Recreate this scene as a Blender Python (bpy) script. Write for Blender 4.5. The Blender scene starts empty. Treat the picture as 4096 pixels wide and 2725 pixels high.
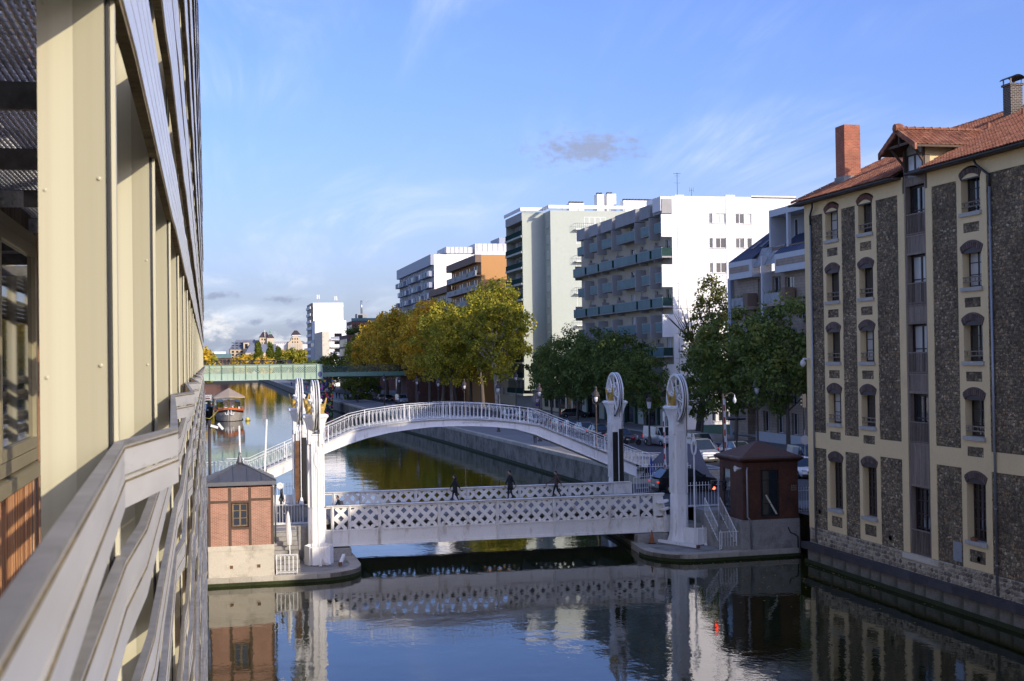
import bpy, bmesh, math, random
from mathutils import Vector, Matrix, noise
random.seed(7)
PI = math.pi; R = math.radians
S = bpy.context.scene; COL = S.collection

# ---------------------------------------------------------------- camera
CAM = (0.0, 0.0, 11.6)
cd = bpy.data.cameras.new('camera'); cam = bpy.data.objects.new('camera', cd); COL.objects.link(cam)
cd.sensor_width = 36.0; cd.lens = 5300.0 / 4096 * 36; cd.clip_start = 0.05; cd.clip_end = 6000
YAW, PIT, ROL = math.atan((2048 - 825) / 5300), math.atan((1438 - 1362.5) / 5300), 0.0144
_f = Vector((math.sin(YAW) * math.cos(PIT), math.cos(YAW) * math.cos(PIT), math.sin(PIT)))
_r0 = Vector((math.cos(YAW), -math.sin(YAW), 0)); _u0 = _r0.cross(_f)
_u = _u0 * math.cos(ROL) + _r0 * math.sin(ROL); _r = _r0 * math.cos(ROL) - _u0 * math.sin(ROL)
cam.matrix_world = Matrix(((_r.x, _u.x, -_f.x, 0), (_r.y, _u.y, -_f.y, 0), (_r.z, _u.z, -_f.z, CAM[2]), (0, 0, 0, 1)))
cd.dof.use_dof = True; cd.dof.focus_distance = 85; cd.dof.aperture_fstop = 16
S.camera = cam

# ---------------------------------------------------------------- sun, sky
SUN_AZ, SUN_EL = R(30), R(19.6)          # azimuth measured from straight behind the camera axis towards the right bank
sund = Vector((math.sin(SUN_AZ) * math.cos(SUN_EL), -math.cos(SUN_AZ) * math.cos(SUN_EL), math.sin(SUN_EL)))
sl = bpy.data.lights.new('sun', 'SUN'); sl.energy = 2.2; sl.angle = R(0.53); sl.color = (1, 0.88, 0.70)
so = bpy.data.objects.new('sun', sl); COL.objects.link(so)
so.rotation_euler = (-sund).to_track_quat('-Z', 'Y').to_euler()
W = bpy.data.worlds.new('World'); S.world = W; W.use_nodes = True
S.view_settings.view_transform = 'Standard'; S.view_settings.look = 'None'; S.view_settings.exposure = 1.0
S.view_settings.gamma = 1.0; S.view_settings.use_curve_mapping = False

def sky_nodes():
    nt = W.node_tree; nd = nt.nodes; lk = nt.links; nd.clear()
    N = lambda t: nd.new(t)
    def mth(op, a, b=None, clamp=False):
        n = N('ShaderNodeMath'); n.operation = op; n.use_clamp = clamp
        for i, v in enumerate((a, b)):
            if v is None: continue
            if isinstance(v, (int, float)): n.inputs[i].default_value = v
            else: lk.new(v, n.inputs[i])
        return n.outputs[0]
    def noise_tex(vec, sc, det=6, rough=.55, dist=0.):
        n = N('ShaderNodeTexNoise'); n.inputs['Scale'].default_value = sc; n.inputs['Detail'].default_value = det
        n.inputs['Roughness'].default_value = rough; n.inputs['Distortion'].default_value = dist; lk.new(vec, n.inputs['Vector']); return n.outputs['Fac']
    def ramp(x, lo, hi):
        n = N('ShaderNodeMapRange'); n.interpolation_type = 'SMOOTHSTEP'; n.inputs[1].default_value = min(lo, hi); n.inputs[2].default_value = max(lo, hi); n.inputs[3].default_value = 0. if lo < hi else 1.; n.inputs[4].default_value = 1. if lo < hi else 0.; lk.new(x, n.inputs[0]); return n.outputs[0]
    sky = N('ShaderNodeTexSky'); sky.sky_type = 'NISHITA'; sky.sun_disc = False
    sky.sun_elevation = SUN_EL; sky.sun_rotation = math.atan2(sund.x, sund.y)
    sky.air_density = 1.0; sky.dust_density = 2.4; sky.ozone_density = 3.0; sky.altitude = 0
    tc = N('ShaderNodeTexCoord'); sp = N('ShaderNodeSeparateXYZ'); lk.new(tc.outputs['Generated'], sp.inputs[0])
    x, y, z = sp.outputs
    az = mth('ARCTAN2', x, y); el = mth('ARCSINE', z)
    zz = mth('ADD', mth('MAXIMUM', z, 0.0), 0.08)
    cb = N('ShaderNodeCombineXYZ'); lk.new(mth('DIVIDE', x, zz), cb.inputs[0]); lk.new(mth('DIVIDE', y, zz), cb.inputs[1])
    # cirrus: long streaks in a high layer
    mp = N('ShaderNodeMapping'); mp.inputs['Rotation'].default_value = (0, 0, R(-14)); mp.inputs['Scale'].default_value = (1.5, .30, 1); lk.new(cb.outputs[0], mp.inputs[0])
    big = ramp(noise_tex(cb.outputs[0], .55, 3), .36, .66)
    wisp = ramp(noise_tex(mp.outputs[0], 1.3, 9, .62, .9), .40, .85)
    cir = mth('MULTIPLY', mth('MULTIPLY', big, wisp), 1.15, True)
    ce = N('ShaderNodeCombineXYZ'); lk.new(az, ce.inputs[0]); lk.new(mth('MULTIPLY', el, 1.7), ce.inputs[1])
    nn = noise_tex(ce.outputs[0], 95, 9, .62)
    n2 = noise_tex(ce.outputs[0], 11, 5, .55)
    def blob(a0, e0, wa, we, amp=.55):
        da = mth('DIVIDE', mth('SUBTRACT', az, a0), wa); de = mth('DIVIDE', mth('SUBTRACT', el, e0), we)
        d = mth('SQRT', mth('ADD', mth('MULTIPLY', da, da), mth('MULTIPLY', de, de)))
        v = mth('ADD', mth('SUBTRACT', 1.0, d), mth('MULTIPLY', mth('SUBTRACT', nn, .5), amp * 4.2))
        return ramp(v, .1, 1.0), de
    grey = None
    for a0, e0, wa, we in ((.286, .157, .060, .019), (.010, .050, .021, .0042), (.056, .047, .017, .0042), (.036, .031, .008, .004), (.066, .028, .012, .006), (.089, .027, .01, .005), (-.10, .052, .03, .005), (.42, .05, .04, .006), (.55, .10, .05, .01)):
        m, _ = blob(a0, e0, wa, we)
        grey = m if grey is None else mth('MAXIMUM', grey, m)
    lowband = mth('MULTIPLY', ramp(n2, .54, .70), mth('SUBTRACT', 1.0, ramp(el, .006, .036)))
    w1, _ = blob(.004, .027, .026, .0145, .5); w2, _ = blob(.06, .015, .045, .01, .5)
    white = mth('MAXIMUM', lowband, mth('MAXIMUM', w1, mth('MULTIPLY', w2, .8)))
    def mix(fac, a, b):
        n = N('ShaderNodeMixRGB'); lk.new(fac, n.inputs[0])
        for i, v in ((1, a), (2, b)):
            if isinstance(v, tuple): n.inputs[i].default_value = (*v, 1)
            else: lk.new(v, n.inputs[i])
        return n.outputs[0]
    hz = ramp(el, .20, -.02)
    tint = N('ShaderNodeMixRGB'); tint.blend_type = 'MULTIPLY'; tint.inputs[0].default_value = 1; lk.new(sky.outputs[0], tint.inputs[1]); tint.inputs[2].default_value = (.54, .575, .88, 1)
    air = mix(mth('MULTIPLY', hz, .42), tint.outputs[0], (2.45, 2.75, 3.4))
    c = mix(cir, air, (2.9, 3.2, 3.7))
    shade = mix(ramp(nn, .28, .5), (1.9, 2.15, 2.8), (3.3, 3.3, 3.35))
    c = mix(mth('MULTIPLY', white, .85), c, shade)
    c = mix(mth('MULTIPLY', grey, .85), c, (1.2, 1.38, 1.95))
    bg = N('ShaderNodeBackground'); bg.inputs['Strength'].default_value = 0.15; lk.new(c, bg.inputs[0])
    out = N('ShaderNodeOutputWorld'); lk.new(bg.outputs[0], out.inputs[0])
sky_nodes()

# ---------------------------------------------------------------- helpers
def nodes_of(m):
    m.use_nodes = True; nt = m.node_tree; return nt, nt.nodes['Principled BSDF']
MATS = {}
def pm(name, col, rough=.6, metal=0., var=.18, scale=1.5, fine=14., bump=0., bscale=30., stretch=(1, 1, 1), spec=.4, dirt=None, dirt_amt=.0, dirt_scale=.6, emit=None, estr=0., world=True, alpha=1., trans=0., coat=0., objvar=0., hue=0.):
    """procedural material: two octaves of tonal variation, optional stains of another colour, optional relief"""
    m = bpy.data.materials.new(name); MATS[name] = m
    nt, b = nodes_of(m); lk = nt.links; N = nt.nodes.new
    b.inputs['Roughness'].default_value = rough; b.inputs['Metallic'].default_value = metal
    b.inputs['Specular IOR Level'].default_value = spec; b.inputs['Coat Weight'].default_value = coat
    if alpha < 1: b.inputs['Alpha'].default_value = alpha
    if trans: b.inputs['Transmission Weight'].default_value = trans
    tc = N('ShaderNodeTexCoord'); mp = N('ShaderNodeMapping'); mp.inputs['Scale'].default_value = stretch
    lk.new(tc.outputs['Object'], mp.inputs[0])
    def nz(sc, det=5, rg=.6):
        n = N('ShaderNodeTexNoise'); n.inputs['Scale'].default_value = sc; n.inputs['Detail'].default_value = det; n.inputs['Roughness'].default_value = rg
        lk.new(mp.outputs[0], n.inputs['Vector']); return n.outputs['Fac']
    mx = N('ShaderNodeMath'); mx.operation = 'ADD'; lk.new(nz(scale), mx.inputs[0]); lk.new(nz(fine, 3), mx.inputs[1])
    mr = N('ShaderNodeMapRange'); mr.inputs[1].default_value = .7; mr.inputs[2].default_value = 1.3
    mr.inputs[3].default_value = 1 - var; mr.inputs[4].default_value = 1 + var; lk.new(mx.outputs[0], mr.inputs[0])
    fac = mr.outputs[0]
    if objvar:
        oi = N('ShaderNodeObjectInfo'); o2 = N('ShaderNodeMapRange'); o2.inputs[3].default_value = 1 - objvar; o2.inputs[4].default_value = 1 + objvar
        lk.new(oi.outputs['Random'], o2.inputs[0]); mm = N('ShaderNodeMath'); mm.operation = 'MULTIPLY'; lk.new(fac, mm.inputs[0]); lk.new(o2.outputs[0], mm.inputs[1]); fac = mm.outputs[0]
    vm = N('ShaderNodeVectorMath'); vm.operation = 'SCALE'; vm.inputs[0].default_value = col; lk.new(fac, vm.inputs['Scale'])
    c = vm.outputs[0]
    if dirt is not None:
        dn = nz(dirt_scale, 8, .65); dr = N('ShaderNodeMapRange'); dr.inputs[1].default_value = .62 - dirt_amt * .35; dr.inputs[2].default_value = .78 - dirt_amt * .2; dr.inputs[4].default_value = .85
        lk.new(dn, dr.inputs[0]); mi = N('ShaderNodeMixRGB'); lk.new(dr.outputs[0], mi.inputs[0]); lk.new(c, mi.inputs[1]); mi.inputs[2].default_value = (*dirt, 1); c = mi.outputs[0]
    if hue:
        oi = N('ShaderNodeObjectInfo'); hs = N('ShaderNodeHueSaturation'); h2 = N('ShaderNodeMapRange'); h2.inputs[3].default_value = .5 - hue; h2.inputs[4].default_value = .5 + hue
        lk.new(oi.outputs['Random'], h2.inputs[0]); lk.new(h2.outputs[0], hs.inputs['Hue']); lk.new(c, hs.inputs['Color']); c = hs.outputs[0]
    lk.new(c, b.inputs['Base Color'])
    if bump:
        bn = N('ShaderNodeBump'); bn.inputs['Strength'].default_value = min(1, bump); bn.inputs['Distance'].default_value = .02
        lk.new(nz(bscale, 6), bn.inputs['Height']); lk.new(bn.outputs[0], b.inputs['Normal'])
    if emit: b.inputs['Emission Color'].default_value = (*emit, 1); b.inputs['Emission Strength'].default_value = estr
    return m

class MB:
    """mesh builder: collects faces, then links ONE mesh object"""
    def __init__(s): s.v = []; s.f = []
    def quad(s, *p):
        n = len(s.v); s.v += [tuple(q) for q in p]; s.f.append(tuple(range(n, n + len(p)))); return s
    def box(s, x0, x1, y0, y1, z0, z1):
        n = len(s.v); s.v += [(x, y, z) for z in (z0, z1) for y in (y0, y1) for x in (x0, x1)]
        s.f += [tuple(n + i for i in q) for q in ((0, 2, 3, 1), (4, 5, 7, 6), (0, 1, 5, 4), (2, 6, 7, 3), (0, 4, 6, 2), (1, 3, 7, 5))]; return s
    def bar(s, p, q, w, h, up=(0, 0, 1)):
        """rectangular bar from p to q, width w sideways, height h along up"""
        p = Vector(p); q = Vector(q); d = (q - p).normalized(); up = Vector(up)
        sd = d.cross(up)
        if sd.length < 1e-5: sd = d.cross(Vector((0, 1, 0)))
        sd.normalize(); u = sd.cross(d); n = len(s.v)
        for e in (p, q):
            for a, b in ((-1, -1), (1, -1), (1, 1), (-1, 1)): s.v.append(tuple(e + sd * (a * w / 2) + u * (b * h / 2)))
        s.f += [tuple(n + i for i in f) for f in ((0, 1, 2, 3), (7, 6, 5, 4), (0, 4, 5, 1), (1, 5, 6, 2), (2, 6, 7, 3), (3, 7, 4, 0))]; return s
    def tube(s, pts, r, n=6, cap=True):
        pts = [Vector(p) for p in pts]; m = len(pts); rs = r if isinstance(r, (list, tuple)) else [r] * m
        b = len(s.v); pu = None
        for i, p in enumerate(pts):
            d = (pts[min(i + 1, m - 1)] - pts[max(i - 1, 0)]).normalized()
            if pu is None: pu = Vector((0, 0, 1)) if abs(d.z) < .9 else Vector((1, 0, 0))
            sd = d.cross(pu).normalized(); u = sd.cross(d).normalized(); pu = u
            for k in range(n):
                a = 2 * PI * k / n; s.v.append(tuple(p + (sd * math.cos(a) + u * math.sin(a)) * rs[i]))
        for i in range(m - 1):
            for k in range(n):
                k2 = (k + 1) % n; s.f.append((b + i * n + k, b + i * n + k2, b + (i + 1) * n + k2, b + (i + 1) * n + k))
        if cap: s.f.append(tuple(b + k for k in reversed(range(n)))); s.f.append(tuple(b + (m - 1) * n + k for k in range(n)))
        return s
    def lathe(s, prof, n=12, c=(0, 0, 0), axis='z', arc=(0, 2 * PI), caps=True, sx=1., sy=1.):
        """profile [(radius, height)] revolved about an axis through c"""
        b = len(s.v); full = abs(arc[1] - arc[0] - 2 * PI) < 1e-6; cnt = n if full else n + 1
        for r, h in prof:
            for k in range(cnt):
                a = arc[0] + (arc[1] - arc[0]) * k / n; u, w = r * math.cos(a) * sx, r * math.sin(a) * sy
                p = (u, w, h) if axis == 'z' else ((h, u, w) if axis == 'x' else (u, h, w))
                s.v.append((c[0] + p[0], c[1] + p[1], c[2] + p[2]))
        for i in range(len(prof) - 1):
            for k in range(n):
                k2 = (k + 1) % cnt; s.f.append((b + i * cnt + k, b + i * cnt + k2, b + (i + 1) * cnt + k2, b + (i + 1) * cnt + k))
        if caps and full:
            if prof[0][0] > 1e-4: s.f.append(tuple(b + k for k in reversed(range(n))))
            if prof[-1][0] > 1e-4: s.f.append(tuple(b + (len(prof) - 1) * n + k for k in range(n)))
        return s
    def prism(s, poly, a0, a1, axis='y'):
        """2-D polygon extruded along an axis; poly in the two other coordinates (x before y before z)"""
        def P(u, w, t): return (t, u, w) if axis == 'x' else ((u, t, w) if axis == 'y' else (u, w, t))
        b = len(s.v); n = len(poly)
        s.v += [P(u, w, a0) for u, w in poly] + [P(u, w, a1) for u, w in poly]
        s.f.append(tuple(range(b, b + n))); s.f.append(tuple(reversed(range(b + n, b + 2 * n))))
        for k in range(n):
            k2 = (k + 1) % n; s.f.append((b + k, b + n + k, b + n + k2, b + k2))
        return s
    def ball(s, c, r, n=8, m=6, sc=(1, 1, 1)):
        prof = [(math.sin(PI * i / m) * r, -math.cos(PI * i / m) * r) for i in range(m + 1)]
        b = len(s.v); s.lathe(prof, n, (0, 0, 0)); 
        for i in range(b, len(s.v)): v = s.v[i]; s.v[i] = (c[0] + v[0] * sc[0], c[1] + v[1] * sc[1], c[2] + v[2] * sc[2])
        return s
    def xf(s, M_, start=0):
        for i in range(start, len(s.v)): s.v[i] = tuple(M_ @ Vector(s.v[i]))
        return s
    def mesh(s, name, mat, smooth=False):
        me = bpy.data.meshes.new(name); me.from_pydata(s.v, [], s.f)
        bm = bmesh.new(); bm.from_mesh(me); bmesh.ops.recalc_face_normals(bm, faces=bm.faces); bm.to_mesh(me); bm.free()
        if smooth:
            for p in me.polygons: p.use_smooth = True
            if smooth is not True: me.set_sharp_from_angle(angle=R(smooth))
        for m in (mat if isinstance(mat, (list, tuple)) else [mat]): me.materials.append(m if not isinstance(m, str) else MATS[m])
        return me
    def build(s, name, mat, parent=None, smooth=False, loc=None):
        return put(name, s.mesh(name, mat, smooth), parent, loc)

def put(name, me, parent=None, loc=None, rot=None, scale=None):
    o = bpy.data.objects.new(name, me); COL.objects.link(o)
    if loc is not None: o.location = loc
    if rot is not None: o.rotation_euler = rot
    if scale is not None: o.scale = scale
    if parent is not None:
        o.parent = parent
        if parent.type == 'EMPTY': o.matrix_parent_inverse = Matrix.Translation(-parent.location)
    return o
def tag(o, label=None, cat=None, group=None, kind=None):
    if label: o['label'] = label
    if cat: o['category'] = cat
    if group: o['group'] = group
    if kind: o['kind'] = kind
    return o
def thing(name, label, cat, loc=(0, 0, 0), group=None):
    o = bpy.data.objects.new(name, None); o.empty_display_size = .2; COL.objects.link(o); o.location = loc
    return tag(o, label, cat, group)
def kids(o): return [c for c in o.children]
def copy_tree(o, parent=None):
    c = o.copy(); COL.objects.link(c)
    if parent is not None: c.parent = parent; c.matrix_parent_inverse = o.matrix_parent_inverse.copy()
    for ch in kids(o): copy_tree(ch, c)
    return c
def dup(root, loc, rz=0., label=None, group=None, scale=None):
    c = copy_tree(root); c.location = loc; c.rotation_euler = (0, 0, rz)
    if scale: c.scale = (scale,) * 3 if isinstance(scale, (int, float)) else scale
    if label: c['label'] = label
    if group: c['group'] = group
    return c
def drop(root):
    for ch in kids(root): drop(ch)
    bpy.data.objects.remove(root)
def struct(o): o['kind'] = 'structure'; return o
# ---------------------------------------------------------------- materials
pm('white_paint', (.80, .79, .765), .45, var=.07, scale=.8, stretch=(2.5, 2.5, .45), dirt=(.45, .37, .28), dirt_amt=.16, dirt_scale=1.5)
pm('white_iron', (.80, .80, .785), .42, var=.05)
pm('bridge_grey', (.78, .755, .70), .5, var=.09, scale=.6, stretch=(1.5, 1.5, .5), dirt=(.42, .36, .28), dirt_amt=.2, dirt_scale=1.6)
pm('deck', (.16, .155, .15), .85, var=.2, bump=.3)
pm('gold', (.46, .31, .075), .42, metal=.45, var=.25, fine=30)
pm('rust_iron', (.14, .07, .035), .8, var=.45, scale=3)
pm('black_iron', (.018, .018, .02), .45, var=.2)
pm('dark_grease', (.02, .018, .016), .35, var=.4, fine=40)
pm('brown_lamp', (.055, .042, .04), .45, var=.15)
pm('lamp_glass', (.55, .57, .6), .15, var=.05, spec=.6)
pm('coping', (.42, .385, .32), .85, var=.22, scale=.9, bump=.5, bscale=9, dirt=(.085, .08, .05), dirt_amt=.35, dirt_scale=.9, objvar=.14)
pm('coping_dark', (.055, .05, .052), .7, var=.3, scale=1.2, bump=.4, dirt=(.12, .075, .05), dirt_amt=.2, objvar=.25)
pm('quay_stone', (.22, .2, .165), .9, var=.3, scale=.8, bump=.8, bscale=6, dirt=(.035, .04, .018), dirt_amt=.5, dirt_scale=.7)
pm('moss', (.028, .036, .010), .9, var=.4, scale=2, bump=.5)
pm('cream_stone', (.56, .51, .41), .8, var=.12, scale=.7, bump=.3, bscale=8, dirt=(.25, .22, .16), dirt_amt=.3, dirt_scale=.9, objvar=.06)
pm('grey_stone', (.32, .305, .275), .85, var=.25, scale=.8, bump=.5, bscale=7, dirt=(.075, .07, .055), dirt_amt=.42, dirt_scale=.8)
pm('timber_brown', (.10, .062, .042), .75, var=.25, stretch=(4, 4, .6))
pm('timber_grey', (.22, .175, .14), .8, var=.4, stretch=(6, 6, .5), scale=1.5, objvar=.14)
pm('zinc', (.15, .155, .165), .42, metal=.5, var=.14, objvar=.06)
pm('zinc_pipe', (.3, .32, .35), .4, metal=.5, var=.12)
pm('gutter_dark', (.035, .038, .042), .4, var=.2)
pm('glass_dark', (.014, .016, .018), .04, var=.1, spec=.75)
pm('glass_blue', (.018, .026, .032), .03, var=.1, spec=1.)
pm('curtain', (.45, .45, .43), .25, var=.12, stretch=(8, 8, .4), spec=.6)
pm('window_wood', (.04, .025, .024), .5, var=.2)
pm('window_white', (.7, .7, .69), .4, var=.05)
pm('ochre', (.76, .585, .32), .85, var=.07, scale=.5, bump=.1, bscale=60, dirt=(.6, .45, .25), dirt_amt=.12, dirt_scale=.5)
pm('sill', (.42, .40, .36), .8, var=.15, bump=.3)
pm('lintel_brick', (.12, .08, .066), .8, var=.35, objvar=.28, hue=.012)
pm('lintel_red', (.16, .07, .045), .8, var=.3, objvar=.22)
pm('corten', (.088, .034, .019), .72, var=.3, scale=.8, fine=9, dirt=(.035, .016, .012), dirt_amt=.3, dirt_scale=1.0, objvar=.1)
pm('corten_roof', (.14, .066, .034), .7, var=.22, scale=1.2, stretch=(1, 1, 3), dirt=(.09, .055, .035), dirt_amt=.3)
pm('asphalt', (.052, .052, .055), .85, var=.15, scale=.2, fine=3)
pm('pavement', (.19, .185, .18), .8, var=.16, scale=.25, fine=2.5, dirt=(.12, .12, .125), dirt_amt=.2, dirt_scale=.12)
pm('kerb', (.3, .29, .28), .8, var=.1)
pm('marking', (.7, .7, .68), .7, var=.15)
pm('ground', (.12, .115, .10), .9, var=.2, scale=.05)
pm('rust_red', (.35, .03, .02), .5)
pm('plastic_white', (.72, .72, .7), .4, var=.08)
pm('lamp_red', (.6, .02, .01), .3, emit=(1, .06, .03), estr=5.)
pm('tail_red', (.35, .015, .01), .25, emit=(1, .05, .02), estr=.35)
pm('skin', (.44, .26, .18), .55, var=.05)
pm('hair', (.012, .01, .009), .5)
pm('cloth_black', (.014, .014, .016), .8, var=.2)
pm('cloth_grey', (.055, .055, .06), .85, var=.15)
pm('cloth_brown', (.075, .042, .035), .85, var=.15)
pm('cloth_navy', (.02, .026, .045), .85, var=.15)
pm('cloth_pale', (.4, .38, .36), .85, var=.15)
pm('cloth_pink', (.5, .06, .12), .8)
pm('tyre', (.015, .015, .015), .85)
pm('alloy', (.4, .4, .41), .35, metal=.6)
for n_, c_ in dict(car_black=(.012, .013, .016), car_silver=(.36, .37, .39), car_white=(.72, .72, .72), car_grey=(.09, .095, .1), car_navy=(.02, .028, .05), car_red=(.28, .02, .02), car_blue=(.05, .1, .2)).items():
    pm(n_, c_, .28, metal=.25 if n_ != 'car_white' else 0, var=.03, coat=.7)

def custom(name):
    m = bpy.data.materials.new(name); MATS[name] = m; nt, b = nodes_of(m); return m, nt, b, nt.links, nt.nodes.new
def ramp_node(N, stops):
    n = N('ShaderNodeValToRGB'); e = n.color_ramp.elements
    while len(e) < len(stops): e.new(.5)
    for i, (p, c) in enumerate(stops): e[i].position = p; e[i].color = (*c, 1)
    return n

def brick_mat(name, c1, c2, mort, sw=.22, sh=.065, axis='xz', msize=.012, bias=0.):
    m, nt, b, lk, N = custom(name); b.inputs['Roughness'].default_value = .85
    tc = N('ShaderNodeTexCoord'); sp = N('ShaderNodeSeparateXYZ'); lk.new(tc.outputs['Object'], sp.inputs[0])
    ad = N('ShaderNodeMath'); lk.new(sp.outputs[0], ad.inputs[0]); lk.new(sp.outputs[1], ad.inputs[1])
    cb = N('ShaderNodeCombineXYZ'); lk.new(ad.outputs[0], cb.inputs[0]); lk.new(sp.outputs[2], cb.inputs[1])
    br = N('ShaderNodeTexBrick'); br.inputs['Scale'].default_value = 1; br.inputs['Brick Width'].default_value = sw; br.inputs['Row Height'].default_value = sh
    br.inputs['Mortar Size'].default_value = msize; br.inputs['Mortar Smooth'].default_value = .2; br.inputs['Bias'].default_value = bias
    br.inputs['Color1'].default_value = (*c1, 1); br.inputs['Color2'].default_value = (*c2, 1); br.inputs['Mortar'].default_value = (*mort, 1)
    lk.new(cb.outputs[0], br.inputs['Vector'])
    nz = N('ShaderNodeTexNoise'); nz.inputs['Scale'].default_value = 1.4; nz.inputs['Detail'].default_value = 8; lk.new(tc.outputs['Object'], nz.inputs['Vector'])
    mr = N('ShaderNodeMapRange'); mr.inputs[3].default_value = .62; mr.inputs[4].default_value = 1.38; lk.new(nz.outputs['Fac'], mr.inputs[0])
    vm = N('ShaderNodeVectorMath'); vm.operation = 'SCALE'; lk.new(br.outputs['Color'], vm.inputs[0]); lk.new(mr.outputs[0], vm.inputs['Scale']); lk.new(vm.outputs[0], b.inputs['Base Color'])
    bp = N('ShaderNodeBump'); bp.inputs['Strength'].default_value = .8; bp.inputs['Distance'].default_value = .01; bp.invert = True; lk.new(br.outputs['Fac'], bp.inputs['Height']); lk.new(bp.outputs[0], b.inputs['Normal'])
brick_mat('brick_house', (.44, .18, .105), (.33, .115, .07), (.46, .38, .3))
brick_mat('brick_chimney', (.42, .12, .055), (.30, .075, .04), (.33, .2, .13), .24, .085)
brick_mat('brick_dark', (.075, .055, .045), (.045, .035, .03), (.28, .25, .2), .24, .085)
brick_mat('brick_far', (.17, .085, .065), (.14, .066, .05), (.12, .07, .06), .6, .16)
brick_mat('tile_beige', (.40, .31, .24), (.37, .285, .22), (.26, .2, .15), .3, .3, msize=.02)

def meuliere(name, base=1.0, sc=5.5):
    """rough millstone rubble: angular stones, pale mortar, ochre lichen"""
    m, nt, b, lk, N = custom(name); b.inputs['Roughness'].default_value = .92
    tc = N('ShaderNodeTexCoord')
    wn = N('ShaderNodeTexNoise'); wn.inputs['Scale'].default_value = 9; lk.new(tc.outputs['Object'], wn.inputs['Vector'])
    wa = N('ShaderNodeVectorMath'); wa.operation = 'MULTIPLY_ADD'; lk.new(wn.outputs['Color'], wa.inputs[0]); wa.inputs[1].default_value = (.16,) * 3; lk.new(tc.outputs['Object'], wa.inputs[2])
    v1 = N('ShaderNodeTexVoronoi'); v1.inputs['Scale'].default_value = sc; lk.new(wa.outputs[0], v1.inputs['Vector'])
    v2 = N('ShaderNodeTexVoronoi'); v2.feature = 'DISTANCE_TO_EDGE'; v2.inputs['Scale'].default_value = sc; lk.new(wa.outputs[0], v2.inputs['Vector'])
    sp = N('ShaderNodeSeparateXYZ'); lk.new(v1.outputs['Color'], sp.inputs[0])
    k = base; t_ = (1.12, 1.0, .82)
    cr = ramp_node(N, [(0, (.06, .048, .036)), (.45, (.12, .097, .068)), (.78, (.18, .147, .105)), (.93, (.24, .175, .09)), (1, (.40, .35, .27))]); lk.new(sp.outputs[0], cr.inputs[0])
    n2 = N('ShaderNodeTexNoise'); n2.inputs['Scale'].default_value = 38; n2.inputs['Detail'].default_value = 5; lk.new(tc.outputs['Object'], n2.inputs['Vector'])
    mr = N('ShaderNodeMapRange'); mr.inputs[1].default_value = .3; mr.inputs[2].default_value = .7; mr.inputs[3].default_value = .35; mr.inputs[4].default_value = 1.6; lk.new(n2.outputs['Fac'], mr.inputs[0])
    vm = N('ShaderNodeVectorMath'); vm.operation = 'SCALE'; lk.new(cr.outputs[0], vm.inputs[0]); lk.new(mr.outputs[0], vm.inputs['Scale'])
    ed = N('ShaderNodeMapRange'); ed.inputs[1].default_value = .02; ed.inputs[2].default_value = .07; ed.inputs[3].default_value = .55; ed.inputs[4].default_value = 0; lk.new(v2.outputs['Distance'], ed.inputs[0])
    mi = N('ShaderNodeMixRGB'); lk.new(ed.outputs[0], mi.inputs[0]); lk.new(vm.outputs[0], mi.inputs[1]); mi.inputs[2].default_value = (.16 * k, .14 * k, .115 * k, 1)
    n3 = N('ShaderNodeTexNoise'); n3.inputs['Scale'].default_value = 3.2; n3.inputs['Detail'].default_value = 7; lk.new(tc.outputs['Object'], n3.inputs['Vector'])
    lr = N('ShaderNodeMapRange'); lr.inputs[1].default_value = .66; lr.inputs[2].default_value = .74; lr.inputs[4].default_value = .65; lk.new(n3.outputs['Fac'], lr.inputs[0])
    m2 = N('ShaderNodeMixRGB'); lk.new(lr.outputs[0], m2.inputs[0]); lk.new(mi.outputs[0], m2.inputs[1]); m2.inputs[2].default_value = (.19, .12, .04, 1); lk.new(m2.outputs[0], b.inputs['Base Color'])
    ab = N('ShaderNodeMath'); lk.new(v2.outputs['Distance'], ab.inputs[0]); ml = N('ShaderNodeMath'); ml.operation = 'MULTIPLY'; ml.inputs[1].default_value = .25; lk.new(n2.outputs['Fac'], ml.inputs[0]); lk.new(ml.outputs[0], ab.inputs[1])
    bp = N('ShaderNodeBump'); bp.inputs['Strength'].default_value = 1; bp.inputs['Distance'].default_value = .12; lk.new(ab.outputs[0], bp.inputs['Height']); lk.new(bp.outputs[0], b.inputs['Normal'])
meuliere('meuliere'); meuliere('meuliere_far', .95, 5)
pm('rubble_stone', (.28, .235, .175), .9, var=.5, scale=5, fine=22, bump=1., bscale=14, objvar=.55, hue=.012)
pm('mortar', (.44, .38, .29), .95, var=.2, bump=.6, bscale=20)

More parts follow.
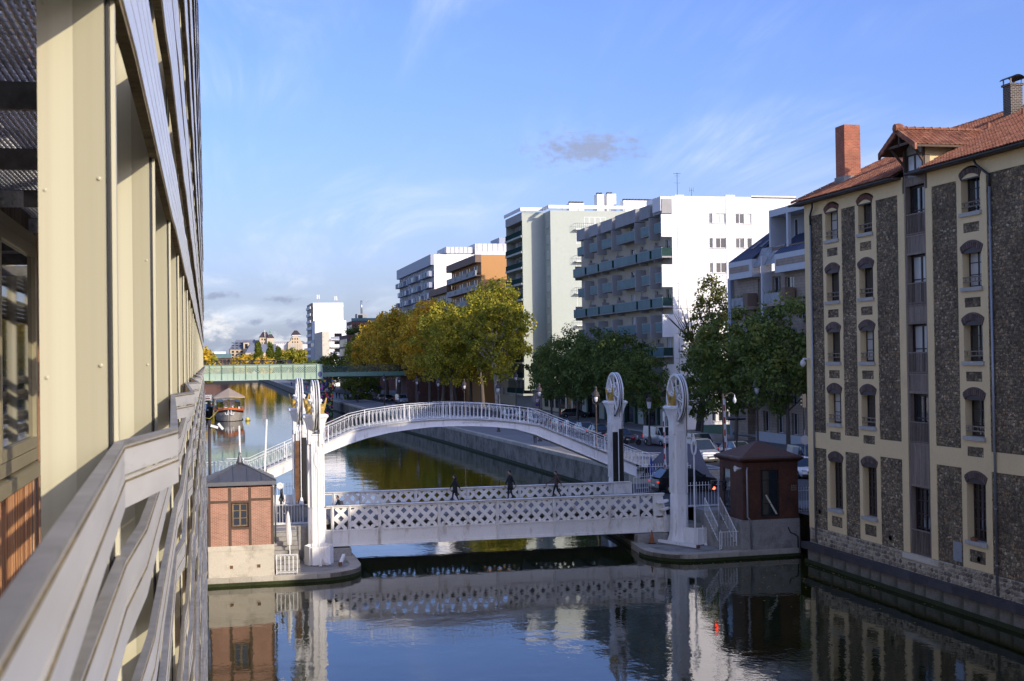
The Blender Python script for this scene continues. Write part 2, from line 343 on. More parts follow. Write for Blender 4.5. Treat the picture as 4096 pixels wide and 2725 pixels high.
def water_mat():
    m, nt, b, lk, N = custom('water')
    b.inputs['Base Color'].default_value = (.030, .036, .006, 1); b.inputs['Roughness'].default_value = .025; b.inputs['IOR'].default_value = 1.33; b.inputs['Specular IOR Level'].default_value = .75
    tc = N('ShaderNodeTexCoord')
    def nz(sc, det, st, ds=0.):
        mp = N('ShaderNodeMapping'); mp.inputs['Scale'].default_value = st; lk.new(tc.outputs['Object'], mp.inputs[0])
        n = N('ShaderNodeTexNoise'); n.inputs['Scale'].default_value = sc; n.inputs['Detail'].default_value = det; n.inputs['Roughness'].default_value = .5; n.inputs['Distortion'].default_value = ds; lk.new(mp.outputs[0], n.inputs['Vector']); return n.outputs['Fac']
    def bump(h, st, dist, nrm=None, stl=None):
        bp = N('ShaderNodeBump'); bp.inputs['Strength'].default_value = st; bp.inputs['Distance'].default_value = dist; lk.new(h, bp.inputs['Height'])
        if stl is not None: lk.new(stl, bp.inputs['Strength'])
        if nrm is not None: lk.new(nrm, bp.inputs['Normal'])
        return bp.outputs[0]
    n0 = bump(nz(.32, 2, (1, 1, 1)), 1, .014)
    n1 = bump(nz(1.5, 2, (1, .8, 1), .6), 1, .0045, n0)
    # breeze: patches of finer ripple
    pt = N('ShaderNodeMapRange'); pt.inputs[1].default_value = .42; pt.inputs[2].default_value = .62; pt.inputs[3].default_value = .04; pt.inputs[4].default_value = 1.; lk.new(nz(.045, 2, (1, .35, 1)), pt.inputs[0])
    n2 = bump(nz(5., 3, (1, .7, 1)), 1, .0032, n1, pt.outputs[0])
    lk.new(n2, b.inputs['Normal'])
    # drifting silt tint
    mr = ramp_node(N, [(.35, (.010, .015, .004)), (.7, (.023, .027, .004))]); lk.new(nz(.06, 4, (1, .4, 1)), mr.inputs[0]); lk.new(mr.outputs[0], b.inputs['Base Color'])
water_mat()

def tile_roof():
    m, nt, b, lk, N = custom('roof_tile'); b.inputs['Roughness'].default_value = .85
    tc = N('ShaderNodeTexCoord'); n = N('ShaderNodeTexNoise'); n.inputs['Scale'].default_value = 2.2; n.inputs['Detail'].default_value = 8; lk.new(tc.outputs['Object'], n.inputs['Vector'])
    v = N('ShaderNodeTexVoronoi'); v.inputs['Scale'].default_value = 4; lk.new(tc.outputs['Object'], v.inputs['Vector']); sp = N('ShaderNodeSeparateXYZ'); lk.new(v.outputs['Color'], sp.inputs[0])
    ad = N('ShaderNodeMath'); ad.operation = 'MULTIPLY_ADD'; ad.inputs[1].default_value = .35; lk.new(sp.outputs[0], ad.inputs[0]); lk.new(n.outputs['Fac'], ad.inputs[2])
    cr = ramp_node(N, [(.3, (.12, .047, .026)), (.62, (.25, .092, .046)), (.95, (.36, .16, .09))]); lk.new(ad.outputs[0], cr.inputs[0]); lk.new(cr.outputs[0], b.inputs['Base Color'])
tile_roof()

def leaf_mat(name, stops, scale=.55):
    m, nt, b, lk, N = custom(name); b.inputs['Roughness'].default_value = .55; b.inputs['Specular IOR Level'].default_value = .25
    ge = N('ShaderNodeNewGeometry'); oi = N('ShaderNodeObjectInfo'); n = N('ShaderNodeTexNoise'); n.inputs['Scale'].default_value = scale; n.inputs['Detail'].default_value = 3; lk.new(ge.outputs['Position'], n.inputs['Vector'])
    n2 = N('ShaderNodeTexWhiteNoise'); lk.new(ge.outputs['Random Per Island'], n2.inputs['Vector']) if False else None
    a = N('ShaderNodeMath'); a.operation = 'MULTIPLY_ADD'; a.inputs[1].default_value = .34; lk.new(ge.outputs['Random Per Island'], a.inputs[0]); lk.new(n.outputs['Fac'], a.inputs[2])
    o2 = N('ShaderNodeMapRange'); o2.inputs[3].default_value = -.24; o2.inputs[4].default_value = -.08; lk.new(oi.outputs['Random'], o2.inputs[0])
    a2 = N('ShaderNodeMath'); lk.new(a.outputs[0], a2.inputs[0]); lk.new(o2.outputs[0], a2.inputs[1])
    cr = ramp_node(N, stops); lk.new(a2.outputs[0], cr.inputs[0]); lk.new(cr.outputs[0], b.inputs['Base Color'])
    tr = N('ShaderNodeBsdfTranslucent'); lk.new(cr.outputs[0], tr.inputs['Color']); mx = N('ShaderNodeMixShader'); mx.inputs[0].default_value = .35
    lk.new(b.outputs[0], mx.inputs[1]); lk.new(tr.outputs[0], mx.inputs[2]); lk.new(mx.outputs[0], nt.nodes['Material Output'].inputs[0])
leaf_mat('leaf_plane', [(.2, (.12, .135, .016)), (.42, (.27, .27, .028)), (.6, (.5, .43, .045)), (.8, (.64, .44, .045))])
leaf_mat('leaf_gold', [(.2, (.2, .16, .02)), (.45, (.52, .38, .035)), (.65, (.8, .52, .045)), (.85, (.68, .32, .04))])
leaf_mat('leaf_green', [(.2, (.07, .10, .024)), (.45, (.12, .17, .04)), (.65, (.17, .215, .05)), (.85, (.27, .26, .05))])
leaf_mat('leaf_mixed', [(.2, (.04, .06, .012)), (.45, (.09, .115, .02)), (.65, (.17, .16, .026)), (.85, (.3, .17, .03))])
leaf_mat('leaf_fresh', [(.2, (.05, .085, .01)), (.5, (.11, .15, .016)), (.8, (.2, .2, .02))])
pm('bark', (.12, .1, .08), .9, var=.35, stretch=(3, 3, .6), bump=.4)
pm('bark_dark', (.05, .042, .035), .9, var=.3)
pm('bark_pale', (.40, .36, .28), .85, var=.35, scale=2.5, fine=6, dirt=(.16, .14, .1), dirt_amt=.35, dirt_scale=3)

def rubble_island():
    m, nt, b, lk, N = custom('rubble_panel'); b.inputs['Roughness'].default_value = .92
    ge = N('ShaderNodeNewGeometry'); tc = N('ShaderNodeTexCoord')
    cr = ramp_node(N, [(0, (.10, .078, .05)), (.35, (.17, .132, .082)), (.65, (.23, .18, .112)), (.86, (.30, .235, .145)), (.93, (.34, .2, .08)), (1, (.5, .43, .31))]); lk.new(ge.outputs['Random Per Island'], cr.inputs[0])
    n = N('ShaderNodeTexNoise'); n.inputs['Scale'].default_value = 26; n.inputs['Detail'].default_value = 6; lk.new(tc.outputs['Object'], n.inputs['Vector'])
    mr = N('ShaderNodeMapRange'); mr.inputs[1].default_value = .3; mr.inputs[2].default_value = .7; mr.inputs[3].default_value = .35; mr.inputs[4].default_value = 1.6; lk.new(n.outputs['Fac'], mr.inputs[0])
    vm = N('ShaderNodeVectorMath'); vm.operation = 'SCALE'; lk.new(cr.outputs[0], vm.inputs[0]); lk.new(mr.outputs[0], vm.inputs['Scale'])
    n3 = N('ShaderNodeTexNoise'); n3.inputs['Scale'].default_value = .45; n3.inputs['Detail'].default_value = 4; lk.new(tc.outputs['Object'], n3.inputs['Vector']); m3 = N('ShaderNodeMapRange'); m3.inputs[1].default_value = .35; m3.inputs[2].default_value = .65; m3.inputs[3].default_value = .7; m3.inputs[4].default_value = 1.25; lk.new(n3.outputs['Fac'], m3.inputs[0])
    v2 = N('ShaderNodeVectorMath'); v2.operation = 'SCALE'; lk.new(vm.outputs[0], v2.inputs[0]); lk.new(m3.outputs[0], v2.inputs['Scale']); lk.new(v2.outputs[0], b.inputs['Base Color'])
    bp = N('ShaderNodeBump'); bp.inputs['Strength'].default_value = 1; bp.inputs['Distance'].default_value = .03; lk.new(n.outputs['Fac'], bp.inputs['Height']); lk.new(bp.outputs[0], b.inputs['Normal'])
rubble_island()
pm('rubble_bed', (.12, .095, .065), .95, var=.25, bump=.6, bscale=20)
# ---------------------------------------------------------------- ground, canal, quays
STREET = 2.4
QE = [(34.0, 74.9), (33.2, 92), (33.8, 112), (32.7, 184), (30.3, 259), (29.1, 346), (33, 700), (34, 900)]
def qx(y):
    for (x0, y0), (x1, y1) in zip(QE, QE[1:]):
        if y <= y1: return x0 + (x1 - x0) * max(0, (y - y0)) / (y1 - y0)
    return QE[-1][0]
wm = MB(); wm.quad((-60, -150, 0), (60, -150, 0), (60, 905, 0), (-60, 905, 0)); struct(wm.build('water', 'water'))
LX = -3.5     # left bank beyond the crossing
g = MB(); z = STREET
g.quad((33.6, -400, z), (4000, -400, z), (4000, 74.9, z), (33.6, 74.9, z))
for (x0, y0), (x1, y1) in zip(QE, QE[1:]): g.quad((x0, y0, z), (4000, y0, z), (4000, y1, z), (x1, y1, z))
g.quad((-4000, 90, z), (LX, 90, z), (LX, 900, z), (-4000, 900, z))
g.quad((-4000, -400, z), (-1.2, -400, z), (-1.2, 90, z), (-4000, 90, z))
g.quad((-4000, 900, z), (4000, 900, z), (4000, 5000, z), (-4000, 5000, z))
struct(g.build('ground', 'ground'))

# right quay: wall, moss line, coping stones
q = MB()
for (x0, y0), (x1, y1) in zip(QE, QE[1:]): q.quad((x0, y0, -.5), (x1, y1, -.5), (x1, y1, 2.39), (x0, y0, 2.39))
qw = struct(q.build('quay_wall', 'quay_stone'))
mo = MB()
for (x0, y0), (x1, y1) in zip(QE, QE[1:]): mo.quad((x0 - .01, y0, -.2), (x1 - .01, y1, -.2), (x1 - .01, y1, .28), (x0 - .01, y0, .28))
mo.build('moss_line', 'moss', qw)
y = 88.0; cs = MB().box(-.55, .06, 0, 1.0, -.36, 0).mesh('coping_stone', 'coping')
while y < 260:
    L = random.uniform(1.1, 1.5) if y < 170 else 3.0
    xa, xb = qx(y), qx(y + L); o = put('coping_stone', cs, qw, ((xa) , y, STREET + .03), (0, 0, math.atan2(-(xb - xa), L)), (-1, L - .02, 1)); y += L
co = MB()
for (x0, y0), (x1, y1) in zip(QE[4:], QE[5:]): co.quad((x0 - .06, y0, z + .03), (x1 - .06, y1, z + .03), (x1 + .6, y1, z + .03), (x0 + .6, y0, z + .03)).quad((x0 - .06, y0, z - .3), (x1 - .06, y1, z - .3), (x1 - .06, y1, z + .03), (x0 - .06, y0, z + .03))
co.build('coping_run', 'coping', qw)

def strip(name, off0, off1, y0, y1, zz, mat, step=8):
    m = MB(); ys = [y0 + (y1 - y0) * i / max(1, int((y1 - y0) / step)) for i in range(max(1, int((y1 - y0) / step)) + 1)]
    for a, b in zip(ys, ys[1:]): m.quad((qx(a) + off0, a, zz), (qx(a) + off1, a, zz), (qx(b) + off1, b, zz), (qx(b) + off0, b, zz))
    return m.build(name, mat)
struct(strip('promenade', .55, 7.2, 92, 880, STREET + .012, 'pavement'))
struct(strip('road', 7.4, 19.5, 92, 880, STREET - .0 + .006, 'asphalt'))
struct(strip('sidewalk', 19.5, 25.0, 96, 880, STREET + .13, 'pavement'))
kb = MB()
for i in range(98):
    a, b = 92 + i * 8, 100 + i * 8
    for off in (7.2, 19.3): kb.quad((qx(a) + off, a, z + .13), (qx(a) + off + .2, a, z + .13), (qx(b) + off + .2, b, z + .13), (qx(b) + off, b, z + .13)).quad((qx(a) + off, a, z), (qx(b) + off, b, z), (qx(b) + off, b, z + .13), (qx(a) + off, a, z + .13)).quad((qx(a) + off + .2, a, z), (qx(b) + off + .2, b, z), (qx(b) + off + .2, b, z + .13), (qx(a) + off + .2, a, z + .13))
struct(kb.build('kerb', 'kerb'))
lm = MB()
for i in range(60):
    a = 100 + i * 6.5
    x = qx(a) + 14.0; lm.quad((x - .07, a, z + .012), (x + .07, a, z + .012), (x + .07, a + 3, z + .012), (x - .07, a + 3, z + .012))
struct(lm.build('lane_line', 'marking'))
# cross street on the right (rue over the bridge)
st = MB(); st.quad((27.6, 77.3, z + .02), (140, 77.3, z + .02), (140, 92, z + .02), (27.6, 92, z + .02)); struct(st.build('cross_street', 'asphalt'))
sp_ = MB().box(34.2, 56, 72.5, 76.6, z, z + .14); struct(sp_.build('corner_pavement', 'pavement'))
# left street approach
st = MB(); st.quad((-40, 77.3, z + .02), (7.0, 77.3, z + .02), (7.0, 86, z + .02), (-40, 86, z + .02)); struct(st.build('street_approach', 'asphalt'))
sb = MB().box(-40, 6.3, 76.9, 90, -.5, z - .001); struct(sb.build('abutment', 'grey_stone'))
sb = MB().box(27.6, 60, 76.9, 92, -.5, z - .002); struct(sb.build('abutment', 'grey_stone'))
lw = MB().box(LX - .4, LX, 90, 900, -.5, z + .05); struct(lw.build('bank_wall', 'quay_stone'))
# ---------------------------------------------------------------- facade helpers
class FB(MB):
    """builder on a facade: u along the wall, w up, n out of the wall"""
    def __init__(s, kind, c): super().__init__(); s.k = kind; s.c = c
    def P(s, u, w, n=0.):
        k = s.k
        return (s.c - n, u, w) if k == 'x-' else (s.c + n, u, w) if k == 'x+' else (u, s.c - n, w) if k == 'y-' else (u, s.c + n, w)
    def fbox(s, u0, u1, w0, w1, n0, n1):
        a, b = s.P(u0, w0, n0), s.P(u1, w1, n1)
        return s.box(min(a[0], b[0]), max(a[0], b[0]), min(a[1], b[1]), max(a[1], b[1]), min(a[2], b[2]), max(a[2], b[2]))
    def rect(s, u0, u1, w0, w1, n=0.): return s.quad(s.P(u0, w0, n), s.P(u1, w0, n), s.P(u1, w1, n), s.P(u0, w1, n))
    def holes(s, u0, u1, w0, w1, hs, n=0., depth=0.):
        """flat wall with rectangular openings and their reveals"""
        hs = [h for h in hs if h[0] < u1 and h[1] > u0 and h[2] < w1 and h[3] > w0]
        us = sorted({u0, u1, *[max(u0, min(u1, h[i])) for h in hs for i in (0, 1)]}); ws = sorted({w0, w1, *[max(w0, min(w1, h[i])) for h in hs for i in (2, 3)]})
        for a, b in zip(us, us[1:]):
            run = None
            for c, d in zip(ws, ws[1:]):
                m, k = (a + b) / 2, (c + d) / 2
                inside = any(h[0] < m < h[1] and h[2] < k < h[3] for h in hs)
                if inside:
                    if run: s.rect(a, b, run[0], run[1], n); run = None
                else: run = (run[0], d) if run else (c, d)
            if run: s.rect(a, b, run[0], run[1], n)
        if depth:
            for h in hs:
                a, b, c, d = max(u0, h[0]), min(u1, h[1]), max(w0, h[2]), min(w1, h[3]); P = s.P
                s.quad(P(a, c, n), P(a, d, n), P(a, d, n - depth), P(a, c, n - depth)); s.quad(P(b, c, n), P(b, d, n), P(b, d, n - depth), P(b, c, n - depth))
                s.quad(P(a, c, n), P(b, c, n), P(b, c, n - depth), P(a, c, n - depth)); s.quad(P(a, d, n), P(b, d, n), P(b, d, n - depth), P(a, d, n - depth))
        return s
def window(parent, kind, c, u0, u1, w0, w1, n, frame, glass, fw=.06, mull=(.5,), trans=(), name='window', ft=.05):
    f = FB(kind, c); t = ft
    f.fbox(u0, u0 + fw, w0, w1, n - t, n).fbox(u1 - fw, u1, w0, w1, n - t, n).fbox(u0 + fw, u1 - fw, w0, w0 + fw, n - t, n).fbox(u0 + fw, u1 - fw, w1 - fw, w1, n - t, n)
    for k in mull: m = u0 + (u1 - u0) * k; f.fbox(m - fw * .6, m + fw * .6, w0 + fw, w1 - fw, n - t, n + .008)
    for k in trans: m = w0 + (w1 - w0) * k; f.fbox(u0 + fw, u1 - fw, m - fw * .3, m + fw * .3, n - t, n - .006)
    o = f.build(name, frame, parent)
    ks = [0, *mull, 1]
    for a, b in zip(ks, ks[1:]):
        g = FB(kind, c); g.rect(u0 + (u1 - u0) * a + fw * .5, u0 + (u1 - u0) * b - fw * .5, w0 + fw * .5, w1 - fw * .5, n - t * .6); g.build('pane', glass, o)
    return o
# ---------------------------------------------------------------- old warehouse on the right bank
BX = 32.8
wh = thing('warehouse', 'old canal warehouse of dark rubble panels framed in ochre render under a red tiled roof', 'building', (BX + 6, 40, 0))
LV = [(17.78, 19.36), (14.48, 16.10), (11.22, 12.92), (7.92, 9.64)]        # sill and opening head of the four upper floors
GFW = (3.32, 5.98); COLW = [(64.58, 66.06, 64.23, 66.41), (60.90, 62.35, 60.51, 62.70), (51.31, 52.80, 50.86, 53.18)]
DR = [(17.24, 19.59), (13.95, 16.3), (10.65, 13.0), (7.35, 9.7)]; GFD = (2.0, 5.28)
holes = []
for a, b, _, _ in COLW:
    for s0, s1 in LV + [GFW]: holes.append((a, b, s0, s1))
holes.append((55.81, 57.76, 2.0, 20.0))
w = FB('x-', BX); w.holes(44, 68.6, 2.06, 20.0, holes, 0, .38); w.rect(-40, 44, 2.06, 20.0, 0); w.quad((BX, 68.6, 0), (46, 68.6, 0), (46, 68.6, 20), (BX, 68.6, 20)); w.quad((46, -40, 0), (46, 68.6, 0), (46, 68.6, 20), (46, -40, 20)); w.quad((BX, -40, 0), (46, -40, 0), (46, -40, 20), (BX, -40, 20))
w.build('rubble_wall', 'rubble_bed', wh)
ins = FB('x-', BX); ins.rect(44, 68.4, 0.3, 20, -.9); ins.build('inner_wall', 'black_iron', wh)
# ochre render: column frames, belt, frieze, corner
for a, b, c0, c1 in COLW:
    f = FB('x-', BX); hs = [(a, b, s0, s1) for s0, s1 in LV] + [(a, b, *GFW)]
    for s0, _ in LV: hs.append((a + .12, b - .12, s0 - .88, s0 - .45))
    hs.append((a + .12, b - .12, 2.38, 2.94))
    f.holes(c0, c1, 2.08, 19.3, hs, .035, .037)
    for s0, s1 in LV + [GFW]: f.fbox(b - .003, b + .002, s0, s1, -.3, .035); f.fbox(a - .002, a + .003, s0, s1, -.3, .035)
    f.quad(f.P(c0, 2.08, 0), f.P(c0, 19.3, 0), f.P(c0, 19.3, .035), f.P(c0, 2.08, .035)); f.quad(f.P(c1, 2.08, 0), f.P(c1, 19.3, 0), f.P(c1, 19.3, .035), f.P(c1, 2.08, .035))
    f.build('render_frame', 'ochre', wh)
f = FB('x-', BX)
for c0, c1 in ((57.76, 58.36), (55.26, 55.81)): f.fbox(c0, c1, 2.06, 19.3, 0, .04)
f.build('render_frame', 'ochre', wh)
f = FB('x-', BX); f.fbox(57.9, 68.62, 19.3, 20.1, -.02, .045).fbox(44, 55.6, 19.3, 20.1, -.02, .045); f.build('frieze', 'ochre', wh)
f = FB('x-', BX)
us = [44] + sorted([v for c in COLW for v in (c[2], c[3])] + [55.26, 58.36]) + [67.95]
for i in range(0, len(us), 2): FB('x-', BX).fbox(us[i], us[i + 1], 6.48, 7.34, -.02, .038).build('belt_course', 'ochre', wh)
f = FB('x-', BX); f.fbox(67.95, 68.63, 1.98, 19.3, -.05, .04); f.build('corner_strip', 'ochre', wh)
f = FB('x-', BX); f.fbox(-40, 44, 6.48, 7.34, 0, .04).fbox(-40, 44, 19.3, 20.1, 0, .045)
for y in range(-38, 44, 6): f.fbox(y, y + 2, 2.1, 19.3, 0, .042)
f.build('render_frame', 'ochre', wh)
# arched brick lintels, sills, windows, guard bars
def arch_meshes(half, rise, th, n):
    rad = (half * half + rise * rise) / (2 * rise); a0 = math.asin(half / rad); out = []
    for k in range(n):
        t0 = -a0 + 2 * a0 * k / n + .012; t1 = -a0 + 2 * a0 * (k + 1) / n - .012; th_ = th
        p = [(math.sin(t) * r, math.cos(t) * r - rad + rise) for t, r in ((t0, rad), (t1, rad), (t1, rad + th_), (t0, rad + th_))]
        out.append(MB().prism(p, -.075, .06, 'x').mesh('brick', 'lintel_brick'))
    return out
AM = arch_meshes(.76, .22, .26, 11)
AMR = [m.copy() for m in AM]
for m in AMR: m.materials[0] = MATS['lintel_red']
grd = {}
for ci, (a, b, c0, c1) in enumerate(COLW):
    mid = (a + b) / 2
    for li, (s0, s1) in enumerate(LV + [GFW]):
        bk = MB(); half = .76; rise = .22; rad = (half * half + rise * rise) / (2 * rise); a0 = math.asin(half / rad)
        pts = [(mid + math.sin(-a0 + 2 * a0 * k / 8) * (rad + .27), s1 - .03 + math.cos(-a0 + 2 * a0 * k / 8) * (rad + .27) - rad + rise - .0) for k in range(9)]
        low = [(mid + math.sin(-a0 + 2 * a0 * k / 8) * rad, s1 - .03 + math.cos(-a0 + 2 * a0 * k / 8) * rad - rad + rise - .07) for k in range(9)]
        for k in range(8): bk.prism([low[k], low[k + 1], pts[k + 1], pts[k]], BX - .045, BX + .02, 'x')
        lo = bk.build('lintel', 'lintel_brick', wh); MB().prism([(mid - half + .02, s1 - .12), (mid + half - .02, s1 - .12)] + low[::-1], BX - .039, BX + .02, 'x').build('head_shade', 'window_wood', wh)  # dark fill under the arch stands in for the opening's shade
        for m in (AMR if li == 0 and ci < 2 else AM): put('brick', m, lo, (BX, mid, s1 - .10))
        sl_ = FB('x-', BX).fbox(a - .09, b + .09, s0 - .17, s0 + .005, -.36, .13); sl_.build('sill', 'sill', wh)
        if li < 4:
            win = window(wh, 'x-', BX, a + .02, b - .02, s0 + .02, s1 - .0, -.30, 'window_wood', 'glass_blue' if (li + ci) % 3 else 'curtain', .07, (.5,), (.34, .67), ft=.04)
            gr = FB('x-', BX)
            for h in (.22, .42): gr.fbox(a + .002, b - .002, s0 + h, s0 + h + .05, -.02, .03)
            for k in range(4): u = a + .2 + (b - a - .4) * k / 3; gr.fbox(u - .012, u + .012, s0 + .22, s0 + .42, -.012, .018)
            gr.build('guard_rail', 'timber_grey', win)
        else: window(wh, 'x-', BX, a + .02, b - .02, s0 + .02, s1, -.30, 'window_wood', 'glass_dark', .08, (.27, .5, .73), (.18, .36, .54, .66, .84), ft=.05)
# timber door bay with French windows
for i, (s0, s1) in enumerate(DR + [GFD]):
    window(wh, 'x-', BX, 55.95, 57.6, s0 + .02, s1 - .02, -.28, 'window_wood', 'glass_dark' if i == 4 else ('curtain' if i in (1, 2) else 'glass_blue'), .09, (.5,) if i < 4 else (.25, .5, .75), (.5,) if i < 4 else (.2, .4, .6, .8), 'french_window', .06)
    hh = 1.02 if i < 4 else 1.25
    rl = FB('x-', BX); rl.fbox(55.83, 57.74, s0 + hh - .06, s0 + hh, -.06, .0).fbox(55.83, 57.74, s0 + .03, s0 + .08, -.06, 0); r_ = rl.build('balcony_rail', 'timber_grey', wh)
    for k in range(14):
        u = 55.9 + 1.77 * k / 13; FB('x-', BX).fbox(u - .018, u + .018, s0 + .08, s0 + hh - .06, -.05, -.012).build('baluster', 'timber_grey', r_)
tops = [(19.59, 20.0), (16.3, 17.24), (13.0, 13.95), (9.7, 10.65), (5.28, 7.35)]
for z0, z1 in tops:
    fr = FB('x-', BX).fbox(55.81, 57.76, z0, z0 + .1, -.2, .0).fbox(55.81, 57.76, z1 - .08, z1, -.2, .0); bo = fr.build('timber_panel', 'timber_grey', wh)
    n = 9
    for k in range(n): u = 55.82 + 1.93 * k / n; FB('x-', BX).fbox(u + .006, u + 1.93 / n - .006, z0 + .1, z1 - .08, -.2, -.03 + random.uniform(-.006, .006)).build('board', 'timber_grey', bo)
fp = FB('x-', BX).fbox(57.64, 57.76, 2.0, 20.9, -.25, .012).fbox(55.81, 55.93, 2.0, 20.9, -.25, .012); fp.build('jamb_post', 'timber_grey', wh)
FB('x-', BX).fbox(55.2, 58.4, 1.76, 2.0, -.1, .10).build('threshold', 'cream_stone', wh)
# rubble base: every stone its own piece in a mortar bed
FB('x-', BX).fbox(-40, 68.6, .7, 2.06, -.3, .02).build('mortar_bed', 'mortar', wh)
random.seed(3)
rows = [1.18, 1.42, 1.64, 1.86, 2.06]; allst = []
for r_i, (z0, z1) in enumerate(zip(rows, rows[1:])):
    y = 48.6
    while y < 68.3:
        L = random.uniform(.2, .46); cu, cw = y + L / 2, (z0 + z1) / 2; k = random.randint(5, 7); pts = []
        for j in range(k):
            a = 2 * PI * (j + random.uniform(-.25, .25)) / k; pts.append((cu + math.cos(a) * L * random.uniform(.43, .56), cw + math.sin(a) * (z1 - z0) * random.uniform(.43, .60)))
        if not (55.2 < cu < 58.4 and cw > 1.72): allst.append(pts)
        y += L * .93
for pts in allst[:290]:
    cu = sum(p[0] for p in pts) / len(pts); cw = sum(p[1] for p in pts) / len(pts); m = MB(); n = len(pts)
    x0, x1 = BX - .015, BX - random.uniform(.045, .085)
    m.v = [(x0, p[0], p[1]) for p in pts] + [(x1, cu + (p[0] - cu) * .72, cw + (p[1] - cw) * .72) for p in pts]
    m.f = [tuple(range(n, 2 * n))] + [(j, (j + 1) % n, n + (j + 1) % n, n + j) for j in range(n)]
    m.build('stone', 'rubble_stone', wh)
m = MB()
for pts in allst[290:]:
    b0 = len(m.v); cu = sum(p[0] for p in pts) / len(pts); cw = sum(p[1] for p in pts) / len(pts); n = len(pts)
    m.v += [(BX - .015, p[0], p[1]) for p in pts] + [(BX - .06, cu + (p[0] - cu) * .72, cw + (p[1] - cw) * .72) for p in pts]
    m.f += [tuple(range(b0 + n, b0 + 2 * n))] + [(b0 + j, b0 + (j + 1) % n, b0 + n + (j + 1) % n, b0 + n + j) for j in range(n)]
if m.v: tag(m.build('rubble_stones', 'rubble_stone', wh), kind='stuff')
# rubble panels: angular millstone pieces standing proud of their mortar
random.seed(13); m = MB(); rects = []
for c0, c1 in ((66.43, 67.95), (62.72, 64.21), (58.38, 60.49), (53.20, 55.24), (45.5, 50.84)): rects += [(c0, c1, 7.36, 19.3), (c0, c1, 2.08, 6.46)]
for a, b, _, _ in COLW:
    for s0, _ in LV: rects.append((a + .13, b - .13, s0 - .87, s0 - .46))
    rects.append((a + .13, b - .13, 2.4, 2.92))
for c0, c1, z0, z1 in rects:
    z = z0
    while z < z1 - .04:
        h = min(random.uniform(.09, .16), z1 - z); y = c0 - random.uniform(0, .1)
        while y < c1:
            L = random.uniform(.09, .24); cu, cw = y + L / 2, z + h / 2 + random.uniform(-.03, .03); k = random.randint(5, 7); b0 = len(m.v); d = random.uniform(.006, .03); pts = []
            for j in range(k): a = 2 * PI * (j + random.uniform(-.3, .3)) / k; pts.append((min(c1, max(c0, cu + math.cos(a) * L * random.uniform(.42, .58))), min(z1, max(z0, cw + math.sin(a) * h * random.uniform(.44, .62)))))
            tx, tz = random.uniform(-.012, .012), random.uniform(-.012, .012)
            m.v += [(BX + .002, p[0], p[1]) for p in pts] + [(BX - d - tx * (p[0] - cu) / L - tz * (p[1] - cw) / h, cu + (p[0] - cu) * .78, cw + (p[1] - cw) * .78) for p in pts]
            m.f += [tuple(range(b0 + k, b0 + 2 * k))] + [(b0 + j, b0 + (j + 1) % k, b0 + k + (j + 1) % k, b0 + k + j) for j in range(k)]
            y += L * .92
        z += h * .92
tag(m.build('rubble_panels', 'rubble_panel', wh), kind='stuff')
# dark coping, foundation course
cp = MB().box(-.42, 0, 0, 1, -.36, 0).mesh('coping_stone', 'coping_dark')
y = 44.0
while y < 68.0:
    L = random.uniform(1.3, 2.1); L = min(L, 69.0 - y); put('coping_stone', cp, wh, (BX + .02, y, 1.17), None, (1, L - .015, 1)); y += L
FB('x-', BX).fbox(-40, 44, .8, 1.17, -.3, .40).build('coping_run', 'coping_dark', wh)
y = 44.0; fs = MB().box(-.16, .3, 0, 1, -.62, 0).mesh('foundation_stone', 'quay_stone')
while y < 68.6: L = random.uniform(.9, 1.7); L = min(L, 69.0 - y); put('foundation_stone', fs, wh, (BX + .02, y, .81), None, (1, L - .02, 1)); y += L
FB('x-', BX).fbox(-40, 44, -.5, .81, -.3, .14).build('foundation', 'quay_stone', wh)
FB('x-', BX).fbox(44, 69.0, -.5, .2, -.2, .2).build('moss_course', 'moss', wh)
# rain pipes, gutter
for yp, zt in ((67.75, 19.4), (50.5, 19.3)):
    p = MB().tube([(BX - .35, yp - .75 if yp > 60 else yp + .75, 19.95), (BX - .3, yp - .7 if yp > 60 else yp + .7, 19.75), (BX - .12, yp, zt - .1), (BX - .1, yp, zt - .6)], .055, 8).build('pipe_bend', 'gutter_dark', wh, True)
    d = MB().tube([(BX - .1, yp, zt - .6), (BX - .1, yp, 1.25)], .055, 8).build('rain_pipe', 'zinc_pipe', wh, True)
    c_ = MB()
    for k in range(7): c_.lathe([(.07, 0), (.07, .06)], 8, (BX - .1, yp, 2.5 + k * 2.4))
    c_.build('pipe_collar', 'zinc_pipe', d)
for a, b in ((57.95, 69.4), (40.0, 56.6)):
    MB().lathe([(.11, a), (.11, b)], 8, (BX - .58, 0, 20.07), 'y', (PI, 2 * PI)).lathe([(.10, a), (.10, b)], 8, (BX - .58, 0, 20.08), 'y', (PI, 2 * PI)).build('gutter', 'gutter_dark', wh)
    FB('x-', BX).fbox(a, b, 20.0, 20.1, -.1, .5).build('soffit', 'timber_brown', wh)
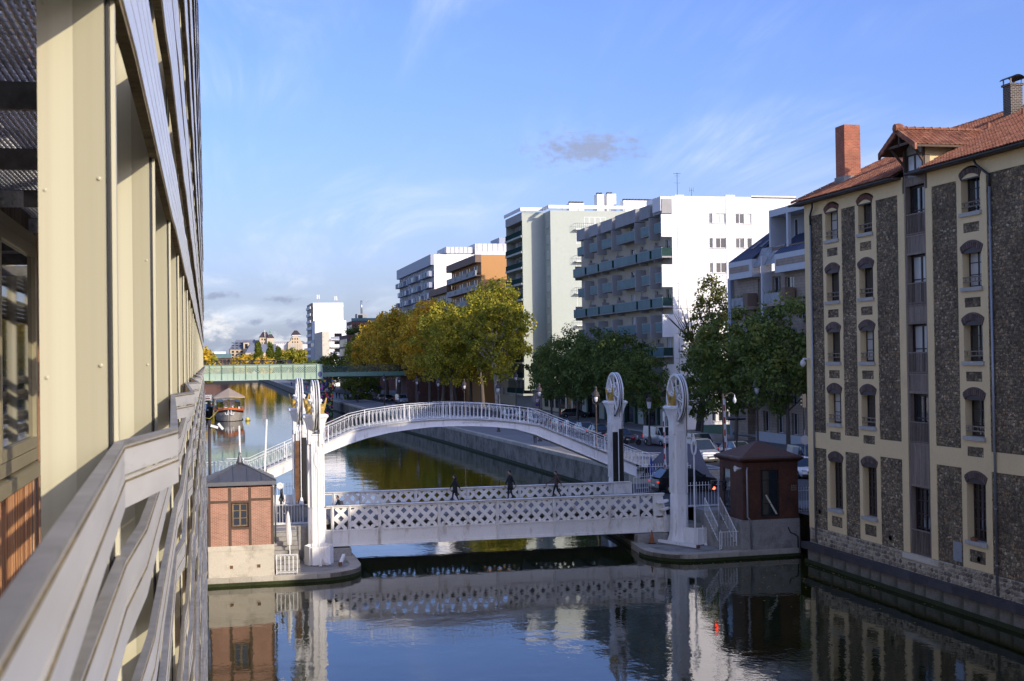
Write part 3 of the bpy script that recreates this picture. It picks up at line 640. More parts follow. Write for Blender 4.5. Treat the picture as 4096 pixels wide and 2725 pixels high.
# roof: slabs below, tile courses above
E1, R1 = Vector((BX - .5, 69.3, 20.14)), Vector((39.8, 65.6, 23.8))
rs = MB()
rs.quad((BX - .5, 57.9, 20.12), (BX - .5, 69.3, 20.12), (39.8, 65.6, 23.76), (39.8, 57.9, 23.76)); rs.quad((BX - .5, -40, 20.12), (BX - .5, 55.7, 20.12), (39.8, 55.7, 23.76), (39.8, -40, 23.76)); rs.quad((33.2, 55.7, 20.46), (33.2, 57.9, 20.46), (39.8, 57.9, 23.76), (39.8, 55.7, 23.76))
rs.quad((39.8, -40, 23.76), (39.8, 65.6, 23.76), (47, 69.3, 20.12), (47, -40, 20.12)); rs.quad((BX - .5, 69.3, 20.12), (47, 69.3, 20.12), (39.8, 65.6, 23.76))
rf = rs.build('roof', 'roof_tile', wh)
def tile_field(origin, du, dv, nu, nv, tu, tv, keep, name='tile_courses'):
    """courses of interlocking tiles; du along the course, dv up the slope"""
    du, dv = Vector(du).normalized(), Vector(dv).normalized(); nn = du.cross(dv).normalized()
    if nn.z < 0: nn = -nn
    o = Vector(origin); m = MB()
    for j in range(nv):
        for i in range(nu):
            p = o + du * (i * tu) + dv * (j * tv); c = p + du * tu / 2 + dv * tv / 2
            if not keep(c): continue
            dz = random.uniform(-.004, .006); b = len(m.v)
            for (a, e, h) in ((0, 0, .03), (.28, 0, .075), (.55, 0, .035), (1, 0, .03), (0, 1.06, .0), (.28, 1.06, .045), (.55, 1.06, .005), (1, 1.06, 0)):
                m.v.append(tuple(p + du * (tu * a) + dv * (tv * e) + nn * (h + dz)))
            for (a, h) in ((0, -.01), (.28, .03), (.55, -.005), (1, -.01)): m.v.append(tuple(p + du * (tu * a) + nn * (h + dz)))
            m.f += [(b, b + 1, b + 5, b + 4), (b + 1, b + 2, b + 6, b + 5), (b + 2, b + 3, b + 7, b + 6), (b + 8, b + 9, b + 1, b), (b + 9, b + 10, b + 2, b + 1), (b + 10, b + 11, b + 3, b + 2)]
    return m
sl_len = (Vector((39.8, 0, 23.8)) - Vector((BX - .5, 0, 20.14))).length; sv = (39.8 - BX + .5, 0, 23.66 - 20.0)
def keep_main(c):
    t = (c.x - (BX - .5)) / (39.8 - BX + .5)
    if c.y > 69.3 - t * 3.7: return False
    if 55.5 < c.y < 57.95 and c.x < 33.3: return False
    return True
tm = tile_field((BX - .56, 46.0, 20.16), (0, 1, 0), sv, 97, 26, .24, sl_len / 25.6, keep_main)
tag(tm.build('tile_courses', 'roof_tile', rf), kind='stuff')
rt = MB().lathe([(.15, 0), (.13, .03), (.12, .36), (.15, .42)], 8, (0, 0, 0), 'y', (0, PI)).mesh('ridge_tile', 'roof_tile')
for k in range(48): put('ridge_tile', rt, rf, (39.8, 46.2 + k * .4, 23.79))
hd = (R1 - E1)
for k in range(20): p = E1 + hd * (k / 20); o = put('ridge_tile', rt, rf, (p.x, p.y, p.z + .02), (math.atan2(hd.z, math.hypot(hd.x, hd.y)), 0, math.atan2(-hd.x, hd.y)))
# chimneys
ch = MB().box(34.0, 34.95, 66.1, 67.15, 20.7, 24.15); cho = ch.build('chimney', 'brick_chimney', wh)
MB().box(33.93, 35.02, 66.04, 67.2, 20.6, 21.35).build('chimney_base', 'grey_stone', cho)
MB().prism([(33.9, 20.85), (35.3, 21.5), (35.3, 21.42), (33.9, 20.77)], 65.9, 66.08, 'y').build('flashing', 'zinc_pipe', cho)
c2 = MB().box(38.3, 38.95, 57.2, 57.85, 22.9, 24.62).build('chimney', 'brick_dark', wh); MB().box(38.24, 39.01, 57.14, 57.91, 24.62, 24.72).build('chimney_rim', 'brick_dark', c2)
m = MB()
for x in (38.3, 38.9):
    for y in (57.2, 57.8): m.box(x, x + .05, y, y + .05, 24.72, 24.95)
m.build('cowl_post', 'gutter_dark', c2); MB().lathe([(.5, 57.0), (.5, 58.05)], 8, (38.62, 0, 24.62), 'y', (R(40), R(140))).lathe([(.48, 57.0), (.48, 58.05)], 8, (38.62, 0, 24.62), 'y', (R(40), R(140))).build('cowl', 'gutter_dark', c2)
for x, y in ((36.6, 56.5), (37.6, 55.2)): MB().tube([(x, y, 22.1 + (x - 36.5) * .49), (x, y, 22.55 + (x - 36.5) * .49)], [.1, .08], 8).build('vent_tile', 'roof_tile', wh)
# hoist dormer
GY, GX, PZ, EZ = 56.78, 31.95, 22.2, 21.25
d = MB()
for s_ in (-1, 1):
    y0, y1 = GY, GY + s_ * 1.68
    d.quad((GX, y0, PZ), (36.6, y0, PZ), (36.6 - 2.0, y1, EZ), (GX, y1, EZ)); d.quad((GX, y0, PZ - .1), (36.6, y0, PZ - .1), (34.6, y1, EZ - .1), (GX, y1, EZ - .1)); d.quad((GX, y0, PZ), (GX, y0, PZ - .1), (GX, y1, EZ - .1), (GX, y1, EZ)); d.quad((GX, y1, EZ), (GX, y1, EZ - .1), (34.6, y1, EZ - .1), (34.6, y1, EZ))
do = d.build('dormer_roof', 'timber_brown', wh)
for s_ in (-1, 1):
    dv = Vector((0, -s_ * 1.68, PZ - EZ)); ln = dv.length
    t = tile_field((GX - .02, GY + s_ * 1.70, EZ + .02), (1, 0, 0), dv, 20, 7, .24, ln / 6.8, lambda c: (c.x - 34.6) < (c.z - EZ) / (PZ - EZ) * 2.0 + .1)
    tag(t.build('tile_courses', 'roof_tile', do), kind='stuff')
    for k in range(5):
        a, b = k / 5, (k + 1) / 5; y0, y1 = GY + s_ * 1.72 * a, GY + s_ * 1.72 * b; z0, z1 = PZ + .08 - (PZ - EZ) * a, PZ + .06 - (PZ - EZ) * b
        MB().prism([(y0, z0), (y1, z1), (y1, z1 - .3), (y0, z0 - .26)], GX - .10, GX + .02, 'x').build('verge_tile', 'roof_tile', do)
for k in range(10): put('ridge_tile', rt, do, (GX + .02 + k * .44 + .42, GY, PZ + .03), (0, 0, R(90)))
MB().lathe([(.02, -.3), (.2, -.26), (.24, 0), (.2, .16), (.02, .2)], 8, (GX + .1, GY, PZ + .06), 'x').build('ridge_end', 'roof_tile', do)
for y_ in (GY - .94, GY + .90): MB().box(BX + .03, 35.0, y_, y_ + .06, 20.0, 21.32).build('dormer_cheek', 'ochre', wh)
#(BX + .03, 35.0, GY + .90, GY + .96, 20.0, 21.32).build('dormer_cheek', 'ochre', wh)
gp = FB('x-', BX); gp.quad((BX + .1, GY - .9, 20.0), (BX + .1, GY + .9, 20.0), (BX + .1, GY + .9, 21.35), (BX + .1, GY, 22.05), (BX + .1, GY - .9, 21.35)); gp.build('gable_wall', 'grey_stone', wh)
window(wh, 'x-', BX, 56.1, 57.5, 20.25, 21.08, -.03, 'window_wood', 'curtain', .08, (.5,), ())
b = MB()
for s_ in (-1, 1):
    b.bar((BX - .02, GY + s_ * .86, 20.3), (BX - .02, GY + s_ * .86, 21.3), .12, .12); b.bar((BX, GY + s_ * .86, 20.55), (GX + .15, GY + s_ * 1.0, 21.45), .09, .1); b.bar((BX, GY + s_ * 1.05, 21.5), (GX + .05, GY + s_ * 1.05, 21.5), .1, .12)
b.bar((GX + .1, GY - 1.0, 21.45), (GX + .1, GY + 1.0, 21.45), .1, .12).bar((GX + .1, GY, 21.4), (GX + .1, GY, 22.1), .1, .1)
b.build('dormer_brace', 'timber_brown', wh)
MB().prism([(BX - .05, 20.32), (35.3, 21.5), (35.3, 21.44), (BX - .05, 20.26)], GY - 1.12, GY - .95, 'y').build('flashing', 'zinc_pipe', wh)
FB('x-', BX).fbox(53.3, 54.0, 2.25, 3.12, 0, .03).build('vent_grille', 'zinc_pipe', wh)
for y, z in ((67.3, 3.0), (59.6, 2.55), (51.9, 2.6)):
    MB().lathe([(.12, -.02), (.14, 0), (.12, .02), (.1, 0), (.12, -.02)], 10, (BX - .06, y, z), 'x').build('mooring_ring', 'black_iron', wh)
pot = thing('flower_pot', 'small terracotta flower trough on the ground-floor window sill of the warehouse', 'flower pot', (BX - .02, 52.3, 3.33))
MB().box(BX - .1, BX + .06, 52.12, 52.48, 3.33, 3.47).build('trough', 'roof_tile', pot)
random.seed(5); m = MB()
for k in range(30): p = Vector((BX - .02 + random.uniform(-.06, .06), 52.3 + random.uniform(-.15, .15), 3.47)); q = p + Vector((random.uniform(-.05, .05), random.uniform(-.05, .05), random.uniform(.05, .14))); m.quad(p, p + Vector((.02, .02, 0)), q)
m.build('plant', 'leaf_fresh', pot)
cctv = thing('security_camera', 'white dome security camera on the left corner of the warehouse wall', 'security camera', (BX - .3, 68.4, 11.3))
MB().box(BX - .35, BX, 68.3, 68.5, 11.35, 11.45).build('bracket', 'plastic_white', cctv); MB().ball((BX - .38, 68.4, 11.15), .16, 8, 6, (1, 1, 1.3)).build('dome', 'plastic_white', cctv, True)
# ---------------------------------------------------------------- hostel facade on the left: posts, steel ribbons, walkway, timber wall
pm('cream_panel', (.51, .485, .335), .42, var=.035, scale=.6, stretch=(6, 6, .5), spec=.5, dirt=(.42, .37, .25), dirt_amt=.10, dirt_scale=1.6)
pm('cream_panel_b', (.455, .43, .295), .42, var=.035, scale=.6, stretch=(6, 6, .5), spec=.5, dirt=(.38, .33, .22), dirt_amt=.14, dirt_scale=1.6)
pm('steel', (.80, .775, .70), .33, metal=.3, var=.10, scale=1.2, fine=5, stretch=(3, .5, 3), dirt=(.4, .38, .33), dirt_amt=.05, dirt_scale=3)
pm('steel_dull', (.42, .40, .36), .5, metal=.55, var=.25, scale=2.5, dirt=(.2, .18, .13), dirt_amt=.3, dirt_scale=5)
pm('weathered_edge', (.22, .17, .085), .85, var=.4, scale=4, bump=.5, bscale=25, dirt=(.05, .04, .025), dirt_amt=.35, dirt_scale=6)
pm('galv', (.5, .51, .54), .4, metal=.3, var=.3, scale=3, dirt=(.1, .1, .1), dirt_amt=.3, dirt_scale=4)
pm('galv_beam', (.17, .17, .17), .55, metal=.3, var=.35, scale=4, dirt=(.07, .065, .06), dirt_amt=.4, dirt_scale=5)
pm('frame_olive', (.36, .32, .20), .35, metal=.35, var=.08)
def wood_mat(name, stops, sc=1.):
    m, nt, b, lk, N = custom(name); b.inputs['Roughness'].default_value = .7
    tc = N('ShaderNodeTexCoord'); mp = N('ShaderNodeMapping'); mp.inputs['Scale'].default_value = (20, 20, .7 * sc); lk.new(tc.outputs['Object'], mp.inputs[0])
    n = N('ShaderNodeTexNoise'); n.inputs['Scale'].default_value = 1.6; n.inputs['Detail'].default_value = 8; n.inputs['Roughness'].default_value = .65; lk.new(mp.outputs[0], n.inputs['Vector'])
    oi = N('ShaderNodeObjectInfo'); a = N('ShaderNodeMath'); a.operation = 'MULTIPLY_ADD'; a.inputs[1].default_value = .22; lk.new(oi.outputs['Random'], a.inputs[0]); lk.new(n.outputs['Fac'], a.inputs[2])
    cr = ramp_node(N, stops); lk.new(a.outputs[0], cr.inputs[0]); lk.new(cr.outputs[0], b.inputs['Base Color'])
wood_mat('larch', [(.35, (.08, .034, .016)), (.52, (.38, .16, .06)), (.68, (.62, .32, .14)), (.85, (.72, .55, .4))])
wood_mat('larch_grey', [(.35, (.04, .03, .025)), (.6, (.12, .095, .075)), (.85, (.24, .2, .16))])
EZ0 = CAM[2]
hs = thing('hostel_building', 'building with cream metal posts, folded steel ribbons and timber wall close on the left', 'building', (-1, 35, 0))
PIT_, FY0, NP = 1.9, 2.45, 36
XO, XI = -.165, -.285                        # post outer and inner edge
# posts: folded sheet, outer leaf coloured darker as its shaded side, dark groove strip with bright bead at the outer edge
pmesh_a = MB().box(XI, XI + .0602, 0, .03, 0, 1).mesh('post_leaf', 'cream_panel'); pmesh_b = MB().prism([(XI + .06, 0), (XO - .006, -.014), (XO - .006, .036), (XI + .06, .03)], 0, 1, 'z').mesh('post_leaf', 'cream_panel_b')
pst = MB().box(XO - .004, XO + .001, .006, .05, 0, 1).mesh('groove', 'black_iron'); bead = MB().box(XO + .002, XO + .010, .03, .055, 0, 1).mesh('bead', 'cream_panel')
bk = MB().box(XI, XO - .006, .036, .06, 0, 1).mesh('post_back', 'frame_olive')
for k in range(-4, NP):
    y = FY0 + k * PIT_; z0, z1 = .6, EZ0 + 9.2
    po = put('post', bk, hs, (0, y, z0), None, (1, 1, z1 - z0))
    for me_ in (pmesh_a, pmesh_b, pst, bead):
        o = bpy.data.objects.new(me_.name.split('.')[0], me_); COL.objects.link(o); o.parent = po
scr = MB().lathe([(.0035, 0), (.0035, -.0012), (0, -.002)], 6, (0, 0, 0), 'y').mesh('screw', 'cream_panel_b')
for k in range(0, 4):
    for j in range(14): z = EZ0 - 2 + j * .33; put('screw', scr, hs, (XI + .012, FY0 + k * PIT_ - .001, z)); put('screw', scr, hs, (XO - .016, FY0 + k * PIT_ - .013, z + .02))
# ribbons: folded steel strips; period of two bays
def ribbon(zt, zb, phase, amp, y1, slats, edge, y0=-3.4, base=XO + .012, up=False):
    pts = []; y = FY0 - 2 * PIT_ * 2 + phase
    while y < y1 + 4:
        pts += [(y, 0.), (y + .5, amp)]; y += 2 * PIT_
    def off(v):
        for (a, o0), (b, o1) in zip(pts, pts[1:]):
            if a <= v <= b: return o0 + (o1 - o0) * (v - a) / (b - a)
        return 0.
    ys = sorted({y0, y1, *[p[0] for p in pts if y0 < p[0] < y1]})
    cl = [(base + off(v), v) for v in ys]
    def band(z0, z1, dx0, dx1):
        m = MB()
        for (xa, ya), (xb, yb) in zip(cl, cl[1:]):
            b = len(m.v); m.v += [(xa + dx0, ya, z0), (xa + dx1, ya, z0), (xa + dx1, ya, z1), (xa + dx0, ya, z1), (xb + dx0, yb, z0), (xb + dx1, yb, z0), (xb + dx1, yb, z1), (xb + dx0, yb, z1)]
            m.f += [(b, b + 4, b + 5, b + 1), (b + 1, b + 5, b + 6, b + 2), (b + 2, b + 6, b + 7, b + 3), (b + 3, b + 7, b + 4, b)]
        return m
    h = (zt - zb) / slats
    rib = None
    for s_ in range(slats):
        o = band(zb + s_ * h + h * .07, zb + (s_ + 1) * h - h * .03, 0., .010).build('ribbon' if rib is None else 'slat', 'steel', hs if rib is None else rib)
        if rib is None: rib = o
        if not up: band(zb + (s_ + 1) * h - h * .16, zb + (s_ + 1) * h - h * .09, .010, .0115).build('crease', 'weathered_edge', rib)
    if up: band(zb - .012, zb + .012, -.020, .006).build('lower_edge', edge, rib)
    else: band(zt - .004, zt + .004, -.007, .010).build('top_flange', edge, rib)
Y1 = 70.2
for zt, zb, ph, am in ((-.140, -.258, 0, .082), (-.345, -.50, 0, .014), (-.66, -.80, .4, .012), (-.86, -1.0, 0, .03)): ribbon(EZ0 + zt, EZ0 + zb, ph, am, Y1, 2, 'steel_dull')
zz = -1.3
while zz > -10.4:
    for d, ph, bs in ((0, 0, .05), (-.2, 1.9, .0), (-.4, .6, .07)): ribbon(EZ0 + zz + d, EZ0 + zz + d - .15, ph, .012, Y1, 3, 'steel_dull', y0=4., base=XO + .012 + bs)
    zz -= 1.15
zz = .67
i = 0
while zz < 8.9:
    ribbon(EZ0 + zz + .30, EZ0 + zz, 1.9 * (i % 2) + .3 * i, .004, Y1, 5, 'weathered_edge', y0=-1.0 if i < 3 else 1.5, up=True, base=XO + .012 + (.0, .022, .01, .035, .05)[i % 5]); zz += .46 + .06 * (i % 3); i += 1
# timber wall, boards one by one in the visible stretch
XW = -1.46
wb = MB().box(XW - .3, XW - .03, -6, 70, .6, EZ0 + 9).build('timber_wall', 'larch_grey', hs)
WY0, WY1, WS, WH = 9.15, 11.9, -.69, 1.02
y = 6.5; bi = 0
while y < 16.5:
    wd = .095
    segs = [(EZ0 - 3.4, EZ0 + WS - .1), (EZ0 + WH + .09, EZ0 + 3.4)] if WY0 - .08 < y + wd / 2 < WY1 + .06 else [(EZ0 - 3.4, EZ0 + 3.4)]
    for z0, z1 in segs: MB().box(XW - .03, XW + random.uniform(-.004, .004), y, y + wd - .006, z0, z1).build('board', 'larch' if z1 < EZ0 + WS + .2 or (z0 < EZ0 - 1 and bi % 3) else 'larch_grey', wb)
    y += wd; bi += 1
wo = MB().box(XW - .02, XW + .05, WY0 - .06, WY1 + .06, EZ0 + WH, EZ0 + WH + .09).box(XW - .02, XW + .05, WY0 - .06, WY1 + .06, EZ0 + WS - .1, EZ0 + WS).box(XW - .02, XW + .04, WY0 - .06, WY0, EZ0 + WS, EZ0 + WH).box(XW - .02, XW + .04, WY1, WY1 + .06, EZ0 + WS, EZ0 + WH)
wo.box(XW + .0, XW + .10, WY0 - .2, WY1 + .1, EZ0 + WS - .22, EZ0 + WS - .12)
win = wo.build('window', 'frame_olive', hs)
MB().box(XW - .03, XW + .02, WY0, WY1, EZ0 + WS, EZ0 + WH).build('glazing_back', 'black_iron', win)
for a, b in ((WY0 + .02, WY0 + .62), (WY0 + .66, WY1 - .02)):
    f = MB(); t = .09; f.box(XW + .02, XW + .06, a, a + t, EZ0 + WS + .01, EZ0 + WH - .01).box(XW + .02, XW + .06, b - t, b, EZ0 + WS + .01, EZ0 + WH - .01).box(XW + .02, XW + .06, a + t, b - t, EZ0 + WS + .01, EZ0 + WS + .1).box(XW + .02, XW + .06, a + t, b - t, EZ0 + WH - .1, EZ0 + WH - .01)
    f.build('sash', 'frame_olive', win); MB().box(XW + .024, XW + .028, a + t, b - t, EZ0 + WS + .1, EZ0 + WH - .1).build('pane', 'glass_blue', win)
# walkway beams with bolts, floor grating over them
gz_ = EZ0 + 1.27
bb = MB().lathe([(.022, 0), (.022, .014), (.012, .02)], 6, (0, 0, 0), 'y').mesh('bolt', 'galv')
for k in range(-2, 8):
    y = FY0 + 1.84 + k * PIT_ 
    bo = MB().box(XW, XI + .02, y, y + .04, EZ0 + 1.14, EZ0 + 1.262).box(XW, XI + .02, y + .04, y + .12, EZ0 + 1.25, EZ0 + 1.262).build('walkway_beam', 'galv_beam', hs)
    MB().box(XW - .01, XW + .2, y - .012, y, EZ0 + 1.135, EZ0 + 1.255).build('bracket_plate', 'galv', bo)
    for dx in (.05, .14):
        for dz in (1.165, 1.225): put('bolt', bb, bo, (XW + dx, y - .012, EZ0 + dz), None, (1, -1, 1))
for lev in range(3):
    go = None
    for j in range(38):
        x = XW + .03 + j * .0305
        o = MB().box(x, x + .006, -1.5, 17, gz_ + lev * 2.6, gz_ + .035 + lev * 2.6).build('grating_bar' if go else 'floor_grating', 'galv', go or hs); go = go or o
    for j in range(180):
        y = -1.4 + j * .102
        if lev == 0: MB().box(XW, XI + .03, y, y + .008, gz_ + .020, gz_ + .033).build('cross_rod', 'galv', go)
for k in range(-2, 8):
    y = FY0 + 1.84 + k * PIT_
    for lev in (1, 2): MB().box(XW, XI + .02, y, y + .06, EZ0 + 1.12 + lev * 2.6, EZ0 + 1.262 + lev * 2.6).build('walkway_beam', 'galv_beam', hs)
# end wall and far end of the building
MB().box(-14, XW - .3, -6, 70, .6, EZ0 + 9).build('building_core', 'larch_grey', hs)
MB().box(-14, XO - .02, -30, 70.2, -.5, .6).build('plinth', 'quay_stone', hs)
# ---------------------------------------------------------------- lift bridge
lb = thing('lift_bridge', 'grey riveted steel lift bridge with lattice parapets spanning the canal', 'bridge', (16.8, 81, 1.0))
ZB, ZM, ZT = 1.0, 1.88, 3.27
rv = MB().lathe([(.022, 0), (.018, .012), (0, .016)], 5, (0, 0, 0), 'y').mesh('rivet', 'bridge_grey')
def girder(Y, posts, x0, x1, out, endcurve):
    """plate girder with lattice upper half; out = -1 when the outside faces the camera"""
    gd = MB().box(x0, x1, Y - .006, Y + .006, ZB, ZM).build('web_plate', 'bridge_grey', lb)
    MB().box(x0, x1, Y - .19, Y + .19, ZT, ZT + .035).box(x0, x1, Y - .05, Y + .05, ZT - .12, ZT).build('top_chord', 'bridge_grey', gd)
    MB().box(x0 + .3, x1, Y - .19, Y + .19, ZB - .035, ZB).box(x0 + .3, x1, Y - .04, Y + .04, ZB, ZB + .11).build('bottom_chord', 'bridge_grey', gd)
    MB().box(x0, x1, Y - .07, Y + .07, ZM - .05, ZM + .05).build('mid_rail', 'bridge_grey', gd)
    ps = posts
    for x in ps:
        MB().box(x - .085, x + .085, Y - .085, Y + .085, ZB, ZT - .001).box(x - .02, x + .02, Y - .16, Y + .16, ZB, ZT - .002).build('post', 'bridge_grey', gd)
    # rivets, joined: too small to pick apart
    m = MB()
    for x in ps:
        for sx in (-.06, .06):
            for k in range(17): z = ZB + .06 + k * .135; m.lathe([(.02, 0), (.016, -.012), (0, -.016)], 4, (x + sx, Y - .086, z), 'y', caps=False)
    k = x0
    while k < x1:
        for z in (ZT - .06, ZB + .05): m.lathe([(.02, 0), (.016, -.012), (0, -.016)], 4, (k, Y - .052, z), 'y', caps=False)
        k += .12
    tag(m.build('rivets', 'bridge_grey', gd), kind='stuff')
    # lattice bars clipped to each panel
    sp = .66; bw = .215; z0, z1 = ZM + .05, ZT - .12
    for a, b in zip(ps, ps[1:]):
        l, r = a + .085, b - .085; mid = (l + r) / 2; nfam = int((r - l + z1 - z0) / sp) + 2
        for fam in (1, -1):
            for k in range(-nfam, nfam + 1):
                # line: x = mid + off + fam*(z - zc)
                off = (k + .5) * sp; zc = (z0 + z1) / 2
                lo, hi = z0, z1
                if fam == 1: lo = max(lo, zc + l - mid - off); hi = min(hi, zc + r - mid - off)
                else: lo = max(lo, zc - (r - mid - off)); hi = min(hi, zc - (l - mid - off))
                if hi - lo < .08: continue
                pA = (mid + off + fam * (lo - zc), Y + .014 * fam * -out, lo); pB = (mid + off + fam * (hi - zc), Y + .014 * fam * -out, hi)
                MB().bar(pA, pB, .018, bw, up=(fam * -1, 0, 1)).build('lattice_bar', 'bridge_grey', gd)
    return gd
g1 = girder(77.0, [6.98, 7.97, 9.71, 13.22, 16.72, 20.21, 23.68, 25.47, 26.54], 6.6, 27.15, -1, 0)
g2 = girder(85.0, [7.81, 9.53, 13.07, 16.52, 19.97, 23.40, 25.13, 26.25], 7.0, 27.6, 1, 0)
MB().box(6.2, 6.99, 84.97, 85.03, 1.0, 3.2).build('end_plate', 'bridge_grey', lb); MB().box(26.4, 27.7, 84.9, 85.1, 1.0, 3.25).build('end_plate', 'bridge_grey', lb)
MB().box(6.0, 6.62, 76.96, 77.04, 1.0, 3.2).build('end_plate', 'bridge_grey', lb)
MB().quad((26.6, 76.93, 1.05), (27.3, 76.93, 1.05), (27.05, 76.93, 3.2), (26.6, 76.93, 3.2)).build('gusset', 'bridge_grey', lb)
MB().box(6.4, 27.6, 77.15, 84.85, 2.22, 2.4).build('carriageway', 'deck', lb)
MB().box(6.4, 27.6, 77.2, 78.5, 2.4, 2.52).build('footway', 'pavement', lb); MB().box(6.4, 27.6, 83.4, 84.8, 2.4, 2.52).build('footway', 'pavement', lb)
for x in [7.97, 9.71, 13.22, 16.72, 20.21, 23.68, 25.47]: MB().box(x - .1, x + .1, 77.1, 84.9, 1.5, 2.22).build('cross_beam', 'bridge_grey', lb)
# lifting wheel on the right end of the near girder
m = MB(); m.lathe([(.36, 0), (.38, .03), (.38, .09), (.36, .12), (.1, .12)], 16, (0, 0, 0)).lathe([(.32, -.45), (.34, -.42), (.34, -.36), (.3, -.34)], 16).tube([(0, 0, -1.1), (0, 0, .3)], .07, 8)
m.xf(Matrix.Translation((27.0, 76.75, 2.75)) @ Matrix.Rotation(R(-12), 4, 'Y')); m.build('hand_wheel', 'bridge_grey', lb, 40)
MB().box(27.05, 27.75, 76.75, 77.4, .95, 1.95).build('bearing_box', 'bridge_grey', lb)
MB().box(25.2, 27.2, 76.3, 77.0, .42, .92).build('bearing_block', 'grey_stone', lb); MB().box(6.6, 8.0, 76.4, 77.6, .42, .88).build('bearing_block', 'grey_stone', lb)

# ---------------------------------------------------------------- lifting columns
def column(loc, label, rack, flip):
    c = thing('lifting_column', label, 'column', (0, 0, 0), 'cast-iron lifting columns of the bridge')
    w, d = .42, .46
    def octo(k, z, kx=1.): return [(sx * a * k * kx, sy * b * k, z) for sx, sy, a, b in ((-1, -1, w, d * .55), (-1, -1, w * .55, d), (1, -1, w * .55, d), (1, -1, w, d * .55), (1, 1, w, d * .55), (1, 1, w * .55, d), (-1, 1, w * .55, d), (-1, 1, w, d * .55))]
    m = MB()
    prof = [(1.75, .45), (1.5, .62), (1.25, .95), (1.12, 1.4), (1.08, 3.3), (1.0, 3.42), (.96, 7.5)]
    for k, z in prof: m.v += octo(k, z)
    for i in range(len(prof) - 1):
        for j in range(8): j2 = (j + 1) % 8; m.f.append((i * 8 + j, i * 8 + j2, i * 8 + 8 + j2, i * 8 + 8 + j))
    m.build('shaft', 'white_paint', c, 25)
    f = MB()   # raised fillets between the flutes
    for sx in (-.24, -.12, 0, .12, .24): f.box(sx - .028, sx + .028, -.50 + abs(sx) * .06, -.44, 3.45, 7.2)
    for sy in (-.3, -.15, 0, .15, .3):
        f.box(-.47, -.40, sy - .03, sy + .03, 3.45, 7.2); f.box(.40, .47, sy - .03, sy + .03, 3.45, 7.2)
    f.build('fillets', 'white_paint', c)
    for s_ in (-1, 1):          # forked head either side of the wheel
        h = MB(); sec = [(.22, .42, .43, 7.0), (.22, .43, .45, 7.7), (.22, .50, .50, 8.1), (.22, .62, .58, 8.42), (.22, .70, .64, 8.52), (.22, .70, .64, 8.62), (.22, .6, .56, 8.68)]
        for x0, x1, dy, z in sec: h.v += [(s_ * x0, -dy, z), (s_ * x1, -dy, z), (s_ * x1, dy, z), (s_ * x0, dy, z)]
        for i in range(len(sec) - 1):
            for j in range(4): j2 = (j + 1) % 4; h.f.append((i * 4 + j, i * 4 + j2, i * 4 + 4 + j2, i * 4 + 4 + j))
        h.f.append((len(h.v) - 4, len(h.v) - 3, len(h.v) - 2, len(h.v) - 1)); h.build('capital', 'white_paint', c)
        # gilded bearing housing with upswept horn and white bearing cap
        o = MB(); o.box(s_ * .36 - .14, s_ * .36 + .14, -.3, .3, 8.68, 8.80); o.box(s_ * .36 - .115, s_ * .36 + .115, -.26, .26, 8.80, 9.0)
        o.lathe([(.25, -.11), (.25, .11)], 10, (s_ * .36, 0, 9.0), 'x', (0, PI)); o.lathe([(.1, -.13), (.12, 0), (.1, .13)], 8, (s_ * .36, 0, 8.98), 'x')
        hs_ = o.build('bearing_housing', 'gold', c)
        MB().prism([(s_ * .36, 9.2), (s_ * .52, 8.82), (s_ * .58, 9.05), (s_ * .68, 9.55), (s_ * .63, 9.6), (s_ * .5, 9.22)], -.05, .05, 'y').build('horn', 'gold', hs_)
        if flip: MB().prism([(-.36, 8.8), (.36, 8.8), (.1, 9.05), (-.22, 9.3), (-.33, 9.62), (-.36, 9.55)], s_ * .36 - .04 - .09 * s_, s_ * .36 + .04 - .09 * s_, 'x').build('crest', 'gold', hs_)
        b = MB().tube([(s_ * .33, 0, 9.1), (s_ * .33, 0, 9.36)], [.05, .04], 6).ball((s_ * .33, 0, 9.43), .1, 8, 6); b.build('bearing_cap', 'white_iron', hs_, True)
    # wheel: two flanged rims with rope groove, hub, eight braced spokes
    zc, r = 9.15, 1.46; ri = r - .15
    wl = MB().lathe([(ri, -.17), (r - .03, -.19), (r, -.17), (r, -.12), (r - .07, -.09), (r - .07, -.03), (r - .01, -.015), (r - .01, .015), (r - .07, .03), (r - .07, .09), (r, .12), (r, .17), (r - .03, .19), (ri, .17), (ri, -.17)], 40, (0, 0, zc), 'x', caps=False).build('wheel', 'white_iron', c, 30)
    MB().lathe([(r - .066, -.085), (r - .05, -.075), (r - .05, -.04), (r - .066, -.032)], 40, (0, 0, zc), 'x', caps=False).lathe([(r - .066, .032), (r - .05, .04), (r - .05, .075), (r - .066, .085)], 40, (0, 0, zc), 'x', caps=False).build('rope', 'dark_grease', wl, True)
    MB().lathe([(.1, -.24), (.15, -.2), (.22, -.15), (.22, .15), (.15, .2), (.1, .24)], 16, (0, 0, zc), 'x').build('hub', 'white_iron', wl, 30)
    for k in range(8):
        a = 2 * PI * k / 8 + .2; dv = Vector((0, math.cos(a), math.sin(a))); s0 = MB()
        for sx in (-.12, .12): s0.bar(Vector((sx * .9, 0, zc)) + dv * .25, Vector((sx, 0, zc)) + dv * (r - .15), .04, .085, up=(1, 0, 0))
        s0.bar(Vector((-.12, 0, zc)) + dv * .75, Vector((.12, 0, zc)) + dv * .75, .05, .06); s0.bar(Vector((-.14, 0, zc)) + dv * (r - .19), Vector((.14, 0, zc)) + dv * (r - .19), .14, .04, up=dv)
        s0.build('spoke', 'white_iron', wl)
    MB().box(-.23, .23, -1.2 * .42, 1.2 * .42, 7.5, 7.56).build('slot_sill', 'white_paint', c)
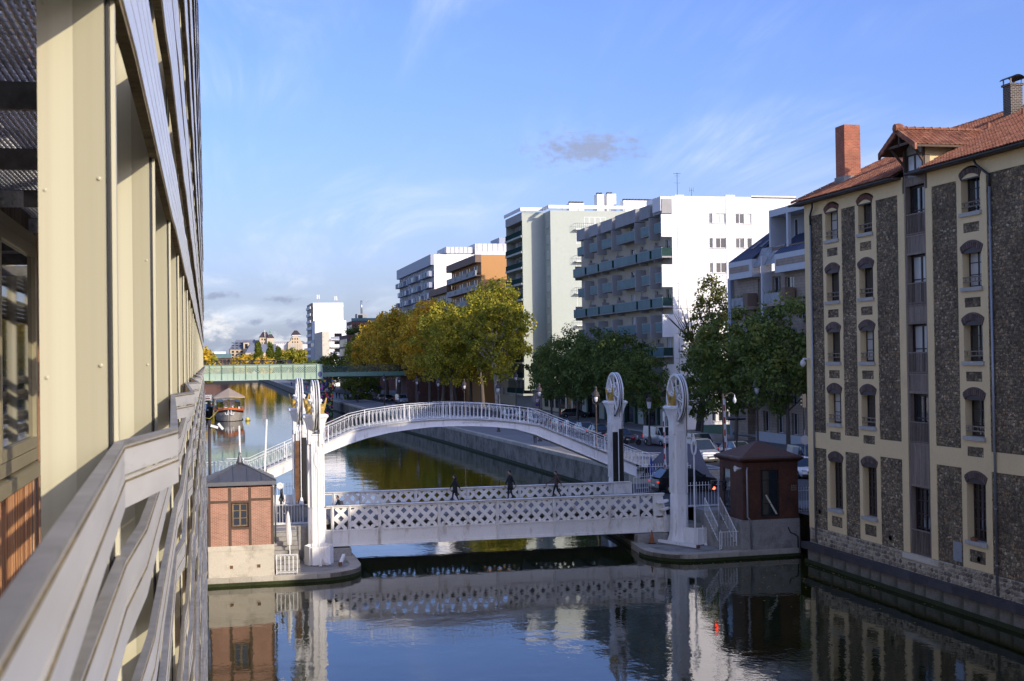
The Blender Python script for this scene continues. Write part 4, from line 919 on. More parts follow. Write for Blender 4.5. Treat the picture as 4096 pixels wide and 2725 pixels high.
    if rack:    # counterweight guide with toothed rack on the road side
        MB().box(-.34, .02, -.52, -.44, 2.45, 6.55).build('guide_channel', 'dark_grease' if flip else 'rust_iron', c)
        MB().box(.04, .40, -.54, -.43, 2.45, 6.75).build('guide_cover', 'dark_grease', c)
        t = MB()
        for k in range(46): t.box(-.02, .05, -.58, -.50, 2.6 + k * .085, 2.645 + k * .085)
        tag(t.build('rack_teeth', 'black_iron', c), kind='stuff')
        MB().tube([(.02, -.62, 8.0), (.02, -.62, 2.8)], .03, 6).tube([(.02, -.62, 2.9), (.02, -.62, 2.45)], [.08, .18], 8).build('lifting_rod', 'white_iron', c)
    sg = -1 if rack else 1
    MB().tube([(.05, sg * 1.41, 9.15), (.05, sg * 1.41, 3.3)], .028, 5).build('lifting_cable', 'dark_grease', c); MB().tube([(.05, -sg * 1.41, 9.15), (.05, -sg * 1.41, 6.9 if not rack else 2.6)], .028, 5).build('counterweight_cable', 'dark_grease', c)
    c.location = loc
    return c
LN = column((5.94, 75.5, 0), 'sunlit white lifting column with gilded wheel bearings beside the brick bridge-keeper house', False, False)
LF = column((5.84, 87.0, 0), 'sunlit white lifting column with brown rack guide, far left of the bridge', True, False)
RN = column((27.57, 75.5, 0), 'shaded white lifting column beside the rusty kiosk with tilted spoked wheel on top', False, True)
RF = column((27.25, 87.0, 0), 'shaded white lifting column with black rack guide, far right of the bridge', True, True)
def tub(loc, label, rz):
    t = thing('counterweight_tank', label, 'tank', (0, 0, 0), 'open tanks at the foot of the columns')
    n = 8; r = .80; m = MB(); m.lathe([(r, .0), (r, 1.02), (r - .03, 1.02), (r - .04, .3), (.02, .3)], n, (0, 0, 0), caps=False); m.build('shell', 'white_paint', t)
    MB().box(-.42, .42, -.78, -.66, 0, .98).build('front_plate', 'white_paint', t); MB().box(-.5, .5, -.82, -.5, 0, .02).build('base_plate', 'coping_dark', t)
    MB().tube([(0, 0, .5), (0, 0, 5.35)], .05, 8).build('rod', 'white_iron', t)
    p = [(math.cos(a) * .17, 0, 5.75 + math.sin(a) * .45) for a in [2 * PI * k / 14 for k in range(15)]]; MB().tube(p, [.06] * 15, 6, False).build('rope_loop', 'white_iron', t, True)
    MB().tube([(0, 0, 6.1), (0, 0, 6.5)], [.1, .05], 6).build('rope_socket', 'white_iron', t)
    for k in range(3): a = -PI / 2 + (k - 1) * 1.1; MB().lathe([(.09, .0), (.09, .1), (.05, .14)], 8, (math.cos(a) * .62, math.sin(a) * 1.0, 0)).build('bolt_cap', 'white_iron', t)
    t.location = loc; t.rotation_euler = (0, 0, rz); return t
tub((5.95, 74.1, .45), 'round white tank with rust hole at the foot of the sunlit left column', 0)
tub((28.35, 74.9, .45), 'white polygonal tank standing at the foot of the shaded right column', .3)
# ---------------------------------------------------------------- arched footbridge
DK = [(-3.5, 3.62), (2.9, 3.70), (3.8, 4.10), (10.0, 6.70), (11.4, 6.98), (12.8, 7.16), (14.2, 7.30), (15.6, 7.37), (17.0, 7.40), (18.5, 7.36), (20.0, 7.27), (22.2, 7.02), (23.6, 6.78), (28.9, 4.58), (32.2, 3.2), (33.6, 3.15), (38.0, 3.1)]
BT = [(4.0, 3.35), (4.5, 3.6), (7.9, 5.13), (9.6, 5.77), (11.0, 6.2), (12.6, 6.54), (14.0, 6.72), (15.5, 6.86), (17.0, 6.90), (18.6, 6.87), (20.2, 6.77), (21.8, 6.58), (23.3, 6.12), (25.3, 5.27), (28.8, 3.75), (31.0, 2.8)]
def lerp(t, x):
    for (a, p), (b, q_) in zip(t, t[1:]):
        if x <= b: return p + (q_ - p) * (x - a) / (b - a)
    return t[-1][1]
fb = thing('footbridge', 'white riveted arched footbridge with ornate railings crossing behind the lift bridge', 'bridge', (17, 95.3, 2.4))
FY = (94.0, 96.6)
xs = sorted({4.0, 31.0, *[p[0] for p in DK if 4 < p[0] < 31], *[p[0] for p in BT], *[4 + k * .9 for k in range(30)]})
for Y in FY:
    m = MB(); pb, pt = None, None
    for x in xs:
        zt, zb = lerp(DK, x) - .02, min(lerp(BT, x), lerp(DK, x) - .25)
        m.v += [(x, Y - .03, zb), (x, Y + .03, zb), (x, Y + .03, zt), (x, Y - .03, zt), (x, Y - .13, zb), (x, Y + .13, zb), (x, Y + .13, zb - .04), (x, Y - .13, zb - .04), (x, Y - .16, zt), (x, Y + .13, zt), (x, Y + .13, zt + .04), (x, Y - .16, zt + .04)]
    n = 12
    for i in range(len(xs) - 1):
        a, b = i * n, i * n + n
        for q4 in ((0, 1, 2, 3), (4, 5, 6, 7), (8, 9, 10, 11)):
            for j in range(4): j2 = (j + 1) % 4; m.f.append((a + q4[j], a + q4[j2], b + q4[j2], b + q4[j]))
    for e in (0, (len(xs) - 1) * n):
        for q4 in ((0, 1, 2, 3), (4, 5, 6, 7), (8, 9, 10, 11)): m.f.append(tuple(e + j for j in q4))
    ag = m.build('arch_girder', 'white_paint', fb)
    r = MB()
    for x in [5 + k * .14 for k in range(185)]:
        for z in (lerp(DK, x) - .08, min(lerp(BT, x), lerp(DK, x) - .25) + .07): r.lathe([(.018, 0), (.014, -.01), (0, -.014)], 4, (x, Y - .031, z), 'y', caps=False)
    tag(r.build('rivets', 'white_paint', ag), kind='stuff')
    for x in (8.0, 12.5, 17.0, 21.5, 26.0): MB().box(x - .05, x + .05, Y - .05, Y - .03, lerp(BT, x) + .02, lerp(DK, x) - .04).build('stiffener', 'white_paint', ag)
m = MB()
for (xa, za), (xb, zb) in zip(DK, DK[1:]): m.quad((xa, FY[0] - .1, za), (xb, FY[0] - .1, zb), (xb, FY[1] + .1, zb), (xa, FY[1] + .1, za)); m.quad((xa, FY[0] - .1, za - .1), (xb, FY[0] - .1, zb - .1), (xb, FY[1] + .1, zb - .1), (xa, FY[1] + .1, za - .1))
m.build('deck', 'deck', fb)
# railing: posts every 2.9 m, oval hoops and bars between
hoop = MB()
pts = []
for k in range(9): a = PI * k / 8; pts.append((math.cos(a) * .118, 0, .78 + math.sin(a) * .12))
pts2 = [(math.cos(a) * .118, 0, .2 + math.sin(a) * .10) for a in [PI + PI * k / 8 for k in range(9)]]
hoop.tube(pts + pts2 + [pts[0]], .0075, 4, False)
hoop_me = hoop.mesh('hoop', 'white_iron'); stem = MB().tube([(0, 0, .02), (0, 0, .97)], .010, 5).lathe([(.010, .1), (.022, .14), (.010, .22)], 5, caps=False).lathe([(.010, .78), (.022, .86), (.010, .92)], 5, caps=False).mesh('baluster', 'white_iron')
ring = MB().tube([(math.cos(a) * .045, 0, 1.04 + math.sin(a) * .045) for a in [2 * PI * k / 8 for k in range(9)]], .009, 4, False).mesh('ring', 'white_iron')
for Y in (FY[0] - .05, FY[1] + .05):
    segs = [p for p in DK]
    tr = MB(); 
    for h, rr in ((1.13, .022), (.97, .010), (.08, .012)): tr.tube([(x, Y, z + h) for x, z in DK], rr, 5)
    ro = tr.build('railing', 'white_iron', fb)
    x = -3.3; i = 0
    while x < 33.4:
        z = lerp(DK, x); sl = (lerp(DK, x + .12) - lerp(DK, x - .12)) / .24
        if i % 10 == 0: MB().box(x - .03, x + .03, Y - .03, Y + .03, z, z + 1.16).box(x - .05, x + .05, Y - .12, Y + .05, z, z + .05).build('post', 'white_iron', ro)
        else: put('baluster', stem, ro, (x, Y, z + .02))
        if x < 33: 
            xh = x + .145; zh = lerp(DK, xh); o = put('hoop', hoop_me, ro, (xh, Y, zh + .01)); sl = (lerp(DK, xh + .12) - lerp(DK, xh - .12)) / .24
            o.rotation_euler = (0, -math.atan(sl) * .55, 0)
        if i % 10 == 5: put('ring', ring, ro, (x, Y, z + .01))
        x += .29; i += 1
# graffiti tag on the arch girder
g = MB(); random.seed(21); x = 17.9
for k in range(11):
    z0 = 7.03 - (x - 17) * .01; p = [(x, 93.955, z0), (x + .03, 93.955, z0 + .14), (x + .09, 93.955, z0 + random.uniform(.0, .14)), (x + .1, 93.955, z0 + .02), (x + .19, 93.955, z0 + random.uniform(.04, .15))]
    g.tube(p, .006, 3, False); x += .21
g.build('graffiti', 'black_iron', fb)
MB().box(31.4, 32.2, 93.6, 97.0, 0, 3.1).build('abutment_pier', 'cream_stone', fb)
for k in range(4): MB().box(33.5 + 0, 38.0 - k * .0 + .3 * (3 - k), 93.9, 96.7, 2.4 + k * .17, 2.57 + k * .17).build('step', 'coping', fb)
# ---------------------------------------------------------------- left pier and bridge-keeper house
PZ_ = .45
def pier(name, outline, label):
    """stone platform: fill, coping stones around the edge, moss at the waterline"""
    p = MB().prism([(x, y) for x, y in outline], -.6, PZ_ - .06, 'z').build(name, 'quay_stone'); struct(p)
    n = len(outline); cx = sum(q[0] for q in outline) / n; cy = sum(q[1] for q in outline) / n
    MB().prism([(cx + (x - cx) * .985, cy + (y - cy) * .985) for x, y in outline], PZ_ - .06, PZ_ - .02, 'z').build('paving', 'grey_stone', p)
    MB().prism([(cx + (x - cx) * 1.004, cy + (y - cy) * 1.007) for x, y in outline], -.6, .17, 'z').build('moss_band', 'moss', p)
    return p, (cx, cy)
def edge_stones(p, path, w=.62, h=.42):
    for (x0, y0), (x1, y1) in zip(path, path[1:]):
        L = math.hypot(x1 - x0, y1 - y0); k = max(1, round(L / 1.25)); a = math.atan2(y1 - y0, x1 - x0)
        for i in range(k):
            t0, t1 = i / k, (i + 1) / k; l = L / k - .016
            m = MB(); b = .03; m.v = [(0, 0, -h), (l, 0, -h), (l, w, -h), (0, w, -h), (0, 0, -b), (l, 0, -b), (l, w, 0), (0, w, 0), (b, b, 0), (l - b, b, 0)]
            m.f = [(0, 3, 2, 1), (0, 1, 5, 4), (1, 2, 6, 5), (2, 3, 7, 6), (3, 0, 4, 7), (4, 5, 9, 8), (8, 9, 6, 7), (5, 6, 9), (4, 8, 7)]
            put('coping_stone', m.mesh('coping_stone', 'coping'), p, (x0 + (x1 - x0) * t0, y0 + (y1 - y0) * t0, PZ_ + random.uniform(-.012, .012)), (0, 0, a))
arcL = [(5.6 + 2.6 * math.sin(t), 73.5 - 2.75 * math.cos(t)) for t in [PI / 2 * k / 6 for k in range(7)]]
pl, _ = pier('pier', [(-.2, 70.68), (5.6, 70.72)] + arcL[1:] + [(8.2, 90), (-.2, 90)], '')
edge_stones(pl, [(-.1, 70.66), (5.6, 70.7)] + arcL[1:] + [(8.22, 77.0)])
kh = thing('keeper_house', 'small brick bridge-keeper house with timber framing and grey zinc hipped roof', 'house', (1.68, 72.5, PZ_))
HX0, HX1, HY0, HY1 = .0, 3.34, 70.8, 74.2
MB().box(HX0 - .02, HX1 + .02, HY0 - .02, HY1, PZ_ - .3, 1.82).build('stone_base', 'cream_stone', kh)
for k in range(3): a = HX0 - .04 + k * 1.14; MB().box(a, a + 1.13, HY0 - .05, HY0 + .3, 1.82, 2.08).build('base_stone', 'cream_stone', kh)
MB().box(HX0 - .03, HX1 + .04, HY0 + .3, HY1, 1.82, 2.08).build('base_course', 'cream_stone', kh)
wl_ = FB('y-', HY0); wl_.holes(HX0 + .02, HX1 - .02, 2.08, 5.12, [(1.18, 2.06, 3.03, 4.3)], 0, .25)
wl_.quad((HX1 - .02, HY0, 2.08), (HX1 - .02, HY1, 2.08), (HX1 - .02, HY1, 5.12), (HX1 - .02, HY0, 5.12)).quad((HX0 + .02, HY0, 2.08), (HX0 + .02, HY1, 2.08), (HX0 + .02, HY1, 5.12), (HX0 + .02, HY0, 5.12)).quad((HX0, HY1, 2.08), (HX1, HY1, 2.08), (HX1, HY1, 5.12), (HX0, HY1, 5.12))
wl_.build('brick_wall', 'brick_house', kh)
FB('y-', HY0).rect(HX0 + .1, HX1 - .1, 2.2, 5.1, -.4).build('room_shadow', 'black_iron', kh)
for u0, u1, w0, w1 in ((1.03, 1.18, 2.08, 5.1), (2.06, 2.2, 2.08, 5.1), (HX0, 1.03, 4.32, 4.45), (2.2, HX1, 4.4, 4.53), (1.18, 2.06, 4.3, 4.42), (1.14, 2.1, 2.93, 3.03), (HX0 - .01, HX0 + .12, 2.08, 5.1), (HX1 - .12, HX1 + .012, 2.08, 5.1)):
    FB('y-', HY0).fbox(u0, u1, w0, w1, -.05, .025 + .004 * (u1 - u0 > .5)).build('timber', 'timber_brown', kh)
pm('old_wood', (.2, .14, .08), .75, var=.4, stretch=(4, 4, .8))
window(kh, 'y-', HY0, 1.22, 2.03, 3.07, 4.28, -.1, 'old_wood', 'glass_dark', .075, (.5,), (.36, .68), ft=.06)
# zinc roof with standing seams: each tray a piece
EZ_, AZ_ = 5.42, 6.28; AX, AY = (HX0 + HX1) / 2, 72.5; ox = .14
rx0, rx1, ry0, ry1 = HX0 - ox, HX1 + ox, HY0 - ox, HY1 + ox
def trays(A, B, apex, n, par):
    A, B, T = Vector(A), Vector(B), Vector(apex)
    for k in range(n):
        a, b = A + (B - A) * (k / n), A + (B - A) * ((k + 1) / n)
        def up(p, t):   # climb the slope straight until the hip
            return p + (T - (A + B) / 2) * t
        ta = 1 - abs(2 * k / n - 1); tb = 1 - abs(2 * (k + 1) / n - 1)
        m = MB(); q = [a, b] + ([up(b, tb)] if tb > .01 else []) + ([up(a, ta)] if ta > .01 else [])
        nn = (B - A).cross(T - A).normalized(); nn = nn if nn.z > 0 else -nn
        e = nn * .012; m.quad(*q); m.quad(*[v + e for v in q])
        for i in range(len(q)): j = (i + 1) % len(q); m.quad(q[i], q[j], q[j] + e, q[i] + e)
        m.build('roof_tray', 'zinc', par)
        if ta > .02: MB().bar(a + nn * .02, up(a, ta) + nn * .02, .03, .05, nn).build('seam', 'zinc', par)
ro = MB().quad((rx0, ry0, EZ_ - .02), (rx1, ry0, EZ_ - .02), (AX, AY, AZ_ - .02)).quad((rx1, ry0, EZ_ - .02), (rx1, ry1, EZ_ - .02), (AX, AY, AZ_ - .02)).quad((rx0, ry1, EZ_ - .02), (rx1, ry1, EZ_ - .02), (AX, AY, AZ_ - .02)).quad((rx0, ry0, EZ_ - .02), (rx0, ry1, EZ_ - .02), (AX, AY, AZ_ - .02)).build('roof', 'zinc', kh)
trays((rx0, ry0, EZ_), (rx1, ry0, EZ_), (AX, AY, AZ_), 5, ro); trays((rx1, ry0, EZ_), (rx1, ry1, EZ_), (AX, AY, AZ_), 5, ro); trays((rx0, ry0, EZ_), (rx0, ry1, EZ_), (AX, AY, AZ_), 5, ro)
for c in ((rx0, ry0), (rx1, ry0)): MB().bar((c[0], c[1], EZ_ + .02), (AX, AY, AZ_ + .03), .07, .05).build('hip_cap', 'zinc', ro)
MB().lathe([(.2, 0), (.14, .14), (.1, .3), (.06, .42), (.05, .46), (.08, .52), (.05, .58), (.012, .6), (.006, .95)], 10, (AX, AY, AZ_ - .03)).build('finial', 'zinc', kh, True)
MB().box(rx0 - .02, rx1 + .02, ry0 - .03, ry0 + .02, EZ_ - .2, EZ_).box(rx1 - .02, rx1 + .03, ry0 + .02, ry1, EZ_ - .2, EZ_).box(rx0, rx1, ry0 + .02, ry1, EZ_ - .22, EZ_ - .2).box(rx0 - .03, rx0 + .02, ry0 + .02, ry1, EZ_ - .2, EZ_).build('gutter', 'zinc', kh)
for x, zb in ((HX1 + .1, 2.1), (HX0 - .08, .5)): MB().tube([(x, HY0 + .06, EZ_ - .2), (x, HY0 + .05, zb)], .045, 8).build('rain_pipe', 'zinc', kh, True)
for x in (1.15, 2.55): 
    v = FB('y-', HY0).fbox(x - .12, x + .12, .86, 1.1, .0, .045).build('vent_frame', 'cream_stone', kh); FB('y-', HY0).rect(x - .085, x + .085, .895, 1.065, .049).build('vent_opening', 'rust_iron', v)
speaker = thing('horn_speaker', 'white round horn speaker under the eave of the brick keeper house', 'speaker', (3.62, 70.9, 5.2)); MB().lathe([(.06, .14), (.09, .05), (.17, -.1), (.18, -.12), (.1, -.08), (.02, -.05)], 12, (3.68, 70.8, 5.13), 'y').build('horn', 'plastic_white', speaker, True); MB().box(3.45, 3.7, 70.9, 70.96, 5.1, 5.16).build('bracket', 'zinc', speaker)
# stairs up to the street behind the house, gate railing
stp = thing('stone_stairs', 'mossy stone steps climbing from the pier beside the brick house', 'stairs', (4.2, 73, PZ_))
for k in range(9): MB().box(3.46, 4.75, 71.3 + k * .36, 74.6, PZ_ - .02 + k * .2, PZ_ + .18 + k * .2).build('step', 'grey_stone', stp)
wall2 = MB().box(3.4, 6.4, 75.9, 77.0, PZ_ - .1, 2.36).box(3.4, 4.75, 74.5, 75.9, PZ_ - .1, 2.3); struct(wall2.build('retaining_wall', 'grey_stone'))
def rail_run(name, label, cat, pts, h, gap, mat='white_iron', loops=False, spikes=False, z0off=.08, rr=.02, group=None):
    r = thing(name, label, cat, pts[0], group)
    for (x0, y0, z0), (x1, y1, z1) in zip(pts, pts[1:]):
        L = math.hypot(x1 - x0, y1 - y0); n = max(1, round(L / gap))
        MB().tube([(x0, y0, z0 + h), (x1, y1, z1 + h)], rr, 5).build('top_rail', mat, r); MB().tube([(x0, y0, z0 + z0off), (x1, y1, z1 + z0off)], rr * .8, 5).build('bottom_rail', mat, r)
        for i in range(n + 1):
            t = i / n; x, y, z = x0 + (x1 - x0) * t, y0 + (y1 - y0) * t, z0 + (z1 - z0) * t; e = i in (0, n)
            m = MB().tube([(x, y, z), (x, y, z + h + (.14 if spikes and not e else .03))], rr * (1.3 if e else .62), 5)
            if spikes and not e: m.lathe([(.0, .17), (.028, .1), (.012, .02), (.026, .0), (.01, -.03)], 5, (x, y, z + h + .05), caps=False)
            m.build('post' if e else 'bar', mat, r)
            if loops and i < n:
                c = ((x0 + (x1 - x0) * (i + .5) / n), (y0 + (y1 - y0) * (i + .5) / n), z0 + (z1 - z0) * (i + .5) / n); w = L / n * .42; dx, dy = (x1 - x0) / L, (y1 - y0) / L
                p = [(c[0] + dx * w * math.cos(a), c[1] + dy * w * math.cos(a), c[2] + h - .17 + .13 * math.sin(a)) for a in [PI * k / 6 for k in range(7)]] + [(c[0] + dx * w * math.cos(a), c[1] + dy * w * math.cos(a), c[2] + .25 + .13 * math.sin(a)) for a in [PI + PI * k / 6 for k in range(7)]]
                MB().tube(p + [p[0]], rr * .5, 4, False).build('hoop', mat, r)
    return r
rail_run('gate_railing', 'low white hooped gate in front of the stone steps beside the brick house', 'railing', [(3.48, 70.95, PZ_), (4.56, 70.95, PZ_)], 1.02, .2, loops=True)
rail_run('street_fence', 'white spiked fence behind the brick house along the street edge', 'fence', [(3.5, 77.0, 2.36), (5.3, 77.0, 2.36)], 1.1, .17, spikes=True)
rail_run('street_fence', 'white spiked fence on the far side of the street beside the brown rack column', 'fence', [(1.0, 87.6, 2.4), (5.4, 87.6, 2.4)], 1.15, .2, spikes=True)
MB_ = MB().box(3.5, 6.2, 76.86, 76.95, 1.45, 2.42); tag(MB_.build('parapet_plate', 'white_paint'), 'low white plate under the spiked fence behind the brick house', 'parapet')
tag(MB().box(1.0, 5.4, 87.5, 87.56, 2.4, 3.0).build('parapet_plate', 'white_paint'), 'low white plate behind the hooded walker on the left approach', 'parapet')
um = thing('folded_parasol', 'folded white parasol leaning upright in the sunlight on the steps beside the brick house', 'parasol', (4.25, 73.0, 1.1))
MB().tube([(4.3, 72.6, .6), (4.22, 72.7, 3.5)], .035, 6).build('pole', 'white_iron', um); MB().tube([(4.2, 72.7, 3.55), (4.2, 72.7, 3.3), (4.24, 72.7, 2.2), (4.26, 72.7, 1.75)], [.03, .1, .17, .12], 7).build('canopy', 'plastic_white', um)
def pipe_light(name, label, x, y, rz, cat='floodlight'):
    t = thing(name, label, cat, (0, 0, 0)); m = MB().lathe([(.1, -.22), (.13, -.15), (.13, .18), (.15, .22), (.1, .2)], 10, (0, 0, 0), 'y'); m.xf(Matrix.Translation((0, 0, .24)) @ Matrix.Rotation(R(25), 4, 'X')); m.build('housing', 'plastic_white', t, 30)
    MB().tube([(-.14, 0, .24), (-.14, 0, .02), (.14, 0, .02), (.14, 0, .24)], .015, 5).build('stirrup', 'plastic_white', t); t.location = (x, y, PZ_); t.rotation_euler = (0, 0, rz); return t
pipe_light('floodlight', 'white cylindrical floodlight in front of the left tank', 6.25, 73.05, R(10)); pipe_light('floodlight', 'white cylindrical floodlight lying right of the shaded right tank', 29.55, 73.6, R(60))
def lock_beam(label, p, q):
    t = thing('steel_beam', label, 'beam', p); MB().bar(p, q, .16, .16).build('beam', 'white_paint', t); d = (Vector(q) - Vector(p)).normalized(); MB().bar(Vector(q), Vector(q) + d * .12, .2, .19).build('rusty_end', 'rust_iron', t); return t
lock_beam('short white steel beam with rusty tip on the left pier edge', (7.35, 74.4, .8), (7.0, 72.7, .6))
lock_beam('long white steel beam with rusty tip lying across the right pier', (26.3, 75.6, .62), (27.6, 72.6, .60))

# ---------------------------------------------------------------- right pier, rusty kiosk
arcR = [(27.0 - 2.35 * math.sin(t), 73.9 - 3.0 * math.cos(t)) for t in [PI / 2 * k / 7 for k in range(8)]]
pr, _ = pier('pier', [(33.4, 71.2)] + [(27.0, 70.9)] + arcR[1:] + [(25.4, 80), (26.2, 90), (33.4, 90)], '')
edge_stones(pr, ([(33.3, 71.17)] + [(27.0, 70.88)] + arcR[1:] + [(25.0, 77.0)])[::-1][::-1][::-1])
kk = thing('control_kiosk', 'rust-coloured steel control kiosk with pyramid roof on a stained stone base', 'kiosk', (31.7, 73.1, 2.15))
KX0, KX1, KY0, KY1, KZ = 29.98, 33.4, 71.4, 74.9, 2.15
MB().box(KX0 - .12, KX1 + .05, KY0 - .04, KY1, PZ_ - .1, KZ).build('stone_base', 'grey_stone', kk)
hk = [(31.08, 32.2, 2.3, 5.0)]
w_ = FB('y-', KY0); w_.holes(KX0 + .02, KX1 - .02, KZ, 5.45, hk, -.02, .08); w_.build('front_wall', 'corten', kk)
w_ = FB('x-', KX0); w_.holes(KY0 + .02, KY1 - .02, KZ, 5.45, [(73.3, 74.3, 2.3, 5.0)], -.02, .08); w_.build('side_wall', 'corten', kk)
MB().quad((KX1, KY0, KZ), (KX1, KY1, KZ), (KX1, KY1, 5.45), (KX1, KY0, 5.45)).quad((KX0, KY1, KZ), (KX1, KY1, KZ), (KX1, KY1, 5.45), (KX0, KY1, 5.45)).build('back_wall', 'corten', kk)
for u0, u1, w0, w1 in ((KX0, 31.07, KZ, 5.02), (KX0, 31.07, 5.03, 5.45), (32.21, KX1, KZ, 5.02), (32.21, KX1, 5.03, 5.45), (31.08, 32.2, 5.03, 5.45), (31.08, 32.2, KZ, 2.29)): FB('y-', KY0).fbox(u0 + .004, u1 - .004, w0 + .004, w1 - .004, -.01, .006).build('steel_panel', 'corten', kk)
for u0, u1, w0, w1 in ((KY0, 72.3, KZ, 4.55), (72.3, 73.28, KZ, 4.55), (KY0, 72.3, 4.55, 5.45), (72.3, 73.28, 4.55, 5.45), (74.32, KY1, KZ, 5.45), (73.28, 74.32, 5.0, 5.45)): FB('x-', KX0).fbox(u0 + .004, u1 - .004, w0 + .004, w1 - .004, -.01, .006).build('steel_panel', 'corten', kk)
window(kk, 'y-', KY0, 31.1, 32.18, 2.32, 4.98, -.03, 'black_iron', 'glass_blue', .05, (), (.28, .51, .79), ft=.04)
window(kk, 'x-', KX0, 73.32, 74.28, 2.32, 4.98, -.03, 'black_iron', 'glass_blue', .05, (), (.28, .51, .79), 'glazed_door', ft=.04)
FB('y-', KY0).quad((31.35, KY0 + .036, 3.55), (31.45, KY0 + .036, 3.58), (32.12, KY0 + .036, 2.42), (32.0, KY0 + .036, 2.42)).build('leaning_plank', 'cream_stone', kk)
kx0, kx1, ky0, ky1 = KX0 - .28, KX1 + .25, KY0 - .28, KY1 + .25
m = MB(); c_ = ((kx0, ky0), (kx1, ky0), (kx1, ky1), (kx0, ky1)); i_ = ((KX0, KY0), (KX1, KY0), (KX1, KY1), (KX0, KY1))
for k in range(4): k2 = (k + 1) % 4; m.quad((*i_[k], 5.42), (*i_[k2], 5.42), (*c_[k2], 5.62), (*c_[k], 5.62)).quad((*c_[k], 5.62), (*c_[k2], 5.62), (*c_[k2], 5.70), (*c_[k], 5.70))
m.build('cornice', 'corten', kk)
A_ = ((kx0 + kx1) / 2, (ky0 + ky1) / 2, 6.6)
for k in range(4): k2 = (k + 1) % 4; MB().quad((*c_[k], 5.70), (*c_[k2], 5.70), A_).build('roof_sheet', 'corten_roof', kk)
for k in range(4):
    k2 = (k + 1) % 4; f = lambda p: (p[0] + (A_[0] - p[0]) * .06, p[1] + (A_[1] - p[1]) * .06, 5.76)
    MB().bar(f(c_[k]), f(c_[k2]), .05, .07).build('snow_rail', 'zinc', kk)
MB().tube([(KX0 + .25, KY0 - .1, 5.2), (KX0 + .2, KY0 - .12, 5.0), (KX0 + .2, KY0 - .12, 2.35), (KX0 + .4, KY0 - .12, 2.1), (KX0 + .42, KY0 - .12, .5)], .055, 8).build('rain_pipe', 'zinc_pipe', kk, True)
MB().tube([(32.7, KY0 - .07, 1.65), (32.85, KY0 - .07, 1.35), (33.1, KY0 - .07, 1.25), (33.3, KY0 - .07, 1.1), (33.32, KY0 - .07, .2)], .04, 6).build('cable', 'coping_dark', kk, True)
g = MB(); random.seed(11)
for k in range(9): x = 32.95 + (k % 3) * .12; z = 3.75 + (k // 3) * .12; g.tube([(x, KY0 - .009, z), (x + .04, KY0 - .009, z + .1), (x + .08, KY0 - .009, z + .02), (x + .1, KY0 - .009, z + random.uniform(.03, .12))], .008, 3, False)
g.build('graffiti', 'cream_stone', kk)
sp2 = thing('horn_speaker', 'white round horn speaker on the corner of the rusty kiosk', 'speaker', (29.8, 71.7, 5.1)); MB().lathe([(.05, .3), (.07, .1), (.17, -.1), (.18, -.13), (.1, -.08), (.02, -.05)], 12, (29.7, 71.6, 5.12), 'x').xf(Matrix.Translation((29.7, 71.6, 5.12)) @ Matrix.Rotation(0, 4, 'Z') @ Matrix.Translation((-29.7, -71.6, -5.12))).build('horn', 'plastic_white', sp2, True)
st2 = thing('kiosk_steps', 'grey stone steps with handrails leading up to the rusty kiosk', 'stairs', (29, 73, PZ_))
for k in range(8): MB().box(28.85, 30.0, 71.75 + k * .33, 74.8, PZ_ - .02 + k * .21, PZ_ + .19 + k * .21).build('step', 'grey_stone', st2)
for x in (28.8, 29.75):
    MB().bar((x, 71.9, PZ_ + 1.0), (x, 74.4, 3.2), .04, .05).build('handrail', 'white_iron', st2); MB().bar((x, 71.9, PZ_ + .15), (x, 74.4, 2.3), .03, .03).build('lower_rail', 'white_iron', st2)
    for k in range(13): t = k / 12; y = 71.9 + 2.5 * t; z = PZ_ + .15 + (2.3 - PZ_ - .15) * t; MB().tube([(x, y, z - .1), (x, y, z + .88)], .014 if k % 12 else .024, 5).build('bar', 'white_iron', st2)
rail_run('pier_railing', 'low white railing on the right pier in front of the kiosk steps', 'railing', [(28.7, 71.9, PZ_), (30.05, 71.9, PZ_)], 1.02, .17)
struct(MB().box(27.6, 29.0, 75.3, 77.0, PZ_ - .1, 1.55).box(29.0, 33.5, 74.9, 77.0, PZ_ - .1, 2.36).build('retaining_wall', 'grey_stone'))
tag(MB().box(28.2, 31.0, 76.9, 76.98, 1.6, 2.45).box(31.0, 31.08, 75.4, 76.9, 1.6, 2.45).build('parapet_plate', 'white_paint'), 'low white plate under the spiked fence right of the shaded column', 'parapet')
rail_run('street_fence', 'white spiked fence right of the shaded column in front of the black car', 'fence', [(28.3, 77.0, 2.4), (31.05, 77.0, 2.4), (31.6, 75.2, 2.4)], 1.3, .2, spikes=True)
rail_run('street_fence', 'white spiked fence between the rusty kiosk and the warehouse', 'fence', [(33.5, 72.2, 2.4), (36.5, 72.2, 2.4)], 1.25, .16, spikes=True)
rail_run('street_fence', 'tall white spiked fence in front of the grey tent', 'fence', [(29.2, 88.4, 2.4), (33.2, 88.4, 2.4)], 1.55, .2, spikes=True)
rail_run('street_fence', 'white spiked fence beside the right end of the far parapet', 'fence', [(27.9, 85.1, 2.4), (30.8, 86.6, 2.4)], 1.15, .2, spikes=True)
